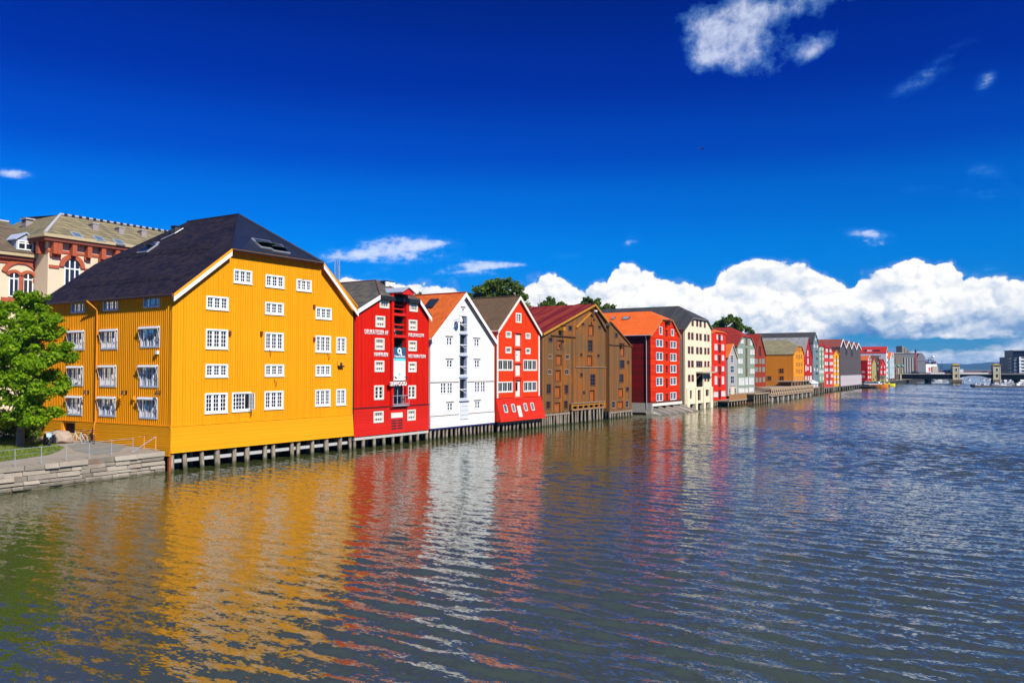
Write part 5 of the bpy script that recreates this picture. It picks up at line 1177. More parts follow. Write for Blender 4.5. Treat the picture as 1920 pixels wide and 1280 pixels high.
flat_house('ochre_warehouse', 'orange ochre warehouse showing its long windowed flank under mossy roof', 'B4', (705, 985), (705, 515), [(755, 388), (820, 388)], (860, 515), (860, 975), 20, ORB, MOSS, e=E2, ridge_x=1475.5, side=clad('orange_flank_boards', (0.75, 0.25, 0.02), 'v', 0.3, wear=0.1),
           wins=((745, 410, 765, 470), (778, 410, 796, 480), (810, 410, 828, 470), (742, 520, 762, 575), (778, 515, 796, 590), (812, 520, 832, 575), (742, 635, 762, 690), (778, 635, 796, 700), (812, 635, 832, 690), (742, 735, 762, 790), (778, 735, 796, 800), (812, 735, 832, 790)), wm=plain('ochre_window', (0.50, 0.18, 0.02), 0.7), pane=plain('ochre_shutter', (0.40, 0.14, 0.02), 0.7),
           swins=((485, 722, 560, 798), (305, 835, 375, 903), (490, 835, 562, 908)), rake=plain('ochre_verge', (0.55, 0.10, 0.02), 0.7), piles=6)
CRM = clad('crimson_boards', (0.42, 0.022, 0.022), 'v', 0.25, wear=0.1)
flat_house('crimson_gabled_house', 'narrow crimson gabled house with slim white windows and steep grey roof', 'B4', (865, 985), (862, 545), [(920, 260)], (985, 545), (985, 970), 16, CRM, slates('pale_slate', (0.22, 0.22, 0.21), (0.34, 0.33, 0.31), 0.5, 0.35, 0.9, 0.7), e=E2, rake=plain('crimson_verge', (0.30, 0.02, 0.02), 0.7),
           pane=PALEPANE, wins=((908, 455, 921, 545), (910, 575, 926, 660), (880, 680, 895, 765), (908, 695, 926, 750), (950, 690, 968, 780), (875, 838, 898, 905), (917, 838, 932, 925), (948, 835, 975, 902)), wk=(1, 2), piles=6)
BGR = clad('blue_grey_boards', (0.17, 0.23, 0.25), 'v', 0.3, wear=0.08)
flat_house('blue_grey_gabled_house', 'tall blue grey gabled house with long dark roof ridge', 'B4', (1000, 960), (988, 340), [(1025, 183)], (1072, 350), (1085, 945), 26, BGR, slates('charcoal_slate', (0.045, 0.042, 0.042), (0.085, 0.08, 0.08), 0.5, 0.35, 0.9, 0.7), e=E2, rake=plain('blue_grey_verge', (0.22, 0.28, 0.30), 0.7), pane=PALEPANE,
           wins=((1028, 270, 1042, 305), (1006, 370, 1024, 410), (1050, 375, 1066, 415), (1012, 720, 1024, 760), (1055, 725, 1068, 765)), wk=(1, 1), bays=((1038, 460, 1056, 482), (1040, 570, 1058, 592), (1040, 680, 1058, 702), (1035, 790, 1060, 812)), baym=BLACK, ov=0.1)
LGR = clad('mint_boards', (0.27, 0.38, 0.26), 'v', 0.3, wear=0.08)
flat_house('mint_green_warehouse', 'slim mint green warehouse with flat topped gable', 'B5', (330, 970), (325, 370), [(345, 332), (400, 345)], (408, 380), (415, 965), 15, LGR, DRT, e=E2, ridge_x=1536, pane=PALEPANE,
           wins=((335, 380, 352, 420), (380, 385, 398, 425), (335, 470, 352, 510), (380, 470, 400, 510), (338, 550, 355, 590), (383, 550, 402, 590), (338, 680, 355, 720), (385, 680, 404, 720), (330, 770, 366, 815), (372, 770, 408, 815), (340, 880, 356, 930), (388, 880, 404, 930)), wk=(1, 2), bays=((360, 430, 372, 740),), baym=plain('moss_bay', (0.10, 0.12, 0.05), 0.8), piles=4)
flat_house('rose_red_warehouse', 'rose red warehouse with rows of pale paired windows beside slim yellow one', 'B5', (420, 1060), (412, 420), [(440, 368), (530, 380)], (575, 430), (575, 1050), 14, clad('rose_boards', (0.60, 0.06, 0.04), 'h', 0.25, wear=0.08), DRT, e=E2, ridge_x=1545, pane=PALEPANE,
           wins=((443, 400, 475, 455), (503, 405, 535, 460), (423, 505, 447, 555), (452, 505, 475, 555), (505, 510, 530, 565), (534, 510, 558, 565), (423, 625, 448, 680), (453, 625, 478, 680), (505, 625, 531, 680), (536, 625, 562, 680), (423, 735, 449, 787), (454, 735, 480, 787), (510, 735, 535, 787), (540, 735, 565, 787), (453, 838, 487, 890), (530, 838, 565, 890), (455, 945, 487, 1003), (513, 943, 550, 1000)),
           wk=(1, 2), bays=((482, 395, 500, 560), (482, 620, 500, 790), (484, 840, 502, 1000)), baym=plain('dark_bay_red', (0.035, 0.012, 0.010), 0.7), piles=6)
flat_house('slim_yellow_warehouse', 'slim golden yellow warehouse with dark central slit', 'B5', (580, 1045), (575, 485), [(620, 425)], (668, 492), (672, 1035), 13, clad('golden_boards', (0.82, 0.38, 0.02), 'v', 0.25, wear=0.06), DRT, e=E2, pane=PALEPANE, rake=plain('golden_verge', (0.7, 0.3, 0.02), 0.7),
           wins=((588, 585, 610, 625), (636, 585, 658, 625), (586, 670, 610, 705), (638, 670, 662, 705), (586, 755, 610, 800), (638, 755, 662, 800), (584, 860, 612, 905), (638, 860, 666, 905), (582, 950, 612, 1000), (638, 945, 668, 995)), wk=(1, 2), bays=((616, 520, 630, 830), (617, 850, 632, 1000)), baym=plain('dark_bay_red', (0.035, 0.012, 0.010), 0.7), piles=4)

# ================================================================== far part of the row
def multi_gable(name, label, sh, BL, tops, BR, L, wall, roofm, verge, band=None, bandm=None, bays=(), baym=None, piles=0, e=None, wins=(), pane=None, side=None):
    """tops: valley, apex, valley, apex .. valley"""
    H = House(name, label, 'warehouse', px(sh, *BL), 0.0, e or E2); g = lambda t: H.uz(px(sh, *t))
    T = [g(t) for t in tops]; z0 = (g(BL)[1] + g(BR)[1]) / 2; W = g(BR)[0]
    k = W / T[-1][0]; T = [(t[0] * 1.0, t[1]) for t in T]; T[0] = (0, T[0][1]); T[-1] = (W, T[-1][1])
    H.prof = [(0, z0), T[0], T[-1], (W, z0)]; H.W, H.L, H.zb, H.wall = W, L, z0, wall
    zv = min(t[1] for t in T[0::2]); mb = MB()
    mb.box(0, W, 0, L, z0, zv, wall)
    for i in range(0, len(T) - 2, 2):
        a, b, c = T[i], T[i + 1], T[i + 2]
        for y in (0.0, L): mb.face([(a[0], y, zv), (c[0], y, zv), (c[0], y, c[1]), (b[0], y, b[1]), (a[0], y, a[1])], wall)
    if side: mb.mbox(LF, 0, L, 0.0, 0.03, z0, zv, side)
    H.part('wall', mb); mb = MB()
    for i in range(0, len(T) - 2, 2):
        a, b, c = T[i], T[i + 1], T[i + 2]
        mb.slab([(a[0], -0.25, a[1] + 0.08), (b[0], -0.25, b[1] + 0.08), (b[0], L, b[1] + 0.08), (a[0], L, a[1] + 0.08)], 0.16, roofm)
        mb.slab([(b[0], -0.25, b[1] + 0.08), (c[0], -0.25, c[1] + 0.08), (c[0], L, c[1] + 0.08), (b[0], L, b[1] + 0.08)], 0.16, roofm)
    H.part('roof', mb); H.lift = 0.1
    for i in range(0, len(T) - 2, 2): H.rake(T[i], T[i + 1], verge, 0.5, d0=0.25, d1=0.36); H.rake(T[i + 1], T[i + 2], verge, 0.5, d0=0.25, d1=0.36)
    if band: q = H.rect(sh, *band); mb = MB(); mb.mbox(FR, -0.05, W + 0.05, 0.0, 0.2, z0, q[3], bandm); mb.build('plinth', H.root)
    for r in bays: q = H.rect(sh, *r); mb = MB(); mb.mbox(FR, q[0], q[2], 0.0, 0.08, q[1], q[3], baym); mb.build('loading_door', H.root)
    for r in wins: H.flatwin(H.rect(sh, *r), pane=pane or DARKPANE, cols=1, rows=2)
    if piles: H.piles(piles, 0, W, z0, d=-0.2, r=0.16, rows=2)
    return H
GYB = clad('charcoal_boards', (0.105, 0.088, 0.088), 'h', 0.3, wear=0.08)
HM = multi_gable('grey_gabled_block', 'modern charcoal block with four white edged gables over the water', 'B5', (690, 1030), [(675, 365), (725, 237), (778, 383), (825, 267), (872, 395), (908, 287), (956, 408), (990, 302), (1032, 410)], (1048, 1015), 34, GYB,
                 pantiles('brown_red_tile', (0.20, 0.05, 0.03), (0.30, 0.085, 0.05), 0.3, 0.4, 0.8), WHITE, band=(690, 852, 1050, 1020), bandm=clad('pale_pink_boards', (0.52, 0.46, 0.47), 'h', 0.3, wear=0.08), bays=((712, 285, 745, 350), (782, 405, 805, 505), (875, 420, 900, 520)), baym=BLACK, piles=10)
flat_house('striped_red_house', 'narrow red house with pale windows and low orange roof behind moored boats', 'B5', (1160, 955), (1155, 600), [(1187, 520)], (1222, 600), (1225, 950), 17, clad('far_red_boards', (0.62, 0.04, 0.02), 'v', 0.3), pantiles('far_orange_tile', (0.52, 0.10, 0.02), (0.66, 0.15, 0.03), 0.3, 0.4, 0.8), e=E2, side=clad('far_red_flank', (0.40, 0.01, 0.008), 'v', 0.3),
           pane=PALEPANE, wins=((1166, 570, 1182, 605), (1196, 570, 1212, 605), (1164, 630, 1184, 665), (1198, 630, 1216, 665), (1164, 705, 1184, 745), (1198, 705, 1216, 745), (1164, 785, 1184, 820), (1198, 785, 1216, 820), (1164, 865, 1186, 905), (1200, 865, 1218, 905)), wk=(1, 1), rake=WHITE, swins=((1060, 785, 1105, 812), (1060, 860, 1105, 895)))
flat_house('olive_gabled_house', 'slender olive yellow gabled house between red and dark brown houses', 'B5', (1237, 960), (1232, 655), [(1270, 552)], (1308, 655), (1310, 955), 14, clad('olive_boards', (0.40, 0.34, 0.09), 'v', 0.3), DRT, e=E2, pane=DARKPANE, rake=plain('olive_verge', (0.25, 0.22, 0.08), 0.7), wins=((1252, 660, 1262, 700), (1280, 660, 1290, 700), (1250, 760, 1262, 800), (1282, 760, 1294, 800), (1282, 850, 1300, 920)), wk=(1, 1))
flat_house('dark_brown_gabled_house', 'dark brown gabled house half hidden among brighter far houses', 'B5', (1315, 930), (1312, 640), [(1338, 518)], (1362, 640), (1365, 925), 14, clad('dark_brown_boards', (0.055, 0.025, 0.018), 'v', 0.3), plain('dark_brown_roof', (0.10, 0.05, 0.03), 0.8), e=E2, pane=DARKPANE, wins=((1330, 620, 1345, 660), (1330, 720, 1345, 760)), wk=(1, 1))
flat_house('small_scarlet_house', 'small scarlet gabled house raised above a dark undercroft', 'B5', (1375, 858), (1368, 720), [(1422, 577)], (1478, 735), (1478, 850), 13, SCAR, DRT, e=E2, pane=PALEPANE, rake=plain('scarlet_verge', (0.40, 0.02, 0.01), 0.7), wins=((1388, 690, 1402, 730), (1444, 690, 1458, 730), (1384, 775, 1404, 825), (1440, 775, 1466, 825)), wk=(1, 1), bays=((1412, 700, 1432, 845),), baym=BLACK, piles=5)
WHR = plain('white_render', (0.66, 0.66, 0.64), 0.8, 0, 0.06, 0.5)
def white_red_roof():
    H = flat_house('big_white_warehouse', 'big white warehouse with long red roof rising behind small scarlet house', 'B5', (1482, 968), (1478, 470), [(1493, 362)], (1508, 470), (1512, 965), 26, WHR, pantiles('far_red_tile', (0.40, 0.022, 0.012), (0.52, 0.035, 0.018), 0.3, 0.4, 0.8), e=E2, rake=WHITE)
    for x in (1150, 1188, 1300, 1340):
        q, _ = H.slope_pt(px('B5', x, 435)); mb = MB(); mb.box(q.x - 0.5, q.x + 0.1, q.y - 1.0, q.y + 1.0, q.z - 0.4, q.z + 0.5, DARKPANE if x != 1188 else WHITE); mb.build('dormer', H.root)
    for r in ((1350, 508, 1390, 535), (1240, 500, 1268, 530)): H.flatwin(H.rect('B5', *r, face='left'), face='left', cols=2, rows=1)
    for y in (430, 520, 610, 700, 790, 880): H.flatwin(H.rect('B5', 1487, y, 1503, y + 45), cols=1, rows=1)
white_red_roof()
multi_gable('pale_blue_twin_house', 'pale blue house with twin gables and orange roof before the bridge', 'B6', (92, 845), [(85, 450), (120, 322), (137, 420), (152, 332), (176, 460)], (185, 840), 15, clad('pale_blue_boards', (0.46, 0.58, 0.58), 'v', 0.3), ORT, WHITE, piles=5, wins=((108, 480, 118, 540), (150, 480, 160, 540), (108, 600, 118, 660), (150, 600, 162, 660), (106, 740, 118, 800)), pane=DARKPANE)
flat_house('maroon_house', 'thin maroon house beside twin gabled pale blue one', 'B6', (188, 900), (182, 470), [(193, 420)], (205, 470), (207, 895), 14, clad('maroon_boards', (0.16, 0.012, 0.03), 'v', 0.3), plain('maroon_roof', (0.12, 0.02, 0.03), 0.8), e=E2, wins=((190, 560, 198, 620),), wk=(1, 1))

class Frame(House):
    """any vertical plane: origin O, unit direction e"""
    def __init__(s, name, label, cat, O, e):
        s.e = e.normalized(); s.n = out_n(s.e); s.O = Vector((O.x, O.y, 0)); s.rz = math.atan2(s.e.y, s.e.x)
        s.root = empty(name, s.O, s.rz, label, cat); s.holes = {'front': [], 'left': []}; s.cuts = {'front': [], 'left': []}; s.lift = 0.06; s.oh = s.ov = 0.2; s.W = s.L = None
XE = Vector((1, 0, 0))
def block(name, label, sh, x0, x1, yt, yb, Y, depth, wall, roofm, cols, rows, e=XE, pane=None, frame=None, balc=None, margin=0.12, cat='building', cwf=0.5, rise=0.62):
    p = at(px(sh, x0, yb), Y); H = Frame(name, label, cat, p, e); q = H.rect(sh, x0, yt, x1, yb); W = q[2]; z0, z1 = q[1], q[3]
    mb = MB(); mb.box(0, W, 0, depth, -1.0, z1, wall); H.part('wall', mb)
    mb = MB(); mb.box(-0.4, W + 0.4, -0.4, depth + 0.4, z1, z1 + 0.6, roofm); H.part('roof', mb)
    fw, fh = W / cols, (z1 - z0) / rows
    for i in range(cols):
        for k in range(rows):
            u = fw * (i + 0.5); z = z0 + fh * (k + 0.5); H.flatwin((u - fw * cwf / 2, z - fh * rise / 2, u + fw * cwf / 2, z + fh * rise / 2), frame=frame or GREYP, pane=pane, cols=2, rows=1, cw=0.12)
    if balc:
        for k in range(rows): z = z0 + fh * k; mb = MB(); mb.mbox(FR, 0.2, W - 0.2, 0.0, 1.3, z - 0.1, z + 0.12, balc); mb.mbox(FR, 0.2, W - 0.2, 1.22, 1.28, z + 0.12, z + 1.0, balc); mb.build('balcony', H.root)
    H.z1 = z1; H.W = W; return H
TAN = plain('tan_brick', (0.20, 0.145, 0.075), 0.9, 0, 0.2, 0.6); GRC = plain('grey_concrete', (0.15, 0.145, 0.135), 0.85, 0, 0.15, 0.6)
b_ = block('tan_brick_block', 'tan brick block with low grey roof behind the bridge lamps', 'B6', 190, 355, 345, 745, 520, 30, TAN, plain('grey_roof_sheet', (0.30, 0.30, 0.29), 0.7), 4, 5, balc=None)
b_ = block('grey_apartment_block', 'grey apartment block with tall white columns next to red chimney', 'B6', 362, 595, 350, 745, 640, 40, GRC, GRC, 6, 6, balc=None, pane=DARKPANE)
for i in range(5):
    q = b_.W * (i + 0.15) / 4.6; mb = MB(); mb.mbox(FR, q, q + 1.1, 0.1, 1.2, 2.0, b_.z1 - 3, plain('pale_column', (0.30, 0.30, 0.28), 0.8)); mb.build('column', b_.root)
for i in range(3):
    q = b_.W * (0.02 + 0.24 * i); mb = MB(); mb.mbox(FR, q, q + b_.W * 0.2, -12, -2, b_.z1, b_.z1 + 6 - i * 1.8, plain('beige_penthouse', (0.24, 0.20, 0.15), 0.8)); mb.build('penthouse', b_.root)
# red chimney
c0 = at(px('B6', 612, 745), 600); rr = 17 / 10.664 * 600 / F_PX; zt = at(px('B6', 612, 265), 600).z
mb = MB(); mb.lathe([(rr * 1.1, 0), (rr * 0.95, zt * 0.9), (rr * 0.95, zt * 0.9)], plain('chimney_brick', (0.33, 0.045, 0.035), 0.8, 0, 0.2, 0.5), 14); mb.lathe([(rr * 0.96, zt * 0.9), (rr * 1.1, zt * 0.93), (rr, zt), (rr * 0.6, zt), (rr * 0.6, zt - 2)], BLACK, 14)
tag(mb.build('factory_chimney', loc=(c0.x, c0.y, 0)), 'tall red brick factory chimney with dark top', 'chimney')
b_ = block('glazed_hall', 'grey glazed hall with rounded roof beside red chimney', 'B6', 640, 800, 490, 735, 760, 40, plain('glass_hall_wall', (0.13, 0.15, 0.145), 0.5, 0, 0.2, 0.3), plain('grey_metal', (0.22, 0.23, 0.24), 0.5), 7, 3)
mb = MB(); n = 8
for i in range(n):
    a, b = PI * i / n, PI * (i + 1) / n; f = lambda t: (b_.W / 2 * (1 - math.cos(t)), b_.z1 + 0.6 + 6.5 * math.sin(t))
    (xa, za), (xb, zb_) = f(a), f(b); mb.hexa([(xa, y, z) for y in (0, 40) for z in (b_.z1,) for _ in (0,)] * 0 + [(xa, 0, b_.z1), (xb, 0, b_.z1), (xb, 40, b_.z1), (xa, 40, b_.z1), (xa, 0, za), (xb, 0, zb_), (xb, 40, zb_), (xa, 40, za)], plain('hall_vault', (0.15, 0.155, 0.155), 0.6))
mb.build('vault', b_.root)
# ferry beyond the bridge
sh = Frame('moored_ferry', 'white ferry with radar mast moored beyond the bridge', 'ship', at(px('B6', 812, 700), 820), XE); q = sh.rect('B6', 812, 560, 1055, 700); W = q[2]
mb = MB(); mb.hexa([(-6, 0, 0), (W + 6, 0, 0), (W + 4, 12, 0), (-4, 12, 0), (-10, -1, 4.5), (W + 9, -1, 4.5), (W + 9, 13, 4.5), (-10, 13, 4.5)], plain('ship_hull', (0.30, 0.05, 0.06), 0.5)); sh.part('hull', mb)
mb = MB(); mb.box(0, W * 0.42, 0, 12, 4.5, q[3] - 1.5, WHITE); mb.box(W * 0.42, W, 0, 12, 4.5, q[3] - 2.0, plain('ship_buff', (0.42, 0.36, 0.28), 0.7)); mb.box(0.5, W - 0.5, 1, 11, q[3] - 2.0, q[3], WHITE); sh.part('deckhouse', mb)
mb = MB(); mb.box(W * 0.22, W * 0.38, -0.1, 0, q[3] - 7, q[3] - 3.2, plain('ship_emblem', (0.70, 0.10, 0.06), 0.6)); sh.part('red_panel', mb)
mb = MB(); mb.box(W * 0.44, W * 0.52, -0.12, 0, 5.5, q[3] - 3, BLACK); sh.part('doorway', mb)
zt = sh.uz(px('B6', 940, 425))[1]; mb = MB(); um = sh.uz(px('B6', 940, 425))[0]
for dx in (-1.6, 1.6): mb.tube((um + dx, 5, q[3]), (um + dx * 0.5, 5, zt), 0.35, 0.25, BLACK, 6)
mb.box(um - 4, um + 4, 4.6, 5.4, zt - 3, zt - 2.2, BLACK); mb.box(um - 2.5, um + 2.5, 4.6, 5.4, zt - 5.5, zt - 5, BLACK); sh.part('radar_mast', mb)
mb = MB(); mb.lathe([(0.01, -1.6), (1.2, -1.1), (1.6, 0), (1.2, 1.1), (0.01, 1.6)], WHITE, 12, c=(um + 3.2, 5, zt + 0.6)); sh.part('radar_dome', mb)
for x in (865, 1022): u = sh.uz(px('B6', x, 540))[0]; mb = MB(); mb.box(u - 1.4, u + 1.4, 3, 6, q[3], q[3] + 3, plain('ship_funnel', (0.10, 0.03, 0.05), 0.6)); sh.part('funnel', mb)
for i, (x, yt, nm) in enumerate(((1135, 490, 'tallest thin dark flagpole right of white ferry'), (1100, 560, 'short thin flagpole close to white ferry'), (1395, 500, 'thin pole rising over left bridge tower roof'))):
    a = at(px('B6', x, 700), 700); t = at(px('B6', x, yt), 700); mb = MB(); mb.tube((0, 0, 0), (0, 0, t.z), 0.28, 0.16, BLACK, 6)
    if i < 2: tag(mb.build('flagpole', loc=(a.x, a.y, 0)), nm, 'pole')

# apartment building on the right bank
def right_apartments():
    DK = plain('dark_glass_wall', (0.010, 0.013, 0.026), 0.4, 0, 0.4, 0.3, 0.2); BE = plain('beige_panel', (0.55, 0.48, 0.42), 0.8)
    H = Frame('waterfront_apartments', 'dark glass and white apartment block at right end of the bridge', 'building', at(px('B7', 1390, 700), 620), Vector((0.97, -0.24, 0))); q = H.rect('B7', 1390, 335, 1510, 690); W1 = q[2]; W2 = W1 + 34; zt = q[3]; n = 5; fh = (zt - q[1]) / n
    mb = MB(); mb.box(0, W2, 0, 30, -1, zt, DK); H.part('wall', mb); mb = MB(); mb.box(0.5, W2, 1, 20, zt, zt + 4.5, DK); mb.box(0.2, W2 + 1, 0, 21, zt + 4.5, zt + 5.1, GREYP); H.part('penthouse', mb)
    for k in range(n):
        z = q[1] + fh * k
        mb = MB(); mb.box(-1.6, -0.02, 1, 6, z + fh * 0.30, z + fh * 0.62, BE); mb.build('balcony', H.root)
        mb = MB(); mb.box(W1, W2, -1.5, 0.02, z - 0.2, z + fh * 0.42, WHITE); mb.build('balcony', H.root)
        mb = MB(); mb.box(0.5, W1 - 0.5, -0.15, -0.01, z - 0.15, z + 0.3, GREYP); mb.build('floor_band', H.root)
        for j in range(3): H.flatwin((1 + j * W1 / 3.3, z + 0.9, 1 + (j + 0.8) * W1 / 3.3, z + fh - 0.5), frame=GREYP, cols=2, rows=1)
        for j in range(4): x = W1 + 2 + j * 8; H.flatwin((x, z + fh * 0.45, x + 5, z + fh * 0.97), frame=WHITE, cols=2, rows=1)
    for j in range(4): x = W1 + 0.2 + j * 8; mb = MB(); mb.box(x, x + 1.2, -1.2, 0.0, q[1], zt, BE if j % 2 else WHITE); mb.build('fin_wall', H.root)
right_apartments()

# ================================================================== bridge
STONE = plain('bridge_stone', (0.50, 0.44, 0.28), 0.9, 0, 0.15, 0.8); DSTONE = plain('dark_masonry', (0.14, 0.115, 0.075), 0.9, 0, 0.3, 0.8); IRON = plain('black_girder', (0.006, 0.006, 0.006), 0.9, 0, 0.3, spec=0.05); DRAIL = plain('dark_rail', (0.07, 0.075, 0.08), 0.7)
def bridge():
    Pl = on_z((1684, 717.6)); e = Vector((0.97, -0.24, 0)).normalized()
    B = Frame('river_bridge', 'low black girder bridge with stone abutment crossing the river', 'bridge', Pl, e); g = lambda sh, x, y: B.uz(px(sh, x, y))
    X = lambda x: B.uz((x, 705))[0]
    zt = (g('B6', 700, 762)[1] + g('B7', 1400, 712)[1]) / 2; zb = g('B6', 700, 858)[1]
    D = -9.0
    mb = MB(); mb.mbox(FR, X(1688.5), X(1787), D, 0.0, zb, zt - 0.12, IRON); B.part('girder', mb); mb = MB()
    mb.mbox(FR, X(1874), X(1990), D, 0.0, zb - 0.2, zt - 0.12, IRON); B.part('girder', mb)
    a, b = X(1798), X(1863); n = 14; mb = MB(); z_end, z_mid = g('B7', 240, 800)[1], g('B7', 600, 742)[1]
    f = lambda t: z_end + (z_mid - z_end) * (1 - (2 * t - 1) ** 2)
    for i in range(n):
        t0, t1 = i / n, (i + 1) / n; u0, u1 = a + (b - a) * t0, a + (b - a) * t1
        mb.hexa([(u0, 0, f(t0)), (u1, 0, f(t1)), (u1, 9, f(t1)), (u0, 9, f(t0)), (u0, 0, zt - 0.12), (u1, 0, zt - 0.12), (u1, 9, zt - 0.12), (u0, 9, zt - 0.12)], IRON)
    B.part('arched_girder', mb)
    mb = MB(); mb.mbox(FR, X(1678), X(1990), D - 0.5, 0.5, zt - 0.12, zt + 0.12, plain('deck_concrete', (0.33, 0.32, 0.30), 0.85, 0, 0.1, 1)); B.part('deck', mb)
    for d in (0.45, D - 0.45):
        mb = MB(); u0, u1 = X(1690), X(1990); n = 90
        for i in range(n + 1): u = u0 + (u1 - u0) * i / n; mb.mbox(FR, u - 0.05, u + 0.05, d - 0.05, d + 0.05, zt + 0.12, zt + 1.15, DRAIL)
        for z in (1.15, 0.62): mb.mbox(FR, u0, u1, d - 0.05, d + 0.05, zt + z - 0.04, zt + z + 0.04, DRAIL)
        mb.build('railing', B.root)
    mb = MB(); mb.mbox(FR, X(1745), X(1772), -0.6, -0.4, zt + 0.15, zt + 1.0, WHITE); mb.mbox(FR, X(1800), X(1854), -0.6, -0.4, zt + 0.15, zt + 0.95, WHITE); B.part('white_barrier', mb)
    mb = MB(); mb.mbox(FR, X(1678), X(1688.5), D - 4, 0.9, -1, zt + 0.1, DSTONE); mb.mbox(FR, X(1687), X(1689.6), D, 1.3, -1, zt, STONE); mb.mbox(FR, X(1677), X(1690), D - 4, 1.0, zt + 0.1, zt + 0.4, STONE); B.part('abutment', mb)
    for x in (1743, 1830 + 80): mb = MB(); u = X(x); mb.mbox(FR, u - 0.8, u + 0.8, D, 0.2, -1, zb + 0.1, IRON); mb.build('pier', B.root)
    # towers
    def tower(x0, x1, label, piled):
        u0, u1 = X(x0), X(x1); w = u1 - u0; T = empty('bridge_tower', B.wld(u0 + w / 2, 1.0, 0), B.rz, label, 'tower'); h = w / 2
        z0 = B.uz(((x0 + x1) / 2, 711.6))[1]; z1 = B.uz(((x0 + x1) / 2, 684.8))[1]; z2 = B.uz(((x0 + x1) / 2, 680.4))[1]
        mb = MB(); mb.box(-h, h, -h, h, z0, z1, STONE)
        for sx in (-1, 1): mb.box(sx * h * 0.82 - 0.35, sx * h * 0.82 + 0.35, -h - 0.15, -h, z0, z1, STONE)
        mb.box(-h - 0.15, h + 0.15, -h - 0.2, h + 0.15, z1 - 0.3, z1, STONE); mb.build('shaft', T)
        mb = MB(); k = h + 0.55; CO = plain('copper_ochre_roof', (0.30, 0.20, 0.03), 0.7)
        for a, b in (((-k, -k), (k, -k)), ((k, -k), (k, k)), ((k, k), (-k, k)), ((-k, k), (-k, -k))): mb.face([(*a, z1), (*b, z1), (0, 0, z2)], CO)
        mb.face([(-k, -k, z1), (k, -k, z1), (k, k, z1), (-k, k, z1)], CO); mb.tube((0, 0, z2 - 0.2), (0, 0, z2 + 1.1), 0.07, 0.04, CO, 6); mb.build('roof', T)
        zm = z0 + (z1 - z0) * 0.55
        mb = MB(); mb.box(-h * 0.38, h * 0.38, -h - 0.1, -h + 0.02, zm, zm + (z1 - z0) * 0.28, WHITE); w_ = mb.build('window', T); mb = MB(); mb.box(-h * 0.26, h * 0.26, -h - 0.12, -h - 0.09, zm + 0.2, zm + (z1 - z0) * 0.28 - 0.2, DARKPANE); mb.build('pane', w_)
        mb = MB(); mb.box(-h * 0.28, h * 0.28, -h - 0.08, -h + 0.02, z0 + 1.4, z0 + 3.0, BLACK); mb.build('door', T)
        if piled:
            mb = MB(); mb.box(-h - 1.6, h + 1.6, -h - 1.2, h + 1.2, z0 - 0.5, z0, DSTONE); mb.build('platform', T)
            for i in range(11): u = -h - 1.5 + (2 * h + 3.0) * i / 10; mb = MB(); mb.tube((u, -h - 1.1, -1), (u, -h - 1.1, z0 - 0.4 + 0.3 * (i % 2)), 0.18, 0.16, PILE, 7); mb.build('fender_pile', T)
            mb = MB(); mb.box(-h - 0.8, h + 0.8, -h - 0.3, h + 0.8, -1, z0 - 0.5, BLACK); mb.build('foundation', T)
        else: mb = MB(); mb.box(-h - 0.2, h + 0.2, -h - 0.4, h + 0.4, -1, z0, DSTONE); mb.box(h * 0.7, h + 0.3, -h - 0.5, -h, -1, z0, STONE); mb.build('foundation', T)
    tower(1785.8, 1798.8, 'pale stone bridge tower standing on timber fender piles', True); tower(1861.4, 1875.4, 'pale stone bridge tower on dark masonry above moored boats', False)
    # lamps with green domes
    for x, lab in ((1684, 'green domed lamp post on the bridge abutment beside maroon house'), (1692, 'green domed lamp post where the black girder begins')):
        u = X(x); L_ = empty('lamp_post', B.wld(u, -0.3, zt), 0, lab, 'street lamp'); zz = B.uz((x, 683.5))[1] - zt
        mb = MB(); mb.tube((0, 0, 0), (0, 0, zz - 1.6), 0.42, 0.32, STONE, 8); mb.build('post', L_); mb = MB(); mb.lathe([(0.25, zz - 1.6), (0.85, zz - 1.2), (0.95, zz - 0.6), (0.6, zz - 0.1), (0.05, zz + 0.1)], plain('green_dome', (0.16, 0.34, 0.22), 0.5), 12); mb.build('dome', L_)
    u = X(1693.6) - 4.2; mb = MB(); zz = zt + 0.4; mb.lathe([(0.05, 1.9), (0.55, 2.2), (0.6, 2.7), (0.35, 3.1), (0.02, 3.2)], WHITE, 10); mb.tube((0, 0, 0), (0, 0, 2.0), 0.1, 0.1, GREYP, 6)
    tag(mb.build('globe_lamp', loc=B.wld(u, 1.5, zz)), 'small white globe lamp between the two green domed lamps', 'street lamp')
    # vehicles crossing
    def car(x, lab, colr, L_=4.4, h=1.5):
        r_ = empty('car', B.wld(X(x), 3.0, zt + 0.12), B.rz, lab, 'car'); m = plain('car_paint_' + lab.split()[0], colr, 0.3, 0.2)
        pr = [(-L_ / 2, 0.35), (L_ / 2, 0.35), (L_ / 2, 0.8), (L_ / 2 - 0.9, 0.95), (L_ / 2 - 1.5, h), (-L_ / 2 + 0.7, h), (-L_ / 2, 0.95)]; mb = MB(); k = len(pr)
        mb.mesh([(a, y, b) for y in (-0.85, 0.85) for a, b in pr], [tuple(range(k))[::-1], tuple(range(k, 2 * k))] + [(i, (i + 1) % k, k + (i + 1) % k, k + i) for i in range(k)], m); mb.build('body', r_)
        mb = MB(); mb.box(-L_ / 2 + 0.8, L_ / 2 - 1.6, -0.87, 0.87, 1.0, h - 0.12, DARKPANE); mb.build('side_window', r_)
        for wx in (-L_ / 2 + 0.8, L_ / 2 - 0.8):
            for wy in (-0.8, 0.8): mb = MB(); mb.tube((wx, wy - 0.1, 0.32), (wx, wy + 0.1, 0.32), 0.32, 0.32, BLACK, 12); mb.build('wheel', r_)
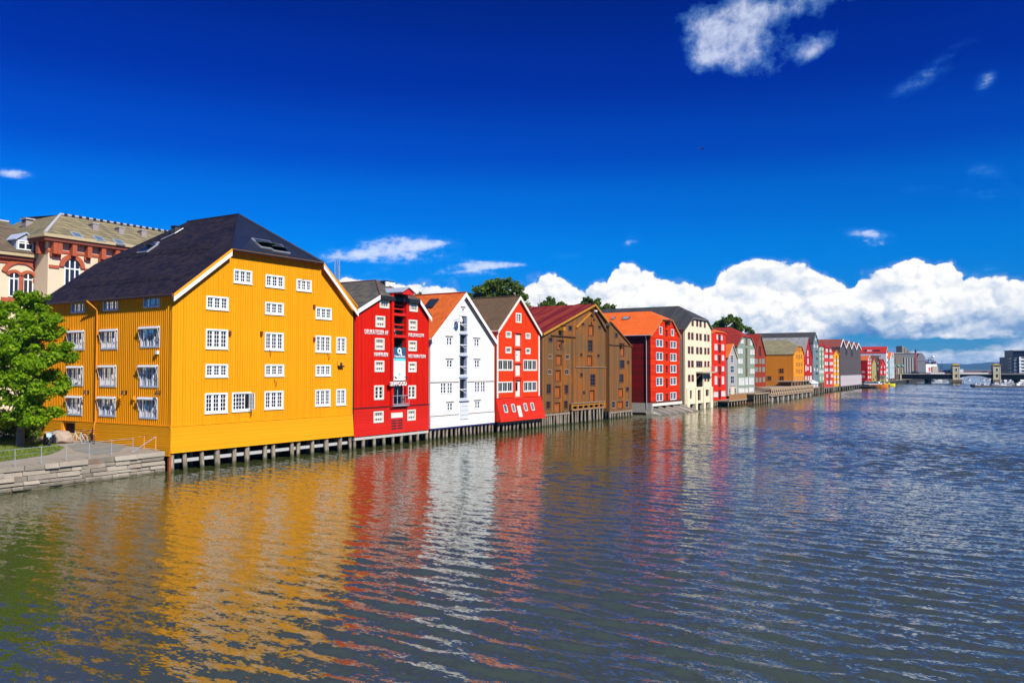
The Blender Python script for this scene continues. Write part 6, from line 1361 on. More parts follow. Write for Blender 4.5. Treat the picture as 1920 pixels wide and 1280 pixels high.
    car(1718, 'black estate car on bridge deck below red chimney', (0.02, 0.02, 0.025)); car(1779, 'navy van on bridge close to left stone tower', (0.02, 0.025, 0.08), 5.2, 2.2); car(1850, 'charcoal car on bridge just before right stone tower', (0.03, 0.03, 0.032))
    return B
BR_ = bridge()

# ================================================================== land, quay and river
YL = lambda u, y, z: HY.wld(u, y, z)
def ypos(p, z): q = HY.loc(on_z(p, z)); return (q.x, q.y)
QA, QB = ypos((306, 885.5), 0.0), ypos((0, 926), 0.0)
qd = Vector((QB[0] - QA[0], QB[1] - QA[1], 0)); qlen = qd.length; qd.normalize(); qn = Vector((qd.y, -qd.x, 0)); qn = qn if qn.y < 0 else -qn
QEXT = qlen + 16
ZQ = 1.55
def zf(u, y):
    """height of the quay ground in the yellow house's frame"""
    v = Vector((u - QA[0], y - QA[1], 0)); d = max(0.0, -v.dot(qn)); return ZQ + min(0.35, d * 0.03)
def ground_mat():
    m, nt, b = new_mat('gravel_ground'); v, x, y, z = objco(nt)
    f = noise(nt, v, 0.8, 6, 0.65); g = noise(nt, v, 14, 4, 0.7)
    setin(nt, b, 'Base Color', mixc(nt, (f * 0.6 + g * 0.55 - 0.1).sat(), (0.17, 0.14, 0.10), (0.42, 0.36, 0.27))); b.inputs['Roughness'].default_value = 0.95; bump(nt, b, g, 0.6, 0.03); return m
GM = ground_mat()
def sheet(name, pts, dz, m, kind='structure', n=1):
    mb = MB(); mb.face([(u, y, zf(u, y) + dz) for u, y in pts], m); o = mb.build(name, loc=HY.O, rz=HY.rz); return tag(o, kind=kind)
# general ground behind the row
mb = MB(); far = 1500.0
edge = [(QA[0] + qd.x * QEXT, QA[1] + qd.y * QEXT), (QA[0] + qd.x * qlen * 0.5, QA[1] + qd.y * qlen * 0.5), (QA[0], QA[1])]
inner = [(0.6, 1.2), (0.6, 5.5), (430, 5.5)]
q0 = Vector((*edge[0], 0)); N = 14
strip = []
for i in range(N + 1):
    t = QEXT * (1 - i / N); strip.append((QA[0] + qd.x * t, QA[1] + qd.y * t))
rows = [0, 2, 5, 10, 18, 40, 200, 900]
vs, fs = [], []
for (u, y) in strip:
    for r in rows: a, b = u - qn.x * r, y - qn.y * r; vs.append((a, b, zf(a, b)))
for i in range(N):
    for k in range(len(rows) - 1): a = i * len(rows) + k; fs.append((a, a + len(rows), a + len(rows) + 1, a + 1))
mb.mesh(vs, fs, GM)
last = vs[N * len(rows):]
z9 = ZQ + 0.35
mb.face([(QA[0], QA[1], ZQ), (0.8, 5.5, zf(0.8, 5.5)), (900, 5.5, zf(0, 12)), (900, 900, z9), last[-1], last[4]], GM)
mb.face([(0.8, 5.5, zf(0.8, 5.5)), (0.8, 5.5, -1.5), (900, 5.5, -1.5), (900, 5.5, zf(0, 12))], plain('bank_stone', (0.025, 0.023, 0.02), 0.95, 0, 0.4, 0.8))
mb.face([(QA[0], QA[1], ZQ), (QA[0], QA[1], -1.5), (0.8, 5.5, -1.5), (0.8, 5.5, zf(0.8, 5.5))], plain('bank_stone', (0.06, 0.055, 0.045), 0.95, 0, 0.4, 0.8))
tag(mb.build('ground', loc=HY.O, rz=HY.rz), kind='structure')
# stone quay wall: courses of rough blocks
def quay_wall():
    m, nt, b = new_mat('quay_stone'); v, x, y, z = objco(nt); g = nt.nodes.new('ShaderNodeNewGeometry')
    isl = E(nt, g.outputs['Random Per Island']); f = noise(nt, v, 1.3, 6, 0.65); h = noise(nt, v, 9, 5, 0.7)
    c = mixc(nt, (f * 0.55 + h * 0.4 + isl * 0.45 - 0.25).sat(), (0.16, 0.135, 0.10), (0.50, 0.43, 0.33))
    sp = nt.nodes.new('ShaderNodeSeparateXYZ'); nt.links.new(g.outputs['Position'], sp.inputs[0]); zz = E(nt, sp.outputs[2])
    c = mixc(nt, (1.0 - (zz + (f - 0.5) * 0.5).step(0.05, 0.35)) * 0.75, c, (0.06, 0.055, 0.025))
    rust = ((noise(nt, v, 0.9, 3) - 0.62) * 8.0).sat() * 0.5
    setin(nt, b, 'Base Color', mixc(nt, rust, c, (0.30, 0.13, 0.05))); b.inputs['Roughness'].default_value = 0.9; bump(nt, b, h + f, 0.8, 0.04)
    mb = MB(); rnd = random.Random(5); C_ = [0.34, 0.30, 0.26, 0.36, 0.27, 0.30]; z = -0.5; ch = []
    while z < ZQ - 0.02: h_ = rnd.choice(C_); h_ = h_ if z + h_ < ZQ - 0.22 else ZQ - z; ch.append((z, z + h_)); z += h_
    for k, (z0, z1) in enumerate(ch):
        t = -0.1; top = k == len(ch) - 1
        while t < QEXT:
            L_ = rnd.uniform(0.5, 2.2) * (1.5 if top else 1.0); a, b = t + 0.015, min(t + L_, QEXT) - 0.015; t += L_
            d0 = rnd.uniform(-0.10, 0.09) + (ZQ - z0) * 0.05 + (0.06 if top else 0); d1 = rnd.uniform(-0.04, 0.04) + (ZQ - z1) * 0.05 + (0.06 if top else 0)
            za, zb = z0 + 0.012 + rnd.uniform(-0.035, 0.035), z1 - 0.012 + rnd.uniform(-0.035, 0.035) * (0 if top else 1)
            P = lambda s, d, z_: (QA[0] + qd.x * s + qn.x * d, QA[1] + qd.y * s + qn.y * d, z_)
            c4 = [P(a, -0.5, za), P(b, -0.5, za), P(b, d0, za + rnd.uniform(0, 0.03)), P(a, d0 + rnd.uniform(-0.03, 0.03), za), P(a, -0.5, zb), P(b, -0.5, zb), P(b, d1, zb), P(a, d1 + rnd.uniform(-0.03, 0.03), zb)]
            mb.hexa(c4, m)
    P = lambda s, d, z_: (QA[0] + qd.x * s + qn.x * d, QA[1] + qd.y * s + qn.y * d, z_)
    mb.hexa([P(0, -0.6, -1.5), P(QEXT, -0.6, -1.5), P(QEXT, -0.08, -1.5), P(0, -0.08, -1.5), P(0, -0.6, ZQ - 0.05), P(QEXT, -0.6, ZQ - 0.05), P(QEXT, -0.08, ZQ - 0.05), P(0, -0.08, ZQ - 0.05)], BLACK)
    o = mb.build('quay_wall', loc=HY.O, rz=HY.rz); tag(o, 'rough grey stone quay wall left of yellow warehouse', 'wall')
    bv = o.modifiers.new('edge', 'BEVEL'); bv.width = 0.022; bv.segments = 1; bv.limit_method = 'ANGLE'
quay_wall()
# path, lawn
def poly_px(pts, dz=0.0):
    out = []
    for p in pts:
        z = ZQ
        for _ in range(6): u, y = ypos(p, z); z = zf(u, y)
        out.append((u, y))
    return out
def smooth_sheet(name, pts, dz, m, kind):
    cx = sum(p[0] for p in pts) / len(pts); cy = sum(p[1] for p in pts) / len(pts); mb = MB(); n = len(pts)
    vs = [(cx, cy, zf(cx, cy) + dz)]; fs = []; R = 8
    for k in range(1, R + 1):
        for p in pts: u, y = cx + (p[0] - cx) * k / R, cy + (p[1] - cy) * k / R; vs.append((u, y, zf(u, y) + dz))
    for i in range(n): fs.append((0, 1 + i, 1 + (i + 1) % n))
    for k in range(R - 1):
        for i in range(n): j = (i + 1) % n; fs.append((1 + k * n + i, 1 + (k + 1) * n + i, 1 + (k + 1) * n + j, 1 + k * n + j))
    mb.mesh(vs, fs, m); return tag(mb.build(name, loc=HY.O, rz=HY.rz), kind=kind)
ASPH = plain('worn_asphalt', (0.20, 0.195, 0.165), 0.95, 0, 0.25, 2.5)
smooth_sheet('path', poly_px([(128, 835), (165, 824), (215, 822), (240, 832), (225, 845), (180, 852), (140, 845)]), 0.012, ASPH, 'structure')
lawn = poly_px([(-60, 872), (-5, 866), (40, 860), (93, 852), (112, 845), (120, 839), (95, 830), (40, 822), (-60, 818)])
LAWN = plain('lawn_soil', (0.10, 0.13, 0.03), 0.95, 0, 0.3, 3)
smooth_sheet('lawn', lawn, 0.016, LAWN, 'structure')
def inside(p, poly):
    c = False; n = len(poly)
    for i in range(n):
        (x1, y1), (x2, y2) = poly[i], poly[(i + 1) % n]
        if (y1 > p[1]) != (y2 > p[1]) and p[0] < (x2 - x1) * (p[1] - y1) / (y2 - y1) + x1: c = not c
    return c
def leaf_mat(name, a, b_, c_, trans=0.35, scale=0.9):
    m = bpy.data.materials.new(name); m.use_nodes = True; nt = m.node_tree; b = nt.nodes['Principled BSDF']; out = nt.nodes['Material Output']
    v, x, y, z = objco(nt); g = nt.nodes.new('ShaderNodeNewGeometry'); isl = E(nt, g.outputs['Random Per Island'])
    f = noise(nt, v, scale, 3, 0.6)
    col = mixc(nt, (isl * 0.7 + f * 0.6 - 0.15).sat(), a, b_); col = mixc(nt, isl.gt(0.93) * 0.6, col, c_)
    setin(nt, b, 'Base Color', col); b.inputs['Roughness'].default_value = 0.55; b.inputs['Specular IOR Level'].default_value = 0.15
    t = nt.nodes.new('ShaderNodeBsdfTranslucent'); nt.links.new(mixc(nt, 1.0, col, (1.5, 1.5, 0.7), 'MULTIPLY'), t.inputs[0])
    mx = nt.nodes.new('ShaderNodeMixShader'); mx.inputs[0].default_value = trans
    nt.links.new(b.outputs[0], mx.inputs[1]); nt.links.new(t.outputs[0], mx.inputs[2]); nt.links.new(mx.outputs[0], out.inputs[0]); return m
GRASS = leaf_mat('grass_blade', (0.10, 0.16, 0.02), (0.24, 0.30, 0.045), (0.30, 0.28, 0.10), 0.3)
def grass():
    rnd = random.Random(3); mb = MB(); x0, x1 = min(p[0] for p in lawn), max(p[0] for p in lawn); y0, y1 = min(p[1] for p in lawn), max(p[1] for p in lawn); k = 0
    while k < 9000:
        u, y = rnd.uniform(x0, x1), rnd.uniform(y0, y1)
        if not inside((u, y), lawn): continue
        k += 1; a = rnd.uniform(0, PI); w = 0.03; h = rnd.uniform(0.06, 0.16); z = zf(u, y) + 0.01; c, s = math.cos(a) * w, math.sin(a) * w
        mb.face([(u - c, y - s, z), (u + c, y + s, z), (u + rnd.uniform(-0.06, 0.06), y + rnd.uniform(-0.06, 0.06), z + h)], GRASS)
    tag(mb.build('grass', loc=HY.O, rz=HY.rz), kind='stuff')
grass()
# railing along the quay
def gpos(p): return poly_px([p])[0]
def railing():
    R_ = empty('quay_railing', HY.O, HY.rz, 'grey wire railing with steel posts along the stone quay edge', 'railing')
    feet = [gpos(p) for p in ((-62, 888), (-20, 881), (27.9, 874.5), (77, 869), (124, 863.5), (167, 859.5), (209, 854), (249, 849.5))]; tops = []
    for u, y in feet:
        z = zf(u, y); mb = MB(); mb.tube((u, y, z - 0.02), (u, y, z + 1.08), 0.022, 0.02, GREYP, 8); mb.build('post', R_); tops.append(Vector((u, y, z + 1.06)))
    for k, nm in ((0.0, 'top_rail'), (0.36, 'wire'), (0.7, 'wire')):
        mb = MB(); mb.path([t - Vector((0, 0, k)) for t in tops], 0.014 if k == 0 else 0.006, GREYP, 6); mb.build(nm, R_)
    e = gpos((291.6, 844)); z = zf(*e); OPK = plain('ochre_post', (0.62, 0.27, 0.06), 0.7)
    mb = MB(); mb.tube((*e, z), (*e, z + 1.05), 0.05, 0.05, OPK, 8); mb.build('end_post', R_)
    f = gpos((270, 842)); zf_ = zf(*f); mb = MB(); mb.tube((*f, zf_), (*f, zf_ + 1.0), 0.04, 0.04, OPK, 8); mb.build('end_post', R_)
    mb = MB(); b0 = Vector((*feet[-1], zf(*feet[-1]))); mb.tube(b0 + Vector((0, 0, 0.12)), (*e, z + 1.0), 0.028, 0.028, STEEL, 8); mb.build('sloping_rail', R_)
    mb = MB(); mb.path([tops[-1], Vector((*f, zf_ + 1.0)), Vector((*e, z + 1.03))], 0.018, OPK, 6); mb.build('top_rail', R_)
railing()
# boulder
def boulder():
    u, y = gpos((112, 830)); bm = bmesh.new(); bmesh.ops.create_icosphere(bm, subdivisions=4, radius=1.0)
    for v in bm.verts:
        n_ = mnoise.fractal(v.co * 1.3 + Vector((3, 1, 7)), 1.0, 2.0, 4); v.co *= 1 + 0.28 * n_; v.co = Vector((v.co.x * 0.95, v.co.y * 0.7, v.co.z * 0.62))
    me = bpy.data.meshes.new('boulder'); bm.to_mesh(me); bm.free(); me.materials.append(plain('granite', (0.36, 0.28, 0.22), 0.9, 0, 0.3, 2))
    for p in me.polygons: p.use_smooth = True
    o = bpy.data.objects.new('boulder', me); COL.objects.link(o); o.location = YL(u, y, zf(u, y) + 0.34); tag(o, 'rounded pinkish granite boulder on gravel by the tree', 'boulder')
boulder()
# bicycles
def bicycle(p, ang, c, label, wc, off=0.0):
    u, y = gpos(p); r_ = empty('bicycle', YL(u, y + off, zf(u, y)), HY.rz + ang, label, 'bicycle'); r_['group'] = 'bicycles against yellow warehouse'; m = plain('bike_' + label.split()[0], c, 0.4, 0.1)
    for x in (-0.52, 0.52):
        mb = MB(); n = 20
        for i in range(n):
            a, b = 2 * PI * i / n, 2 * PI * (i + 1) / n; mb.tube((x + 0.34 * math.cos(a), 0, 0.34 + 0.34 * math.sin(a)), (x + 0.34 * math.cos(b), 0, 0.34 + 0.34 * math.sin(b)), 0.025, 0.025, wc, 5, caps=False)
        for i in range(6): a = PI * i / 6; mb.tube((x - 0.33 * math.cos(a), 0, 0.34 - 0.33 * math.sin(a)), (x + 0.33 * math.cos(a), 0, 0.34 + 0.33 * math.sin(a)), 0.006, 0.006, STEEL, 4)
        mb.build('wheel', r_)
    mb = MB(); P = {'bb': (-0.08, 0, 0.3), 'st': (-0.22, 0, 0.82), 'hd': (0.36, 0, 0.80), 'rw': (-0.52, 0, 0.34), 'fw': (0.52, 0, 0.34)}
    for a, b in (('bb', 'st'), ('bb', 'hd'), ('st', 'hd'), ('bb', 'rw'), ('st', 'rw'), ('hd', 'fw')): mb.tube(P[a], P[b], 0.022, 0.022, m, 6)
    mb.build('frame', r_); mb = MB(); mb.tube(P['hd'], (0.33, 0, 1.0), 0.018, 0.018, STEEL, 6); mb.path([(0.22, -0.28, 1.0), (0.36, -0.2, 1.02), (0.36, 0.2, 1.02), (0.22, 0.28, 1.0)], 0.016, BLACK, 6); mb.build('handlebar', r_)
    mb = MB(); mb.hexa([(-0.38, -0.09, 0.90), (-0.38, 0.09, 0.90), (-0.1, 0.03, 0.90), (-0.1, -0.03, 0.90), (-0.38, -0.09, 0.96), (-0.38, 0.09, 0.96), (-0.1, 0.03, 0.94), (-0.1, -0.03, 0.94)], BLACK); mb.build('saddle', r_)
TYRE = plain('tyre', (0.03, 0.03, 0.03), 0.8); PTYRE = plain('pale_tyre', (0.55, 0.56, 0.52), 0.6)
bicycle((147, 830), PI / 2 + 0.25, (0.55, 0.66, 0.62), 'pale mint bicycle leaning on yellow warehouse beside its door', PTYRE)
bicycle((159, 830), PI / 2 - 0.1, (0.30, 0.04, 0.03), 'dark red bicycle leaning on yellow warehouse near the downpipe', TYRE)
bicycle((172, 831), PI / 2 - 0.3, (0.05, 0.05, 0.06), 'black bicycle nearest the downpipe of yellow warehouse', TYRE)
bicycle((104, 818), PI / 2 + 0.1, (0.35, 0.34, 0.33), 'grey bicycle parked behind the granite boulder by bushes', TYRE)
# motor scooter
def scooter():
    u, y = gpos((89, 836)); r_ = empty('motor_scooter', YL(u, y, zf(u, y)), HY.rz - 0.35, 'black motor scooter with pale blue headlamp shield under the tree', 'scooter'); bl = plain('scooter_black', (0.015, 0.015, 0.018), 0.3)
    for yy in (-0.62, 0.62):
        mb = MB(); n = 16
        for i in range(n): a, b = 2 * PI * i / n, 2 * PI * (i + 1) / n; mb.tube((0, yy + 0.24 * math.cos(a), 0.27 + 0.24 * math.sin(a)), (0, yy + 0.24 * math.cos(b), 0.27 + 0.24 * math.sin(b)), 0.06, 0.06, BLACK, 6, caps=False)
        mb.tube((-0.04, yy, 0.27), (0.04, yy, 0.27), 0.14, 0.14, STEEL, 12); mb.build('wheel', r_)
    mb = MB(); mb.hexa([(-0.22, -0.3, 0.30), (0.22, -0.3, 0.30), (0.16, -0.48, 0.34), (-0.16, -0.48, 0.34), (-0.24, -0.38, 0.95), (0.24, -0.38, 0.95), (0.14, -0.52, 0.92), (-0.14, -0.52, 0.92)], bl); mb.box(-0.2, 0.2, -0.35, 0.2, 0.26, 0.34, bl)
    mb.hexa([(-0.2, 0.1, 0.3), (0.2, 0.1, 0.3), (0.18, 0.8, 0.45), (-0.18, 0.8, 0.45), (-0.16, 0.1, 0.72), (0.16, 0.1, 0.72), (0.14, 0.85, 0.78), (-0.14, 0.85, 0.78)], bl); mb.build('body', r_)
    mb = MB(); mb.hexa([(-0.15, 0.05, 0.72), (0.15, 0.05, 0.72), (0.15, 0.8, 0.79), (-0.15, 0.8, 0.79), (-0.13, 0.08, 0.82), (0.13, 0.08, 0.82), (0.13, 0.78, 0.88), (-0.13, 0.78, 0.88)], BLACK); mb.build('seat', r_)
    mb = MB(); mb.hexa([(-0.15, -0.56, 0.70), (0.15, -0.56, 0.70), (0.15, -0.45, 0.70), (-0.15, -0.45, 0.70), (-0.19, -0.52, 0.98), (0.19, -0.52, 0.98), (0.19, -0.4, 1.0), (-0.19, -0.4, 1.0)], plain('pale_blue_shield', (0.40, 0.55, 0.62), 0.3)); mb.build('headlamp_shield', r_)
    mb = MB(); mb.path([(-0.34, -0.3, 1.08), (0, -0.4, 1.04), (0.34, -0.3, 1.08)], 0.02, STEEL, 6); mb.tube((0, -0.62, 0.27), (0, -0.42, 1.04), 0.03, 0.03, STEEL, 6); mb.build('handlebar', r_)
scooter()

# ------------------------------------------------------------------ trees
import numpy as np
def leaves_mesh(name, clumps, n, size, mat, seed, parent, droop=0.3):
    """leaf quads spread through the shells of many clumps"""
    rs = np.random.RandomState(seed); cl = np.array(clumps); w = cl[:, 3] ** 2; idx = rs.choice(len(cl), n, p=w / w.sum())
    d = rs.normal(size=(n, 3)); d /= np.linalg.norm(d, axis=1)[:, None]; rad = np.where(rs.uniform(size=n) < 0.12, rs.uniform(1.0, 1.5, n), rs.uniform(0.3, 1.08, n) ** 0.6)
    c = cl[idx, :3] + d * (cl[idx, 3] * rad)[:, None] * np.array([1, 1, 0.75])
    nrm = d * 0.7 + rs.normal(size=(n, 3)) * 0.55 + np.array([0, 0, 0.35]); nrm /= np.linalg.norm(nrm, axis=1)[:, None]
    t = np.cross(nrm, rs.normal(size=(n, 3))); t /= np.linalg.norm(t, axis=1)[:, None]; b = np.cross(nrm, t)
    s = size * rs.uniform(0.6, 1.35, n)[:, None]
    v = np.stack([c - t * s * 0.5, c + b * s * 0.32, c + t * s * 0.55 - nrm * s * 0.08, c - b * s * 0.32], 1).reshape(-1, 3)
    me = bpy.data.meshes.new(name); me.vertices.add(4 * n); me.vertices.foreach_set('co', v.astype(np.float32).ravel())
    me.loops.add(4 * n); me.loops.foreach_set('vertex_index', np.arange(4 * n, dtype=np.int32)); me.polygons.add(n)
    me.polygons.foreach_set('loop_start', np.arange(0, 4 * n, 4, dtype=np.int32)); me.update(calc_edges=True); me.validate()
    me.materials.append(mat); o = bpy.data.objects.new(name, me); COL.objects.link(o); o.parent = parent; return o
BARK = plain('bark', (0.20, 0.15, 0.10), 0.95, 0, 0.35, 5)
def tree(name, label, loc, blobs, n, size, mat, seed, trunk_r=0.25, trunk_top=None, sub=9, lean=(0, 0)):
    """blobs: big masses of the crown (x, y, z, r) relative to the foot; each is broken into clumps"""
    rnd = random.Random(seed); T = empty(name, loc, 0, label, 'tree'); cl = []
    for (x, y, z, r) in blobs:
        for i in range(sub):
            d = Vector((rnd.gauss(0, 1), rnd.gauss(0, 1), rnd.gauss(0, 1))).normalized(); k = r * rnd.uniform(0.35, 0.95)
            cl.append((x + d.x * k, y + d.y * k, z + d.z * k * 0.85, r * rnd.uniform(0.17, 0.38)))
    leaves_mesh('crown', cl, n, size, mat, seed, T)
    mb = MB(); zt = trunk_top or max(b[2] for b in blobs) * 0.75; p = Vector((0, 0, -0.2)); k = 7; path = [p]
    for i in range(1, k + 1): path.append(Vector((lean[0] * i / k + rnd.uniform(-0.08, 0.08), lean[1] * i / k + rnd.uniform(-0.08, 0.08), zt * i / k)))
    for i in range(k): mb.tube(path[i], path[i + 1], trunk_r * (1.15 - 0.9 * i / k), trunk_r * (1.15 - 0.9 * (i + 1) / k), BARK, 9, caps=False)
    mb.build('trunk', T); mb = MB()
    for c in rnd.sample(cl, min(len(cl), 26)):
        j = rnd.randint(2, k - 1); a = path[j]; e = Vector(c[:3]); m = a.lerp(e, 0.5) + Vector((rnd.uniform(-0.3, 0.3), rnd.uniform(-0.3, 0.3), 0.2)); r0 = trunk_r * 0.32
        mb.tube(a, m, r0, r0 * 0.6, BARK, 6, caps=False); mb.tube(m, e, r0 * 0.6, r0 * 0.15, BARK, 5, caps=False)
    mb.build('limbs', T); return T
LIME = leaf_mat('lime_leaf', (0.08, 0.19, 0.004), (0.30, 0.46, 0.008), (0.42, 0.52, 0.03), 0.45, 0.8); DEEP = leaf_mat('deep_leaf', (0.055, 0.105, 0.012), (0.15, 0.23, 0.025), (0.22, 0.29, 0.05), 0.38, 0.3)
tu, ty = gpos((38, 838)); tw = YL(tu, ty, zf(tu, ty)); D0 = tw.y; S = lambda dx, dy: (dx * D0 / F_PX, -dy * D0 / F_PX)
def blob_at(px_, py_, r, dy): P = at((px_, py_), D0 + dy); return (P.x - tw.x, P.y - tw.y, P.z - tw.z, r * D0 / F_PX)
tree('broadleaf_tree', 'bright green broadleaf tree on the lawn beside yellow warehouse', tw,
     [blob_at(70, 560, 22, 0.3), blob_at(30, 562, 24, 0.3), blob_at(62, 580, 38, 0.5), blob_at(20, 595, 40, 0.3), blob_at(88, 612, 34, -0.3), blob_at(50, 640, 55, -0.5), blob_at(10, 655, 50, 0), blob_at(100, 668, 38, 0), blob_at(60, 700, 58, -0.8), blob_at(5, 715, 55, 0.4), blob_at(102, 722, 34, 0.6),
      blob_at(75, 752, 46, -0.6), blob_at(15, 770, 46, -0.4), blob_at(58, 782, 34, -0.8), blob_at(-45, 660, 60, 0), blob_at(-50, 750, 55, 0), blob_at(-40, 590, 40, 0)],
     40000, 0.27, LIME, 4, trunk_r=0.26, trunk_top=8.0, sub=14, lean=(0.5, 0))
# shrubs added under and behind the tree to stand for the shade there
def shrub(name, label, p, w, h, n, seed, mat=DEEP, dy=0.0, size=0.22):
    u, y = gpos(p); L_ = YL(u, y + dy, zf(u, y)); rnd = random.Random(seed); T = empty(name, L_, 0, label, 'shrub'); cl = [(rnd.uniform(-w, w), rnd.uniform(-w * 0.5, w * 0.5), rnd.uniform(0.15, 0.8) * h, rnd.uniform(0.25, 0.45) * h) for _ in range(14)]
    leaves_mesh('foliage', cl, n, size, mat, seed, T); mb = MB()
    for c in cl[:6]: mb.tube((c[0] * 0.3, c[1] * 0.3, -0.1), c[:3], 0.04, 0.015, BARK, 5)
    mb.build('stems', T)
shrub('shade_shrub', 'dark green shrub mass added as stand-in for the shade left of the tree trunk', (2, 828), 2.6, 2.4, 5000, 21, dy=2.5); shrub('shade_shrub', 'dark green shrub mass added as stand-in for the shade right behind the tree trunk', (62, 822), 2.2, 1.7, 4000, 22, dy=3.0)
shrub('flowering_bush', 'small pale flowering bush beside the warehouse door', (104, 812), 0.8, 0.9, 1200, 23, mat=leaf_mat('pale_bush_leaf', (0.12, 0.14, 0.04), (0.34, 0.33, 0.14), (0.6, 0.5, 0.4), 0.3), dy=0.0, size=0.13)
# trees beyond the row
def far_tree(label, Y, pts, n, size, seed, mat=DEEP, gx=None):
    P0 = at((pts[0][0], 690), Y); foot = Vector((P0.x, P0.y, 1.9)); bl = []
    for (x, y, r) in pts: P = at((x, y), Y + random.Random(int(x)).uniform(-1.5, 1.5)); bl.append((P.x - foot.x, P.y - foot.y, P.z - foot.z, r * Y / F_PX))
    T = tree('broadleaf_tree', label, foot, bl, n, size, mat, seed, trunk_r=0.4, trunk_top=bl[0][2] * 0.8, sub=20); T['group'] = 'trees rising behind the warehouses'
far_tree('large spreading tree rising between white warehouse and red gabled one', 150, [(930, 548, 30), (905, 545, 22), (958, 545, 26), (980, 558, 16), (885, 562, 16), (935, 575, 40), (900, 575, 26), (968, 575, 28), (925, 530, 14), (950, 530, 12)], 14000, 0.5, 31)
far_tree('small round tree over the red metal roof, left of another round one', 165, [(1029, 566, 12), (1022, 574, 12), (1036, 576, 12)], 3500, 0.45, 32)
far_tree('small round tree over the red metal roof, just right of another round one', 168, [(1054, 571, 10), (1046, 578, 11), (1062, 580, 10)], 3200, 0.45, 33)
far_tree('tree rising behind the peak of weathered brown warehouse', 175, [(1103, 566, 12), (1092, 574, 12), (1120, 574, 16), (1138, 580, 14), (1150, 586, 11)], 6000, 0.5, 34)
far_tree('spreading tree above dark red roof behind sage warehouse', 235, [(1368, 600, 12), (1348, 608, 11), (1382, 602, 11), (1360, 612, 16), (1384, 614, 14), (1338, 613, 8)], 7000, 0.62, 35)
far_tree('low treetop just right of the spreading tree behind sage warehouse', 245, [(1402, 618, 6), (1410, 622, 5)], 700, 0.7, 36)
far_tree('thin treetop behind hoist hood of red restaurant', 120, [(786, 553, 8), (797, 558, 7), (780, 560, 6)], 700, 0.35, 37)

# lattice mast and roof aerial
def mast():
    Y = 170.0; b = at((632, 540), Y); t = at((631.5, 489), Y).z; t2 = at((631, 468), Y).z; w = 0.42; mb = MB(); z0 = 1.9
    for sx in (-1, 1):
        for sy in (-1, 1): mb.tube((sx * w, sy * w, 0), (sx * w, sy * w, t - z0), 0.05, 0.05, GREYP, 5)
    z = 0.0; i = 0
    while z < t - z0 - 1:
        for sx, sy, ex, ey in ((-1, -1, 1, -1), (1, -1, 1, 1), (1, 1, -1, 1), (-1, 1, -1, -1)): mb.tube((sx * w, sy * w, z), (ex * w, ey * w, z + 1), 0.03, 0.03, GREYP, 4); mb.tube((sx * w, sy * w, z), (ex * w, ey * w, z), 0.03, 0.03, GREYP, 4)
        z += 1.0
    M_ = empty('radio_mast', (b.x, b.y, z0), 0, 'thin grey lattice radio mast behind red restaurant roof', 'mast'); mb.build('lattice', M_)
    mb = MB(); mb.tube((0, 0, t - z0 - 1), (0, 0, t2 - z0), 0.05, 0.03, GREYP, 5); mb.build('whip_aerial', M_); mb = MB(); mb.tube((-w, 0, t - z0), (-w, 0, t - z0 + 1.6), 0.03, 0.02, GREYP, 5); mb.tube((w, 0, t - z0), (w, 0, t - z0 + 1.2), 0.03, 0.02, GREYP, 5); mb.build('short_aerial', M_)
mast()
Y = 140.0; b = at((1012, 572), Y); t = at((1012, 552), Y).z; mb = MB(); mb.tube((b.x, b.y, 2), (b.x, b.y, t), 0.04, 0.03, GREYP, 5)
for k, dz in ((0.45, 0.1), (0.35, 0.5), (0.5, 0.9)): mb.tube((b.x - k, b.y, t - dz), (b.x + k, b.y, t - dz), 0.02, 0.02, GREYP, 4)
tag(mb.build('television_aerial'), 'thin television aerial over the red metal roof', 'aerial')

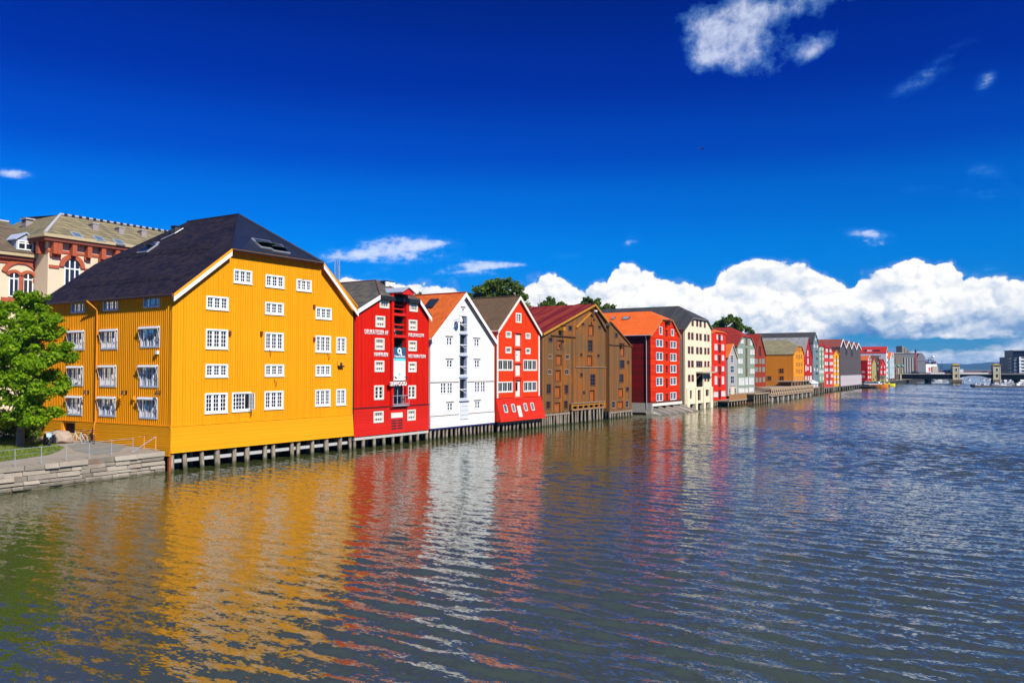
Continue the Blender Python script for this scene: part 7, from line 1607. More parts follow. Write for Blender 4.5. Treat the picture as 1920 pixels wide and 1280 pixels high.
# ================================================================== cream and brick building behind the yellow warehouse
def stone_building():
    CRW = plain('cream_stucco', (0.66, 0.55, 0.38), 0.9, 0, 0.06, 0.7); BRK = plain('terracotta_trim', (0.38, 0.085, 0.035), 0.85, 0, 0.2, 3); CST = plain('stone_cornice', (0.46, 0.38, 0.22), 0.9, 0, 0.12, 2)
    SL1 = slates('lichen_slate', (0.13, 0.115, 0.07), (0.29, 0.24, 0.13), 0.6, 0.5, 0.85, 0.85, mortar=0.6); SL2 = slates('brown_slate', (0.085, 0.065, 0.045), (0.17, 0.13, 0.08), 0.5, 0.35, 0.8, 0.85); ZN = plain('zinc_flashing', (0.50, 0.47, 0.44), 0.5, 0.2, 0.1)
    O = RA - out_n(E1) * 45.0; n = out_n(E1)
    c = on_plane((90, 480), O, n); H = Frame('stucco_brick_building', 'cream stucco building with terracotta trim and mossy mansard roof behind yellow warehouse', 'building', c, E1)
    g = lambda x, y, d=0.0: H.uz(px('Z1', x, y), d)
    # right wing: facade plane d=0, its end wall at u=0
    zc = g(470, 318)[1]; W = 46.0; L = 15.0
    wr = H.rect('Z1', 590, 500, 735, 690); wc = (wr[0] + wr[2]) / 2
    mb = MB(); mb.box(0, W, 0, L, 1.5, zc - 0.5, CRW); H.part('wall', mb)
    za = g(455, 440)[1]; mb = MB(); mb.mbox(FR, -0.1, W, 0.0, 0.12, za - 0.16, za + 0.16, BRK); mb.mbox(LF, -0.1, L, 0.0, 0.12, za - 0.16, za + 0.16, BRK); H.part('string_course', mb)
    zb = g(450, 588)[1]; mb = MB(); mb.mbox(FR, 0.1, wr[0] - 0.6, 0.0, 0.12, zb - 0.15, zb + 0.22, BRK); mb.mbox(FR, wr[2] + 0.6, W, 0.0, 0.12, zb - 0.15, zb + 0.22, BRK); H.part('string_course', mb)
    mb = MB()
    mb.box(-0.9, W, -0.9, L, zc - 0.55, zc - 0.1, plain('dark_cornice', (0.16, 0.045, 0.03), 0.85)); mb.box(-1.1, W, -1.1, L, zc - 0.1, zc + 0.25, CST); H.part('cornice', mb)
    for x in (485, 525, 660, 800, 930, 1060, 1190): u = g(x, 420)[0]; mb = MB(); mb.mbox(FR, u - 0.28, u + 0.28, 0.0, 0.75, zc - 2.0, zc - 0.55, BRK); mb.mbox(FR, u - 0.36, u + 0.36, 0.0, 0.3, zc - 2.3, zc - 1.9, BRK); mb.build('bracket', H.root)
    for i in range(4): s = 1.0 + i * 2.5; mb = MB(); mb.mbox(LF, s - 0.28, s + 0.28, 0.0, 0.75, zc - 2.0, zc - 0.55, BRK); mb.build('bracket', H.root)
    # mansard
    zt = None; P = H.loc(on_plane(px('Z1', 575, 115), O - n * 4.2, n)); zt = P.z; k = 4.2
    mb = MB(); k0 = -0.9
    mb.face([(k0, k0, zc + 0.25), (W, k0, zc + 0.25), (W, k, zt), (k * 0.9, k, zt)], SL1); mb.face([(k0, L, zc + 0.25), (k0, k0, zc + 0.25), (k * 0.9, k, zt), (k * 0.9, L - 1, zt)], SL1)
    mb.face([(k * 0.9, k, zt), (W, k, zt), (W, L - 1, zt + 0.6), (k * 0.9, L - 1, zt + 0.6)], GREYP); mb.face([(k0, L, zc), (k * 0.9, L - 1, zt), (W, L - 1, zt), (W, L, zc)], SL1); rf = H.part('mansard_roof', mb)
    mb = MB(); mb.tube((k0, k0, zc + 0.3), (k * 0.9, k, zt + 0.05), 0.22, 0.18, ZN, 8); mb.build('hip_flashing', rf); mb = MB(); mb.tube((k * 0.9, k, zt + 0.08), (W, k, zt + 0.08), 0.16, 0.16, GREYP, 8)
    for i in range(44): mb.box(k + i * 0.95, k + i * 0.95 + 0.4, k - 0.18, k + 0.2, zt - 0.1, zt + 0.22, BLACK)
    mb.build('ridge_crest', rf)
    def on_roof(x, y):   # point on the front mansard slope
        p1, p2, p3 = H.wld(k0, k0, zc + 0.25), H.wld(W, k0, zc + 0.25), H.wld(W, k, zt); nn = (p2 - p1).cross(p3 - p1).normalized(); return H.loc(on_plane(px('Z1', x, y), p1, nn))
    sd = Vector((0, k - k0, zt - zc - 0.25)).normalized(); nd = Vector((0, -sd.z, sd.y))
    for x, y in ((708, 303), (912, 337), (1095, 368)):
        q = on_roof(x, y); mb = MB()
        B = lambda a, b, d: q + Vector((a, 0, 0)) + sd * b + nd * d
        mb.hexa([B(a, b, d) for d in (-0.05, 0.12) for a, b in ((-0.62, -0.62), (0.62, -0.62), (0.62, 0.62), (-0.62, 0.62))], GREYP); o = mb.build('skylight', rf); mb = MB(); mb.face([B(a, b, 0.135) for a, b in ((-0.5, -0.5), (0.5, -0.5), (0.5, 0.5), (-0.5, 0.5))], plain('sky_glass', (0.10, 0.15, 0.2), 0.1)); mb.build('pane', o)
    for x, y in ((865, 240), (1105, 275), (1312, 300)):
        q = on_roof(x, y); mb = MB(); mb.box(q.x - 0.36, q.x + 0.36, q.y - 0.45, q.y + 0.45, q.z - 0.8, q.z + 0.55, plain('vent_mauve', (0.30, 0.26, 0.25), 0.8)); mb.box(q.x - 0.44, q.x + 0.44, q.y - 0.53, q.y + 0.53, q.z + 0.55, q.z + 0.66, ZN); mb.build('vent_stack', rf)
    # arched window of the right wing
    def arch(cx, zs, r, th, d, mat, name, n=14, a0=0.0, a1=PI, parent=None):
        mb = MB()
        for i in range(n):
            t0, t1 = a0 + (a1 - a0) * i / n, a0 + (a1 - a0) * (i + 1) / n
            mb.hexa([FR(cx + rr * math.cos(t), dd, zs + rr * math.sin(t)) for dd in (d, d + 0.22) for rr, t in ((r, t0), (r + th, t0), (r + th, t1), (r, t1))], mat)
        return mb.build(name, parent or H.root)
    def arched_window(cx, z0, zs, r, d, ncol, name='arched_window'):
        mb = MB(); n = 12
        mb.mbox(FR, cx - r, cx - r + 0.14, d, d + 0.10, z0, zs, WHITE); mb.mbox(FR, cx + r - 0.14, cx + r, d, d + 0.10, z0, zs, WHITE); mb.mbox(FR, cx - r, cx + r, d, d + 0.12, z0, z0 + 0.14, WHITE); mb.mbox(FR, cx - r + 0.14, cx + r - 0.14, d + 0.01, d + 0.1, zs - 0.25, zs - 0.1, WHITE)
        for i in range(1, ncol): x = cx - r + 2 * r * i / ncol; mb.mbox(FR, x - 0.07, x + 0.07, d, d + 0.09, z0 + 0.14, zs + math.sqrt(max(0.0, r * r - (x - cx) ** 2)) - 0.1, WHITE)
        w = mb.build(name, H.root); g_ = MB(); pts = [FR(cx - r, d + 0.03, z0), FR(cx + r, d + 0.03, z0)] + [FR(cx + r * math.cos(PI * i / n), d + 0.03, zs + r * math.sin(PI * i / n)) for i in range(n + 1)]; g_.face(pts, DARKPANE); g_.build('pane', w)
    r_ = (wr[2] - wr[0]) / 2; ztop = g(660, 525)[1]
    arched_window(wc, ztop - r_ - 3.0, ztop - r_, r_, 0.02, 3); arch(wc, ztop - r_, r_ + 0.05, 0.55, 0.0, BRK, 'brick_arch'); mb = MB(); mb.mbox(FR, wc - 0.3, wc + 0.3, 0.0, 0.3, ztop + 0.1, ztop + 0.95, BRK); mb.build('keystone', H.root)
    for i in range(1, 4):
        cx = wc + i * 7.5; arched_window(cx, ztop - r_ - 3.0, ztop - r_, r_, 0.02, 3); arch(cx, ztop - r_, r_ + 0.05, 0.55, 0.0, BRK, 'brick_arch')
    # left wing, set back three metres
    D = -3.0; g2 = lambda x, y: H.uz(px('Z1', x, y), D); ze = (g2(0, 452)[1] + g2(430, 508)[1]) / 2; u0, u1 = -46.0, 0.2
    F2 = lambda u, d, z: (u, -(D + d), z)
    mb = MB(); mb.box(u0, u1, -D, 16, 1.5, ze - 0.3, CRW); H.part('wing_wall', mb)
    mb = MB(); mb.mbox(F2, u0, u1 - 0.25, 0.0, 0.8, ze - 0.3, ze + 0.12, CST); mb.mbox(F2, u0, u1 - 0.3, 0.0, 0.5, ze - 0.7, ze - 0.3, plain('dark_cornice', (0.16, 0.045, 0.03), 0.85)); H.part('wing_cornice', mb)
    zf0, zf1 = g2(215, 525)[1], g2(215, 572)[1]; mb = MB(); mb.mbox(F2, u0, u1 - 0.3, 0.0, 0.15, zf1, zf0, BRK); H.part('frieze', mb)
    zr = g2(0, 165)[1]; P = H.loc(on_plane(px('Z1', 100, 180), O - n * 9.0, n)); zr = P.z
    mb = MB(); mb.face([F2(u0, 0.9, ze + 0.12), F2(u1 - 0.2, 0.9, ze + 0.12), F2(u1 - 0.2, -6.0, zr), F2(u0, -6.0, zr)], SL2); mb.face([F2(u0, -6, zr), F2(u1, -6, zr), F2(u1, -13, ze), F2(u0, -13, ze)], SL2); r2 = H.part('wing_roof', mb)
    mb = MB(); mb.tube(F2(u0, -6, zr), F2(u1 - 0.2, -6, zr), 0.15, 0.15, ZN, 6); mb.build('ridge_cap', r2)
    u = H.uz(px('Z1', 255, 160), -9.0)[0]; mb = MB(); mb.box(u - 0.45, u + 0.45, 8.5, 9.5, zr - 1.0, zr + 0.6, plain('vent_mauve', (0.30, 0.26, 0.25), 0.8)); mb.box(u - 0.6, u + 0.6, 8.3, 9.7, zr + 0.6, zr + 0.75, ZN); mb.build('vent_stack', r2)
    # dormer
    q = H.rect('Z1', 150, 340, 315, 450, d=D + 0.3); ZB = plain('pale_zinc_blue', (0.42, 0.47, 0.58), 0.5); ub, ue, z0, z1 = q[0], q[2], q[1], q[3]; um = (ub + ue) / 2; zp = g2(240, 285)[1]
    mb = MB(); mb.mbox(F2, ub, ue, -5, 0.3, z0 - 0.1, z1, ZB); mb.face([F2(ub - 0.1, 0.32, z1), F2(ue + 0.1, 0.32, z1), F2(um, 0.32, zp)], ZB)
    for s_, e_ in ((ub - 0.25, um), (ue + 0.25, um)): mb.slab([F2(s_, 0.6, z1 - 0.05), F2(e_, 0.6, zp + 0.08), F2(e_, -5, zp + 0.08), F2(s_, -5, z1 - 0.05)], 0.12, ZB)
    dm = mb.build('dormer', r2)
    mb = MB(); wv = 0.16; a, b = ub + 0.12, ue - 0.12
    for x in (a, um - wv / 2, b - wv): mb.mbox(F2, x, x + wv, 0.3, 0.4, z0 + 0.15, z1 - 0.15, WHITE)
    for z in (z0 + 0.15, z1 - 0.3, z0 + (z1 - z0) * 0.62): mb.mbox(F2, a, b, 0.3, 0.39, z, z + 0.14, WHITE)
    mb.mbox(F2, a, b, 0.305, 0.33, z0 + 0.2, z1 - 0.2, DARKPANE); mb.build('dormer_window', H.root)
    # twin arched windows under a wide arch
    FRo = FR
    def with_d(fn):  # shift facade depth for the wing
        return lambda *a, **k_: fn(*a, **k_)
    wa = H.rect('Z1', 75, 660, 172, 870, d=D); wb = H.rect('Z1', 205, 670, 303, 880, d=D)
    for q in (wa, wb):
        r3 = (q[2] - q[0]) / 2; cx = (q[0] + q[2]) / 2; arched_window(cx, q[1], q[3] - 0.35, r3, D + 0.02, 2); arch(cx, q[3] - 0.5, r3 * 1.15, 0.35, D, BRK, 'brick_arch', a0=0.5, a1=PI - 0.5)
    cx = (wa[0] + wb[2]) / 2; R_ = (wb[2] - wa[0]) / 2 + 0.35; zs = wa[3] + 0.1
    arch(cx, zs - R_ * 0.35, R_ * 1.06, 0.5, D, BRK, 'wide_brick_arch', a0=0.35, a1=PI - 0.35)
    mb = MB(); mb.mbox(F2, (wa[2] + wb[0]) / 2 - 0.3, (wa[2] + wb[0]) / 2 + 0.3, 0.0, 0.12, wa[1], wa[3] - 0.2, BRK); mb.mbox(F2, wb[2] + 0.05, wb[2] + 0.45, 0.0, 0.12, wb[1], wb[3] - 0.4, BRK); mb.mbox(F2, wb[2] + 0.5, u1 - 0.4, 0.0, 0.12, wb[3] - 0.9, wb[3] - 0.4, BRK); mb.mbox(F2, wa[0] - 0.8, wb[2] + 0.6, 0.0, 0.2, wa[1] - 0.7, wa[1] - 0.1, BRK); mb.build('brick_pier', H.root)
    return H
stone_building()

# ================================================================== decks, boats, pontoons
DECK = plain('deck_plank', (0.33, 0.25, 0.16), 0.85, 0, 0.25, 2.0)
def deck(name, label, sh, x0, x1, yt, yb, L, off, e=E2, fence=None, n=8, lattice=False, cat='deck', zt=None):
    O = (RB if e is E2 else RA) + out_n(e) * off; p = on_plane(px(sh, x0, yt), O, out_n(e)); H = Frame(name, label, cat, p, e); q = H.rect(sh, x0, yt, x1, yb); W = q[2]; z = q[3]
    mb = MB(); mb.box(0, W, 0, L, z - 0.25, z, DECK); H.part('platform', mb)
    for i in range(n): u = 0.2 + (W - 0.4) * i / (n - 1); mb = MB(); mb.tube((u, 0.3, -1.2), (u, 0.3, z - 0.2), 0.16, 0.14, PILE, 7); mb.build('pile', H.root)
    if fence == 'boards':
        mb = MB(); k = int(W / 0.25)
        for i in range(k): u = W * i / k; mb.box(u, u + W / k * 0.8, 0.02, 0.06, z, z + 1.1, plain('fence_board', (0.36, 0.17, 0.06), 0.8, 0, 0.2)); 
        mb.box(0, W, 0.0, 0.1, z + 1.1, z + 1.18, DECK); mb.build('fence', H.root)
    if lattice:
        mb = MB(); k = int(W / 1.9); zb = max(0.9, z - 1.7); LT = plain('lattice_timber', (0.42, 0.30, 0.19), 0.85, 0, 0.2)
        for i in range(k):
            u = W * i / k; v = u + W / k
            for (a, za), (b, zb_) in (((u, zb), (v, z)), ((u, z), (v, zb))): mb.tube((a, -0.08, za), (b, -0.08, zb_), 0.14, 0.14, LT, 5)
        mb.box(0, W, -0.14, 0.0, z - 0.05, z + 0.15, LT); mb.box(0, W, -0.14, 0.0, zb - 0.15, zb + 0.05, LT); mb.build('lattice', H.root)
        mb = MB(); mb.box(0.2, W - 0.2, 0.5, 1.0, -1, z - 0.2, plain('dark_core', (0.035, 0.03, 0.025), 0.9)); mb.build('quay_core', H.root)
        for i in range(9): u = W * (i + 0.4) / 9; mb = MB(); mb.box(u, u + 0.9, 0.1, 0.5, -1, zb - 0.2, plain('pale_concrete', (0.40, 0.36, 0.30), 0.9)); mb.build('pillar', H.root)
    if fence == 'rails':
        mb = MB(); k = 8
        for i in range(k + 1): u = W * i / k; mb.tube((u, 0.1, z), (u, 0.1, z + 1.05), 0.05, 0.05, OLDW, 5)
        for dz in (0.5, 1.0): mb.tube((0, 0.1, z + dz), (W, 0.1, z + dz), 0.05, 0.05, OLDW, 5)
        mb.build('railing', H.root)
    return H
deck('timber_terrace', 'board fenced timber terrace in front of sage warehouse', 'B3', 655, 945, 1085, 1130, 4, 2.5, e=E1, fence='boards', n=10)
deck('railed_jetty', 'pale railed timber jetty below russet gabled house', 'B4', 130, 345, 1090, 1180, 4, 4.0, fence='rails', n=7)
deck('lattice_quay', 'long timber quay with crossed lattice front below ochre warehouse', 'B4', 350, 1000, 1000, 1110, 8, 3.0, lattice=True, n=14)
H_ = deck('boathouse_stage', 'small pile stage carrying the white boat shed', 'B4', 985, 1095, 1005, 1080, 5, 2.0, n=5)
def shed():
    O = H_.O; S_ = empty('boat_shed', H_.wld(0.2, 0.3, 0), H_.rz, 'small white boat shed on piles before blue grey house', 'shed'); q = H_.rect('B4', 985, 890, 1090, 1005); W = q[2] - 0.4; z0, z1 = q[1], q[3]
    m = clad('pale_shed_boards', (0.62, 0.64, 0.64), 'v', 0.2); mb = MB(); mb.box(0, W, 0, 4, z0, z1 - 1.0, m); mb.build('wall', S_); mb = MB(); mb.slab([(-0.2, -0.2, z1 - 1.05), (W + 0.2, -0.2, z1 - 1.05), (W + 0.2, 2, z1), (-0.2, 2, z1)], 0.12, WHITE); mb.slab([(-0.2, 2, z1), (W + 0.2, 2, z1), (W + 0.2, 4.2, z1 - 1.0), (-0.2, 4.2, z1 - 1.0)], 0.12, WHITE); mb.build('roof', S_)
    mb = MB(); mb.box(W * 0.55, W * 0.8, -0.06, 0.0, z0 + 0.05, z1 - 1.4, GREYP); mb.build('door', S_)
shed()
def undercroft_deck():
    H = deck('timber_gallery', 'open timber gallery with rails beneath the golden front of ochre warehouse', 'B4', 690, 985, 905, 990, 5, 1.6, fence='rails', n=8); return H
undercroft_deck()
RUSTP = plain('rust_red_pontoon', (0.42, 0.07, 0.02), 0.7, 0, 0.2)
def pontoon(sh, x0, x1, y, w, label, m, h=0.45):
    a, b = on_z(px(sh, x0, y)), on_z(px(sh, x1, y)); d = (b - a); L_ = d.length; o = empty('floating_pontoon', a, math.atan2(d.y, d.x), label, 'pontoon'); mb = MB(); mb.box(0, L_, 0, w, 0.12, h, m); mb.build('deck', o); mb = MB(); mb.box(0.1, L_ - 0.1, 0.1, w - 0.1, -0.3, 0.12, BLACK); mb.build('float', o)
pontoon('B4', 355, 545, 1185, 2.0, 'rust red floating pontoon below the lattice quay', RUSTP); pontoon('B4', 690, 870, 1135, 2.0, 'long rust red pontoon moored at far end of lattice quay', RUSTP); pontoon('B5', 760, 930, 1092, 2.0, 'dark pontoon moored before charcoal gabled block', plain('dark_pontoon', (0.10, 0.10, 0.10), 0.8))
pontoon('B7', 560, 1640, 1002, 2.5, 'long dark marina pontoon in front of right bridge span', plain('dark_pontoon', (0.10, 0.10, 0.10), 0.8), 0.7)

def boat(label, p, ang, L_=6.5, hull=None, cabin='small', top=None, sub=None, name='motorboat', beam=2.3, fb=0.9, cab_m=None):
    P = on_z(p) if not isinstance(p, Vector) else p; r_ = empty(name, (P.x, P.y, 0), ang, label, 'boat'); hull = hull or WHITE; sub = sub or WHITE
    st = [(-0.5, 0.80, 0.0, 0.92), (-0.3, 0.98, -0.05, 0.95), (0.0, 1.0, -0.05, 1.0), (0.25, 0.82, 0.0, 1.08), (0.42, 0.40, 0.1, 1.2), (0.5, 0.02, 0.3, 1.28)]
    rings = []
    for x, w, k, s in st:
        hw = beam / 2 * w; rings.append([(x * L_, -hw, fb * s), (x * L_, -hw * 0.82, 0.1), (x * L_, 0, -0.35 + k), (x * L_, hw * 0.82, 0.1), (x * L_, hw, fb * s)])
    vs = [v for r in rings for v in r]; fs = []
    for i in range(len(st) - 1):
        for j in range(4): a = i * 5 + j; fs.append((a, a + 5, a + 6, a + 1))
    fs.append((0, 1, 2, 3, 4)); mb = MB(); mb.mesh(vs, fs, hull); mb.build('hull', r_)
    mb = MB(); dk = [((r[0][0], r[0][1] * 0.96, r[0][2] - 0.06), (r[4][0], r[4][1] * 0.96, r[4][2] - 0.06)) for r in rings]
    for a, b in zip(dk, dk[1:]): mb.face([a[0], b[0], b[1], a[1]], sub)
    mb.build('deck', r_)
    h = 0.85 if cabin == 'small' else 1.25; x0, x1 = (-0.12, 0.25) if cabin == 'small' else (-0.42, 0.2); w = beam * 0.36; cm = cab_m or sub; mb = MB()
    mb.hexa([(x0 * L_, -w, fb - 0.1), (x1 * L_, -w * 0.8, fb), (x1 * L_, w * 0.8, fb), (x0 * L_, w, fb - 0.1), (x0 * L_ + 0.1, -w * 0.9, fb + h), (x1 * L_ - 0.7, -w * 0.7, fb + h), (x1 * L_ - 0.7, w * 0.7, fb + h), (x0 * L_ + 0.1, w * 0.9, fb + h)], cm); c = mb.build('cabin', r_)
    mb = MB(); zz0, zz1 = fb + h * 0.45, fb + h * 0.85
    for s_ in (-1, 1): mb.hexa([(x0 * L_ + 0.3, s_ * (w * 0.97), zz0), (x1 * L_ - 0.8, s_ * (w * 0.80), zz0), (x1 * L_ - 0.8, s_ * (w * 0.86), zz0), (x0 * L_ + 0.3, s_ * (w * 1.03), zz0), (x0 * L_ + 0.3, s_ * (w * 0.93), zz1), (x1 * L_ - 0.9, s_ * (w * 0.76), zz1), (x1 * L_ - 0.9, s_ * (w * 0.82), zz1), (x0 * L_ + 0.3, s_ * (w * 0.99), zz1)], DARKPANE)
    mb.build('cabin_window', c); return r_
BW = plain('boat_white', (0.78, 0.78, 0.77), 0.35, 0, 0.04); BN = plain('boat_navy', (0.02, 0.03, 0.09), 0.3); BO = plain('boat_orange', (0.72, 0.22, 0.02), 0.4); YE = plain('boat_yellow', (0.80, 0.72, 0.02), 0.4)
b1 = boat('white tug with orange side and shade-painted stern moored near striped red house', px('B5', 1300, 1075), -0.55, 9.5, BO, 'long', sub=BW, name='harbour_tug', beam=3.4, fb=1.5)
mb = MB(); mb.box(-4.9, -4.6, -1.45, 1.45, 0.0, 1.45, BLACK); mb.build('stern', b1); mb = MB()  # black slab over the transom, its shade put into the colour
for k in range(4): mb.tube((-3.2 + k * 1.3, -1.1, 3.2), (-3.2 + k * 1.3, -1.1, 3.9), 0.25, 0.25, plain('tug_red', (0.4, 0.02, 0.02), 0.5), 8)
mb.build('fender', b1); mb = MB(); mb.box(-4.2, 2.0, -1.3, 1.3, 1.45, 2.0, BW); mb.build('bulwark', b1)
b2 = boat('bright yellow rescue boat with roll frame beside white tug', px('B5', 1480, 1040), -0.35, 7.5, YE, 'small', sub=YE, name='rescue_boat', beam=2.6, fb=1.0, cab_m=YE)
mb = MB()
for x in (-2.8, -0.8): mb.path([(x, -1.1, 1.0), (x + 0.2, -1.0, 3.0), (x + 0.2, 1.0, 3.0), (x, 1.1, 1.0)], 0.08, YE, 6)
for y in (-1.0, 1.0): mb.tube((-2.6, y, 3.0), (-0.6, y, 3.0), 0.07, 0.07, YE, 6)
mb.build('roll_frame', b2)
boat('white and blue open boat tucked behind the yellow rescue boat', px('B5', 1420, 1052), -0.3, 5.5, BN, 'small', sub=BW)
boat('small pale dinghy beside dark hull left of white tug', px('B5', 1040, 1062), -0.4, 4.5, BW, 'small', sub=plain('dinghy_buff', (0.55, 0.42, 0.28), 0.6), beam=1.7, fb=0.6)
boat('long low dark boat moored left of white tug', px('B5', 1110, 1078), -0.5, 9.0, BLACK, 'small', sub=plain('dark_deck', (0.08, 0.07, 0.06), 0.7), beam=2.4, fb=0.8)
mar = [((640, 985), 2.9, 8.0, BN, 'leftmost motorboat of the marina, dark blue hull and white deck', 'small'), ((820, 985), 2.95, 7.5, BN, 'second dark hulled motorboat from the left end of the marina', 'small'), ((1045, 905), 0.2, 7.0, BW, 'white cabin boat moored against the right bridge tower foot', 'long'), ((1035, 960), 3.0, 6.0, BW, 'white motorboat directly in front of right bridge tower', 'small'),
       ((1190, 900), 1.4, 7.0, BW, 'white high cabin boat just right of right bridge tower', 'long'), ((1190, 985), 3.0, 7.5, BW, 'white motorboat moored low, ahead of tall cabin boat', 'small'), ((1270, 935), 2.8, 7.0, BW, 'white motorboat with long foredeck in middle of marina', 'small'), ((1360, 920), 2.9, 7.0, BN, 'navy motorboat with white deck in middle of marina', 'small'),
       ((1370, 860), 0.3, 7.5, BW, 'white boat close under the right bridge span', 'long'), ((1490, 990), 1.5, 6.5, plain('boat_maroon', (0.15, 0.03, 0.04), 0.4), 'maroon boat near the right edge of the marina', 'small'), ((1580, 870), 0.2, 8.0, BW, 'white boat under the bridge at far right', 'long'), ((1600, 985), 2.7, 6.0, BW, 'white boat cut by right picture edge', 'small'), ((1545, 945), 1.2, 6.0, BN, 'blue boat behind maroon one in the marina', 'small'), ((1450, 875), 0.2, 7.0, BW, 'white boat second from right under the bridge', 'long')]
for (x, y), a, L_, hm, lab, cb in mar:
    o = boat(lab, px('B7', x, y), a, L_ * 0.85, hm, cb, sub=BW, beam=2.0, fb=0.75); o['group'] = 'boats moored in the marina'
for (x, y, a, lab) in ((425, 835, 0.5, 'small white sailing boat seen through the arched span'), (740, 795, 0.3, 'low white boat far beyond the arched span'), (860, 800, 0.3, 'long white boat beyond arched span near right tower')):
    o = boat(lab, at(px('B7', x, y), 600).xy.to_3d(), a, 4.6, BW, 'small', sub=GREYP, fb=0.55, beam=1.7)
for (x, lab) in ((770, 'white boat seen below the left girder near its pier'), (960, 'dark boat with white cabin below left girder right of pier'), (1060, 'white boat below the left girder close to left tower')):
    o = boat(lab, at(px('B6', x, 890), 560).xy.to_3d(), 0.2, 6.0, BN if x == 960 else BW, 'small', sub=GREYP, fb=0.7, beam=1.9)
# quayside visible under the left span
a = at(px('B6', 380, 900), 640); b = at(px('B6', 740, 900), 700); d = b - a; o = empty('quay', (a.x, a.y, 0), math.atan2(d.y, d.x), 'pale concrete quay seen beneath the left girder', 'quay'); mb = MB(); mb.box(-30, d.length, 0, 30, -1, 2.6, plain('pale_concrete', (0.40, 0.36, 0.30), 0.9)); mb.build('wall', o)
# far low harbour buildings on the horizon
for i, (x0, x1, yt, Y, lab, c) in enumerate(((1060, 1340, 684, 1500, 'long low maroon harbour shed behind the left tower', (0.22, 0.06, 0.05)), (1430, 1560, 660, 1400, 'small white harbour building right of left tower', (0.6, 0.6, 0.6)), (1560, 2300, 685, 1500, 'long low red brown harbour shed between the towers', (0.20, 0.09, 0.07)))):
    p = at(px('B6', x0, 705), Y); H = Frame('harbour_shed', lab, 'shed', p, XE); q = H.rect('B6', x0, yt, x1, 700); mb = MB(); mb.box(0, q[2], 0, 25, -1, q[3], plain('shed_' + str(i), c, 0.8)); H.part('wall', mb); mb = MB(); mb.box(-0.5, q[2] + 0.5, -0.5, 25.5, q[3], q[3] + 0.5, GREYP); H.part('roof', mb)
# gull
def bird():
    P = at((1315, 279), 78); B = empty('seagull', P, 0.3, 'dark gliding gull alone in the blue sky', 'bird'); bm = bmesh.new(); m = plain('gull_grey', (0.04, 0.04, 0.05), 0.8)
    prof = [(-0.24, 0.0), (-0.16, 0.035), (-0.02, 0.065), (0.1, 0.06), (0.17, 0.04), (0.21, 0.035), (0.26, 0.0)]; n = 8; rings = []
    for x, r in prof: rings.append([bm.verts.new((x, r * math.cos(2 * PI * i / n), r * math.sin(2 * PI * i / n))) for i in range(n)])
    for a, b in zip(rings, rings[1:]):
        for i in range(n): j = (i + 1) % n; bm.faces.new((a[i], a[j], b[j], b[i]))
    for s in (-1, 1):
        W = [((0.10, s * 0.03, 0.02), (-0.06, s * 0.03, 0.02)), ((0.13, s * 0.25, 0.10), (-0.03, s * 0.25, 0.09)), ((0.06, s * 0.48, 0.10), (-0.05, s * 0.46, 0.09)), ((-0.06, s * 0.66, 0.06), (-0.09, s * 0.64, 0.06))]
        L_ = [[bm.verts.new((p[0], p[1], p[2] + dz)) for p in pair] for pair in W for dz in (0,)]; U = [[bm.verts.new((p[0] - 0.01, p[1], p[2] + 0.015)) for p in pair] for pair in W]
        for a, b in ((L_, U),):
            for k in range(3):
                bm.faces.new((a[k][0], a[k + 1][0], a[k + 1][1], a[k][1])); bm.faces.new((b[k][0], b[k][1], b[k + 1][1], b[k + 1][0])); bm.faces.new((a[k][0], b[k][0], b[k + 1][0], a[k + 1][0])); bm.faces.new((a[k][1], a[k + 1][1], b[k + 1][1], b[k][1]))
    t = [bm.verts.new(v) for v in ((-0.2, 0.02, 0), (-0.2, -0.02, 0), (-0.36, -0.07, 0.0), (-0.36, 0.07, 0.0))]; bm.faces.new(t)
    me = bpy.data.meshes.new('body'); bm.to_mesh(me); bm.free(); me.materials.append(m); o = bpy.data.objects.new('body', me); COL.objects.link(o); o.parent = B; o.rotation_euler = (0.35, 0.1, 0.5)
bird()

# ================================================================== far hills
def hills():
    pts = [(-1500, 688), (600, 686), (1300, 684), (1560, 684), (1640, 683), (1700, 682), (1760, 681.5), (1800, 680.8), (1850, 679.6), (1880, 680), (1930, 679.5), (2100, 678), (2500, 683), (3200, 688)]
    Y = 6200.0; vs, fs = [], []; P = []
    for (a, ya), (b, yb) in zip(pts, pts[1:]):
        k = max(2, int((b - a) / 8))
        for i in range(k): t = i / k; P.append((a + (b - a) * t, ya + (yb - ya) * t))
    rows = 7
    for x, y in P:
        top = at((x, y), Y)
        for j in range(rows):
            t = j / (rows - 1); yy = Y - 1400 * (1 - t); xx = top.x * yy / Y
            z = top.z * (t ** 0.8) * (1 + 0.22 * mnoise.fractal(Vector((xx * 0.004, yy * 0.004, 1.0)), 1, 2, 4) * (1 if 0 < j else 0)); vs.append((xx, yy, z if j else -2))
    n = len(P)
    for i in range(n - 1):
        for j in range(rows - 1): a = i * rows + j; fs.append((a, a + rows, a + rows + 1, a + 1))
    mb = MB(); mb.mesh(vs, fs, plain('far_forest', (0.035, 0.055, 0.03), 0.95, 0, 0.4, 0.01), True); tag(mb.build('hills'), kind='structure')
hills()

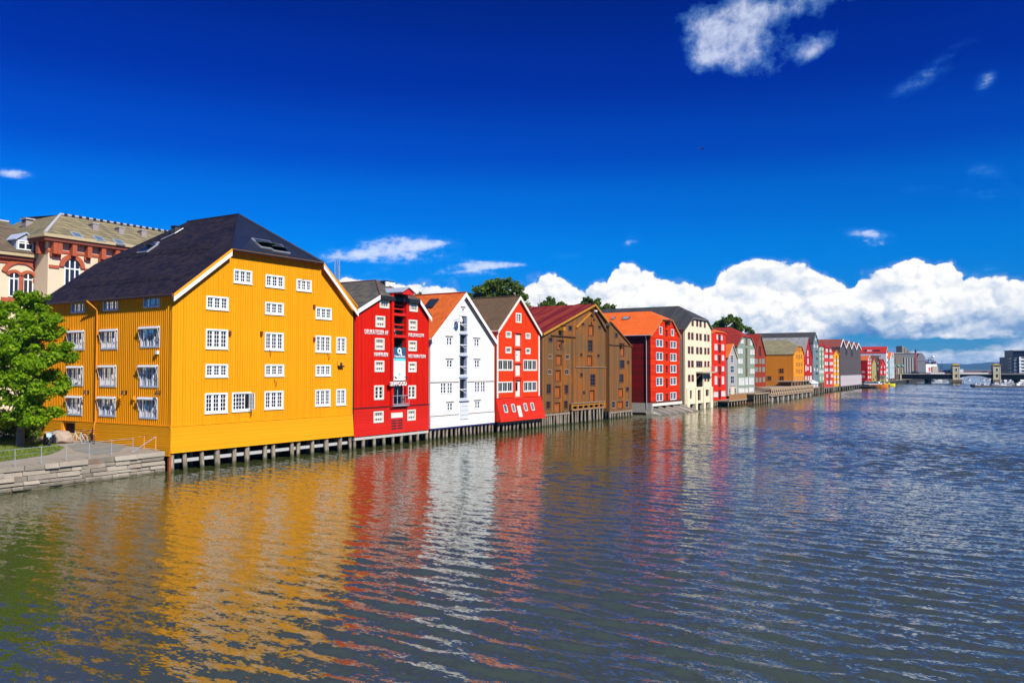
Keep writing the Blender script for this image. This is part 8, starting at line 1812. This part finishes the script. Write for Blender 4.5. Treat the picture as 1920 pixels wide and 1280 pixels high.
# ================================================================== river
WA = math.radians(-33); WC, WS = math.cos(WA), math.sin(WA)      # direction of the wave crests
def river():
    m = bpy.data.materials.new('river_water'); m.use_nodes = True; nt = m.node_tree; b = nt.nodes['Principled BSDF']
    g = nt.nodes.new('ShaderNodeNewGeometry'); sp = nt.nodes.new('ShaderNodeSeparateXYZ'); nt.links.new(g.outputs['Position'], sp.inputs[0])
    x, y = E(nt, sp.outputs[0]), E(nt, sp.outputs[1]); along = x * WC + y * WS; cross = y * WC - x * WS
    def slope(k_along, k_cross, w, detail, rough, ch):
        v = comb(nt, along * k_along + 13.0 * ch, cross * k_cross + 7.0 * ch, 0.3 * ch); return (noise(nt, v, 1.0, detail, rough) - 0.5) * w
    nq = out_n(E1); open_ = ((x - RA.x) * nq.x + (y - RA.y) * nq.y).step(6.0, 60.0)
    calm = noise(nt, comb(nt, along * 0.012, cross * 0.03, 2.0), 1.0, 3, 0.5); gust = (0.75 + open_ * 0.7 + (calm - 0.5) * 1.2).mx(0.4)
    sc = (slope(1.1, 3.2, 0.27, 3, 0.62, 1) + slope(2.8, 7.0, 0.36, 2, 0.6, 2) + slope(6.0, 14.0, 0.30, 1, 0.5, 6)) * gust
    sa_ = (slope(1.2, 2.2, 0.13, 3, 0.6, 4) + slope(3.0, 5.0, 0.16, 2, 0.6, 5)) * gust
    va = nt.nodes.new('ShaderNodeVectorMath'); va.operation = 'ADD'; nt.links.new(g.outputs['Normal'], va.inputs[0]); nt.links.new(comb(nt, sa_ * WC - sc * WS, sa_ * WS + sc * WC, 0.0), va.inputs[1])
    vm = nt.nodes.new('ShaderNodeVectorMath'); vm.operation = 'NORMALIZE'; nt.links.new(va.outputs[0], vm.inputs[0]); nt.links.new(vm.outputs[0], b.inputs['Normal'])
    murk = noise(nt, comb(nt, x * 0.02, y * 0.02, 0.0), 1.0, 3, 0.5)
    setin(nt, b, 'Base Color', mixc(nt, murk, (0.046, 0.056, 0.013), (0.060, 0.066, 0.017))); b.inputs['Roughness'].default_value = 0.045; b.inputs['IOR'].default_value = 2.15
    # real waves: a spectrum of short-crested wavelets on a fine grid over the reach of river
    rs = np.random.RandomState(8); a0, a1, c0, c1 = -75.0, 60.0, -25.0, 520.0; da, dc = 0.42, 0.17
    na, nc = int((a1 - a0) / da) + 1, int((c1 - c0) / dc) + 1; A = np.linspace(a0, a1, na); C = np.linspace(c0, c1, nc); AA, CC = np.meshgrid(A, C, indexing='ij')
    Z = np.zeros_like(AA, dtype=np.float32); ncomp = 54; lam = np.exp(rs.uniform(np.log(0.55), np.log(1.7), ncomp)); ang = rs.normal(0, 0.30, ncomp); ph = rs.uniform(0, 2 * PI, ncomp)
    slope_each = 0.098 * math.sqrt(2.0 / ncomp) * np.where(lam > 1.4, 0.55, 1.1)
    for l, t, p, s_ in zip(lam, ang, ph, slope_each):
        k = 2 * PI / l; arg = (k * (CC * math.cos(t) + AA * math.sin(t)) + p).astype(np.float32); Z += (s_ / k) * np.sin(arg)
    gm = np.zeros_like(Z)
    for i in range(7): l = rs.uniform(14, 70); t = rs.uniform(-1.2, 1.2); gm += np.sin((2 * PI / l) * (CC * math.cos(t) + AA * math.sin(t)) + rs.uniform(0, 6.28)).astype(np.float32) / 7
    X = AA * WC - CC * WS; Y = AA * WS + CC * WC
    dq = (X - RA.x) * nq.x + (Y - RA.y) * nq.y; op = np.clip((dq - 4) / 50.0, 0, 1); amp = (0.60 + 0.45 * op) * np.clip(1 + 1.2 * gm, 0.5, 1.6)
    edge = np.minimum.reduce([AA - a0, a1 - AA, CC - c0, c1 - CC]); Z = Z * amp * np.clip(edge / 6.0, 0, 1)
    v = np.stack([X, Y, Z], -1).reshape(-1, 3).astype(np.float32); idx = np.arange(na * nc, dtype=np.int32).reshape(na, nc)
    q = np.stack([idx[:-1, :-1], idx[1:, :-1], idx[1:, 1:], idx[:-1, 1:]], -1).reshape(-1, 4)
    R = lambda a, c: (a * WC - c * WS, a * WS + c * WC, 0.0)
    B_ = 9000.0; outer = [R(-B_, -B_), R(B_, -B_), R(B_, B_), R(-B_, B_)]; n0 = len(v); v = np.concatenate([v, np.array(outer, dtype=np.float32)])
    co = [idx[0, 0], idx[-1, 0], idx[-1, -1], idx[0, -1]]; q = np.concatenate([q, np.array([[n0, n0 + 1, co[1], co[0]], [n0 + 1, n0 + 2, co[2], co[1]], [n0 + 2, n0 + 3, co[3], co[2]], [n0 + 3, n0, co[0], co[3]]], dtype=np.int32)])
    me = bpy.data.meshes.new('water'); me.vertices.add(len(v)); me.vertices.foreach_set('co', v.ravel()); me.loops.add(q.size); me.loops.foreach_set('vertex_index', q.astype(np.int32).ravel())
    me.polygons.add(len(q)); me.polygons.foreach_set('loop_start', np.arange(0, q.size, 4, dtype=np.int32)); me.polygons.foreach_set('use_smooth', np.ones(len(q), dtype=bool)); me.update(calc_edges=True); me.materials.append(m)
    o = bpy.data.objects.new('water', me); COL.objects.link(o); tag(o, kind='structure')
river()

# ================================================================== air
def haze():
    m = bpy.data.materials.new('air'); m.use_nodes = True; nt = m.node_tree; nt.nodes.clear(); o = nt.nodes.new('ShaderNodeOutputMaterial'); v = nt.nodes.new('ShaderNodeVolumePrincipled')
    v.inputs['Color'].default_value = (0.12, 0.48, 1.0, 1); v.inputs['Density'].default_value = HAZE; v.inputs['Anisotropy'].default_value = 0.0
    nt.links.new(v.outputs[0], o.inputs['Volume'])
    mb = MB(); mb.box(-6000, 6500, -60, 7200, -3.0, 75.0, m); tag(mb.build('haze'), kind='stuff')
HAZE = 0.8e-4
if HAZE: haze()
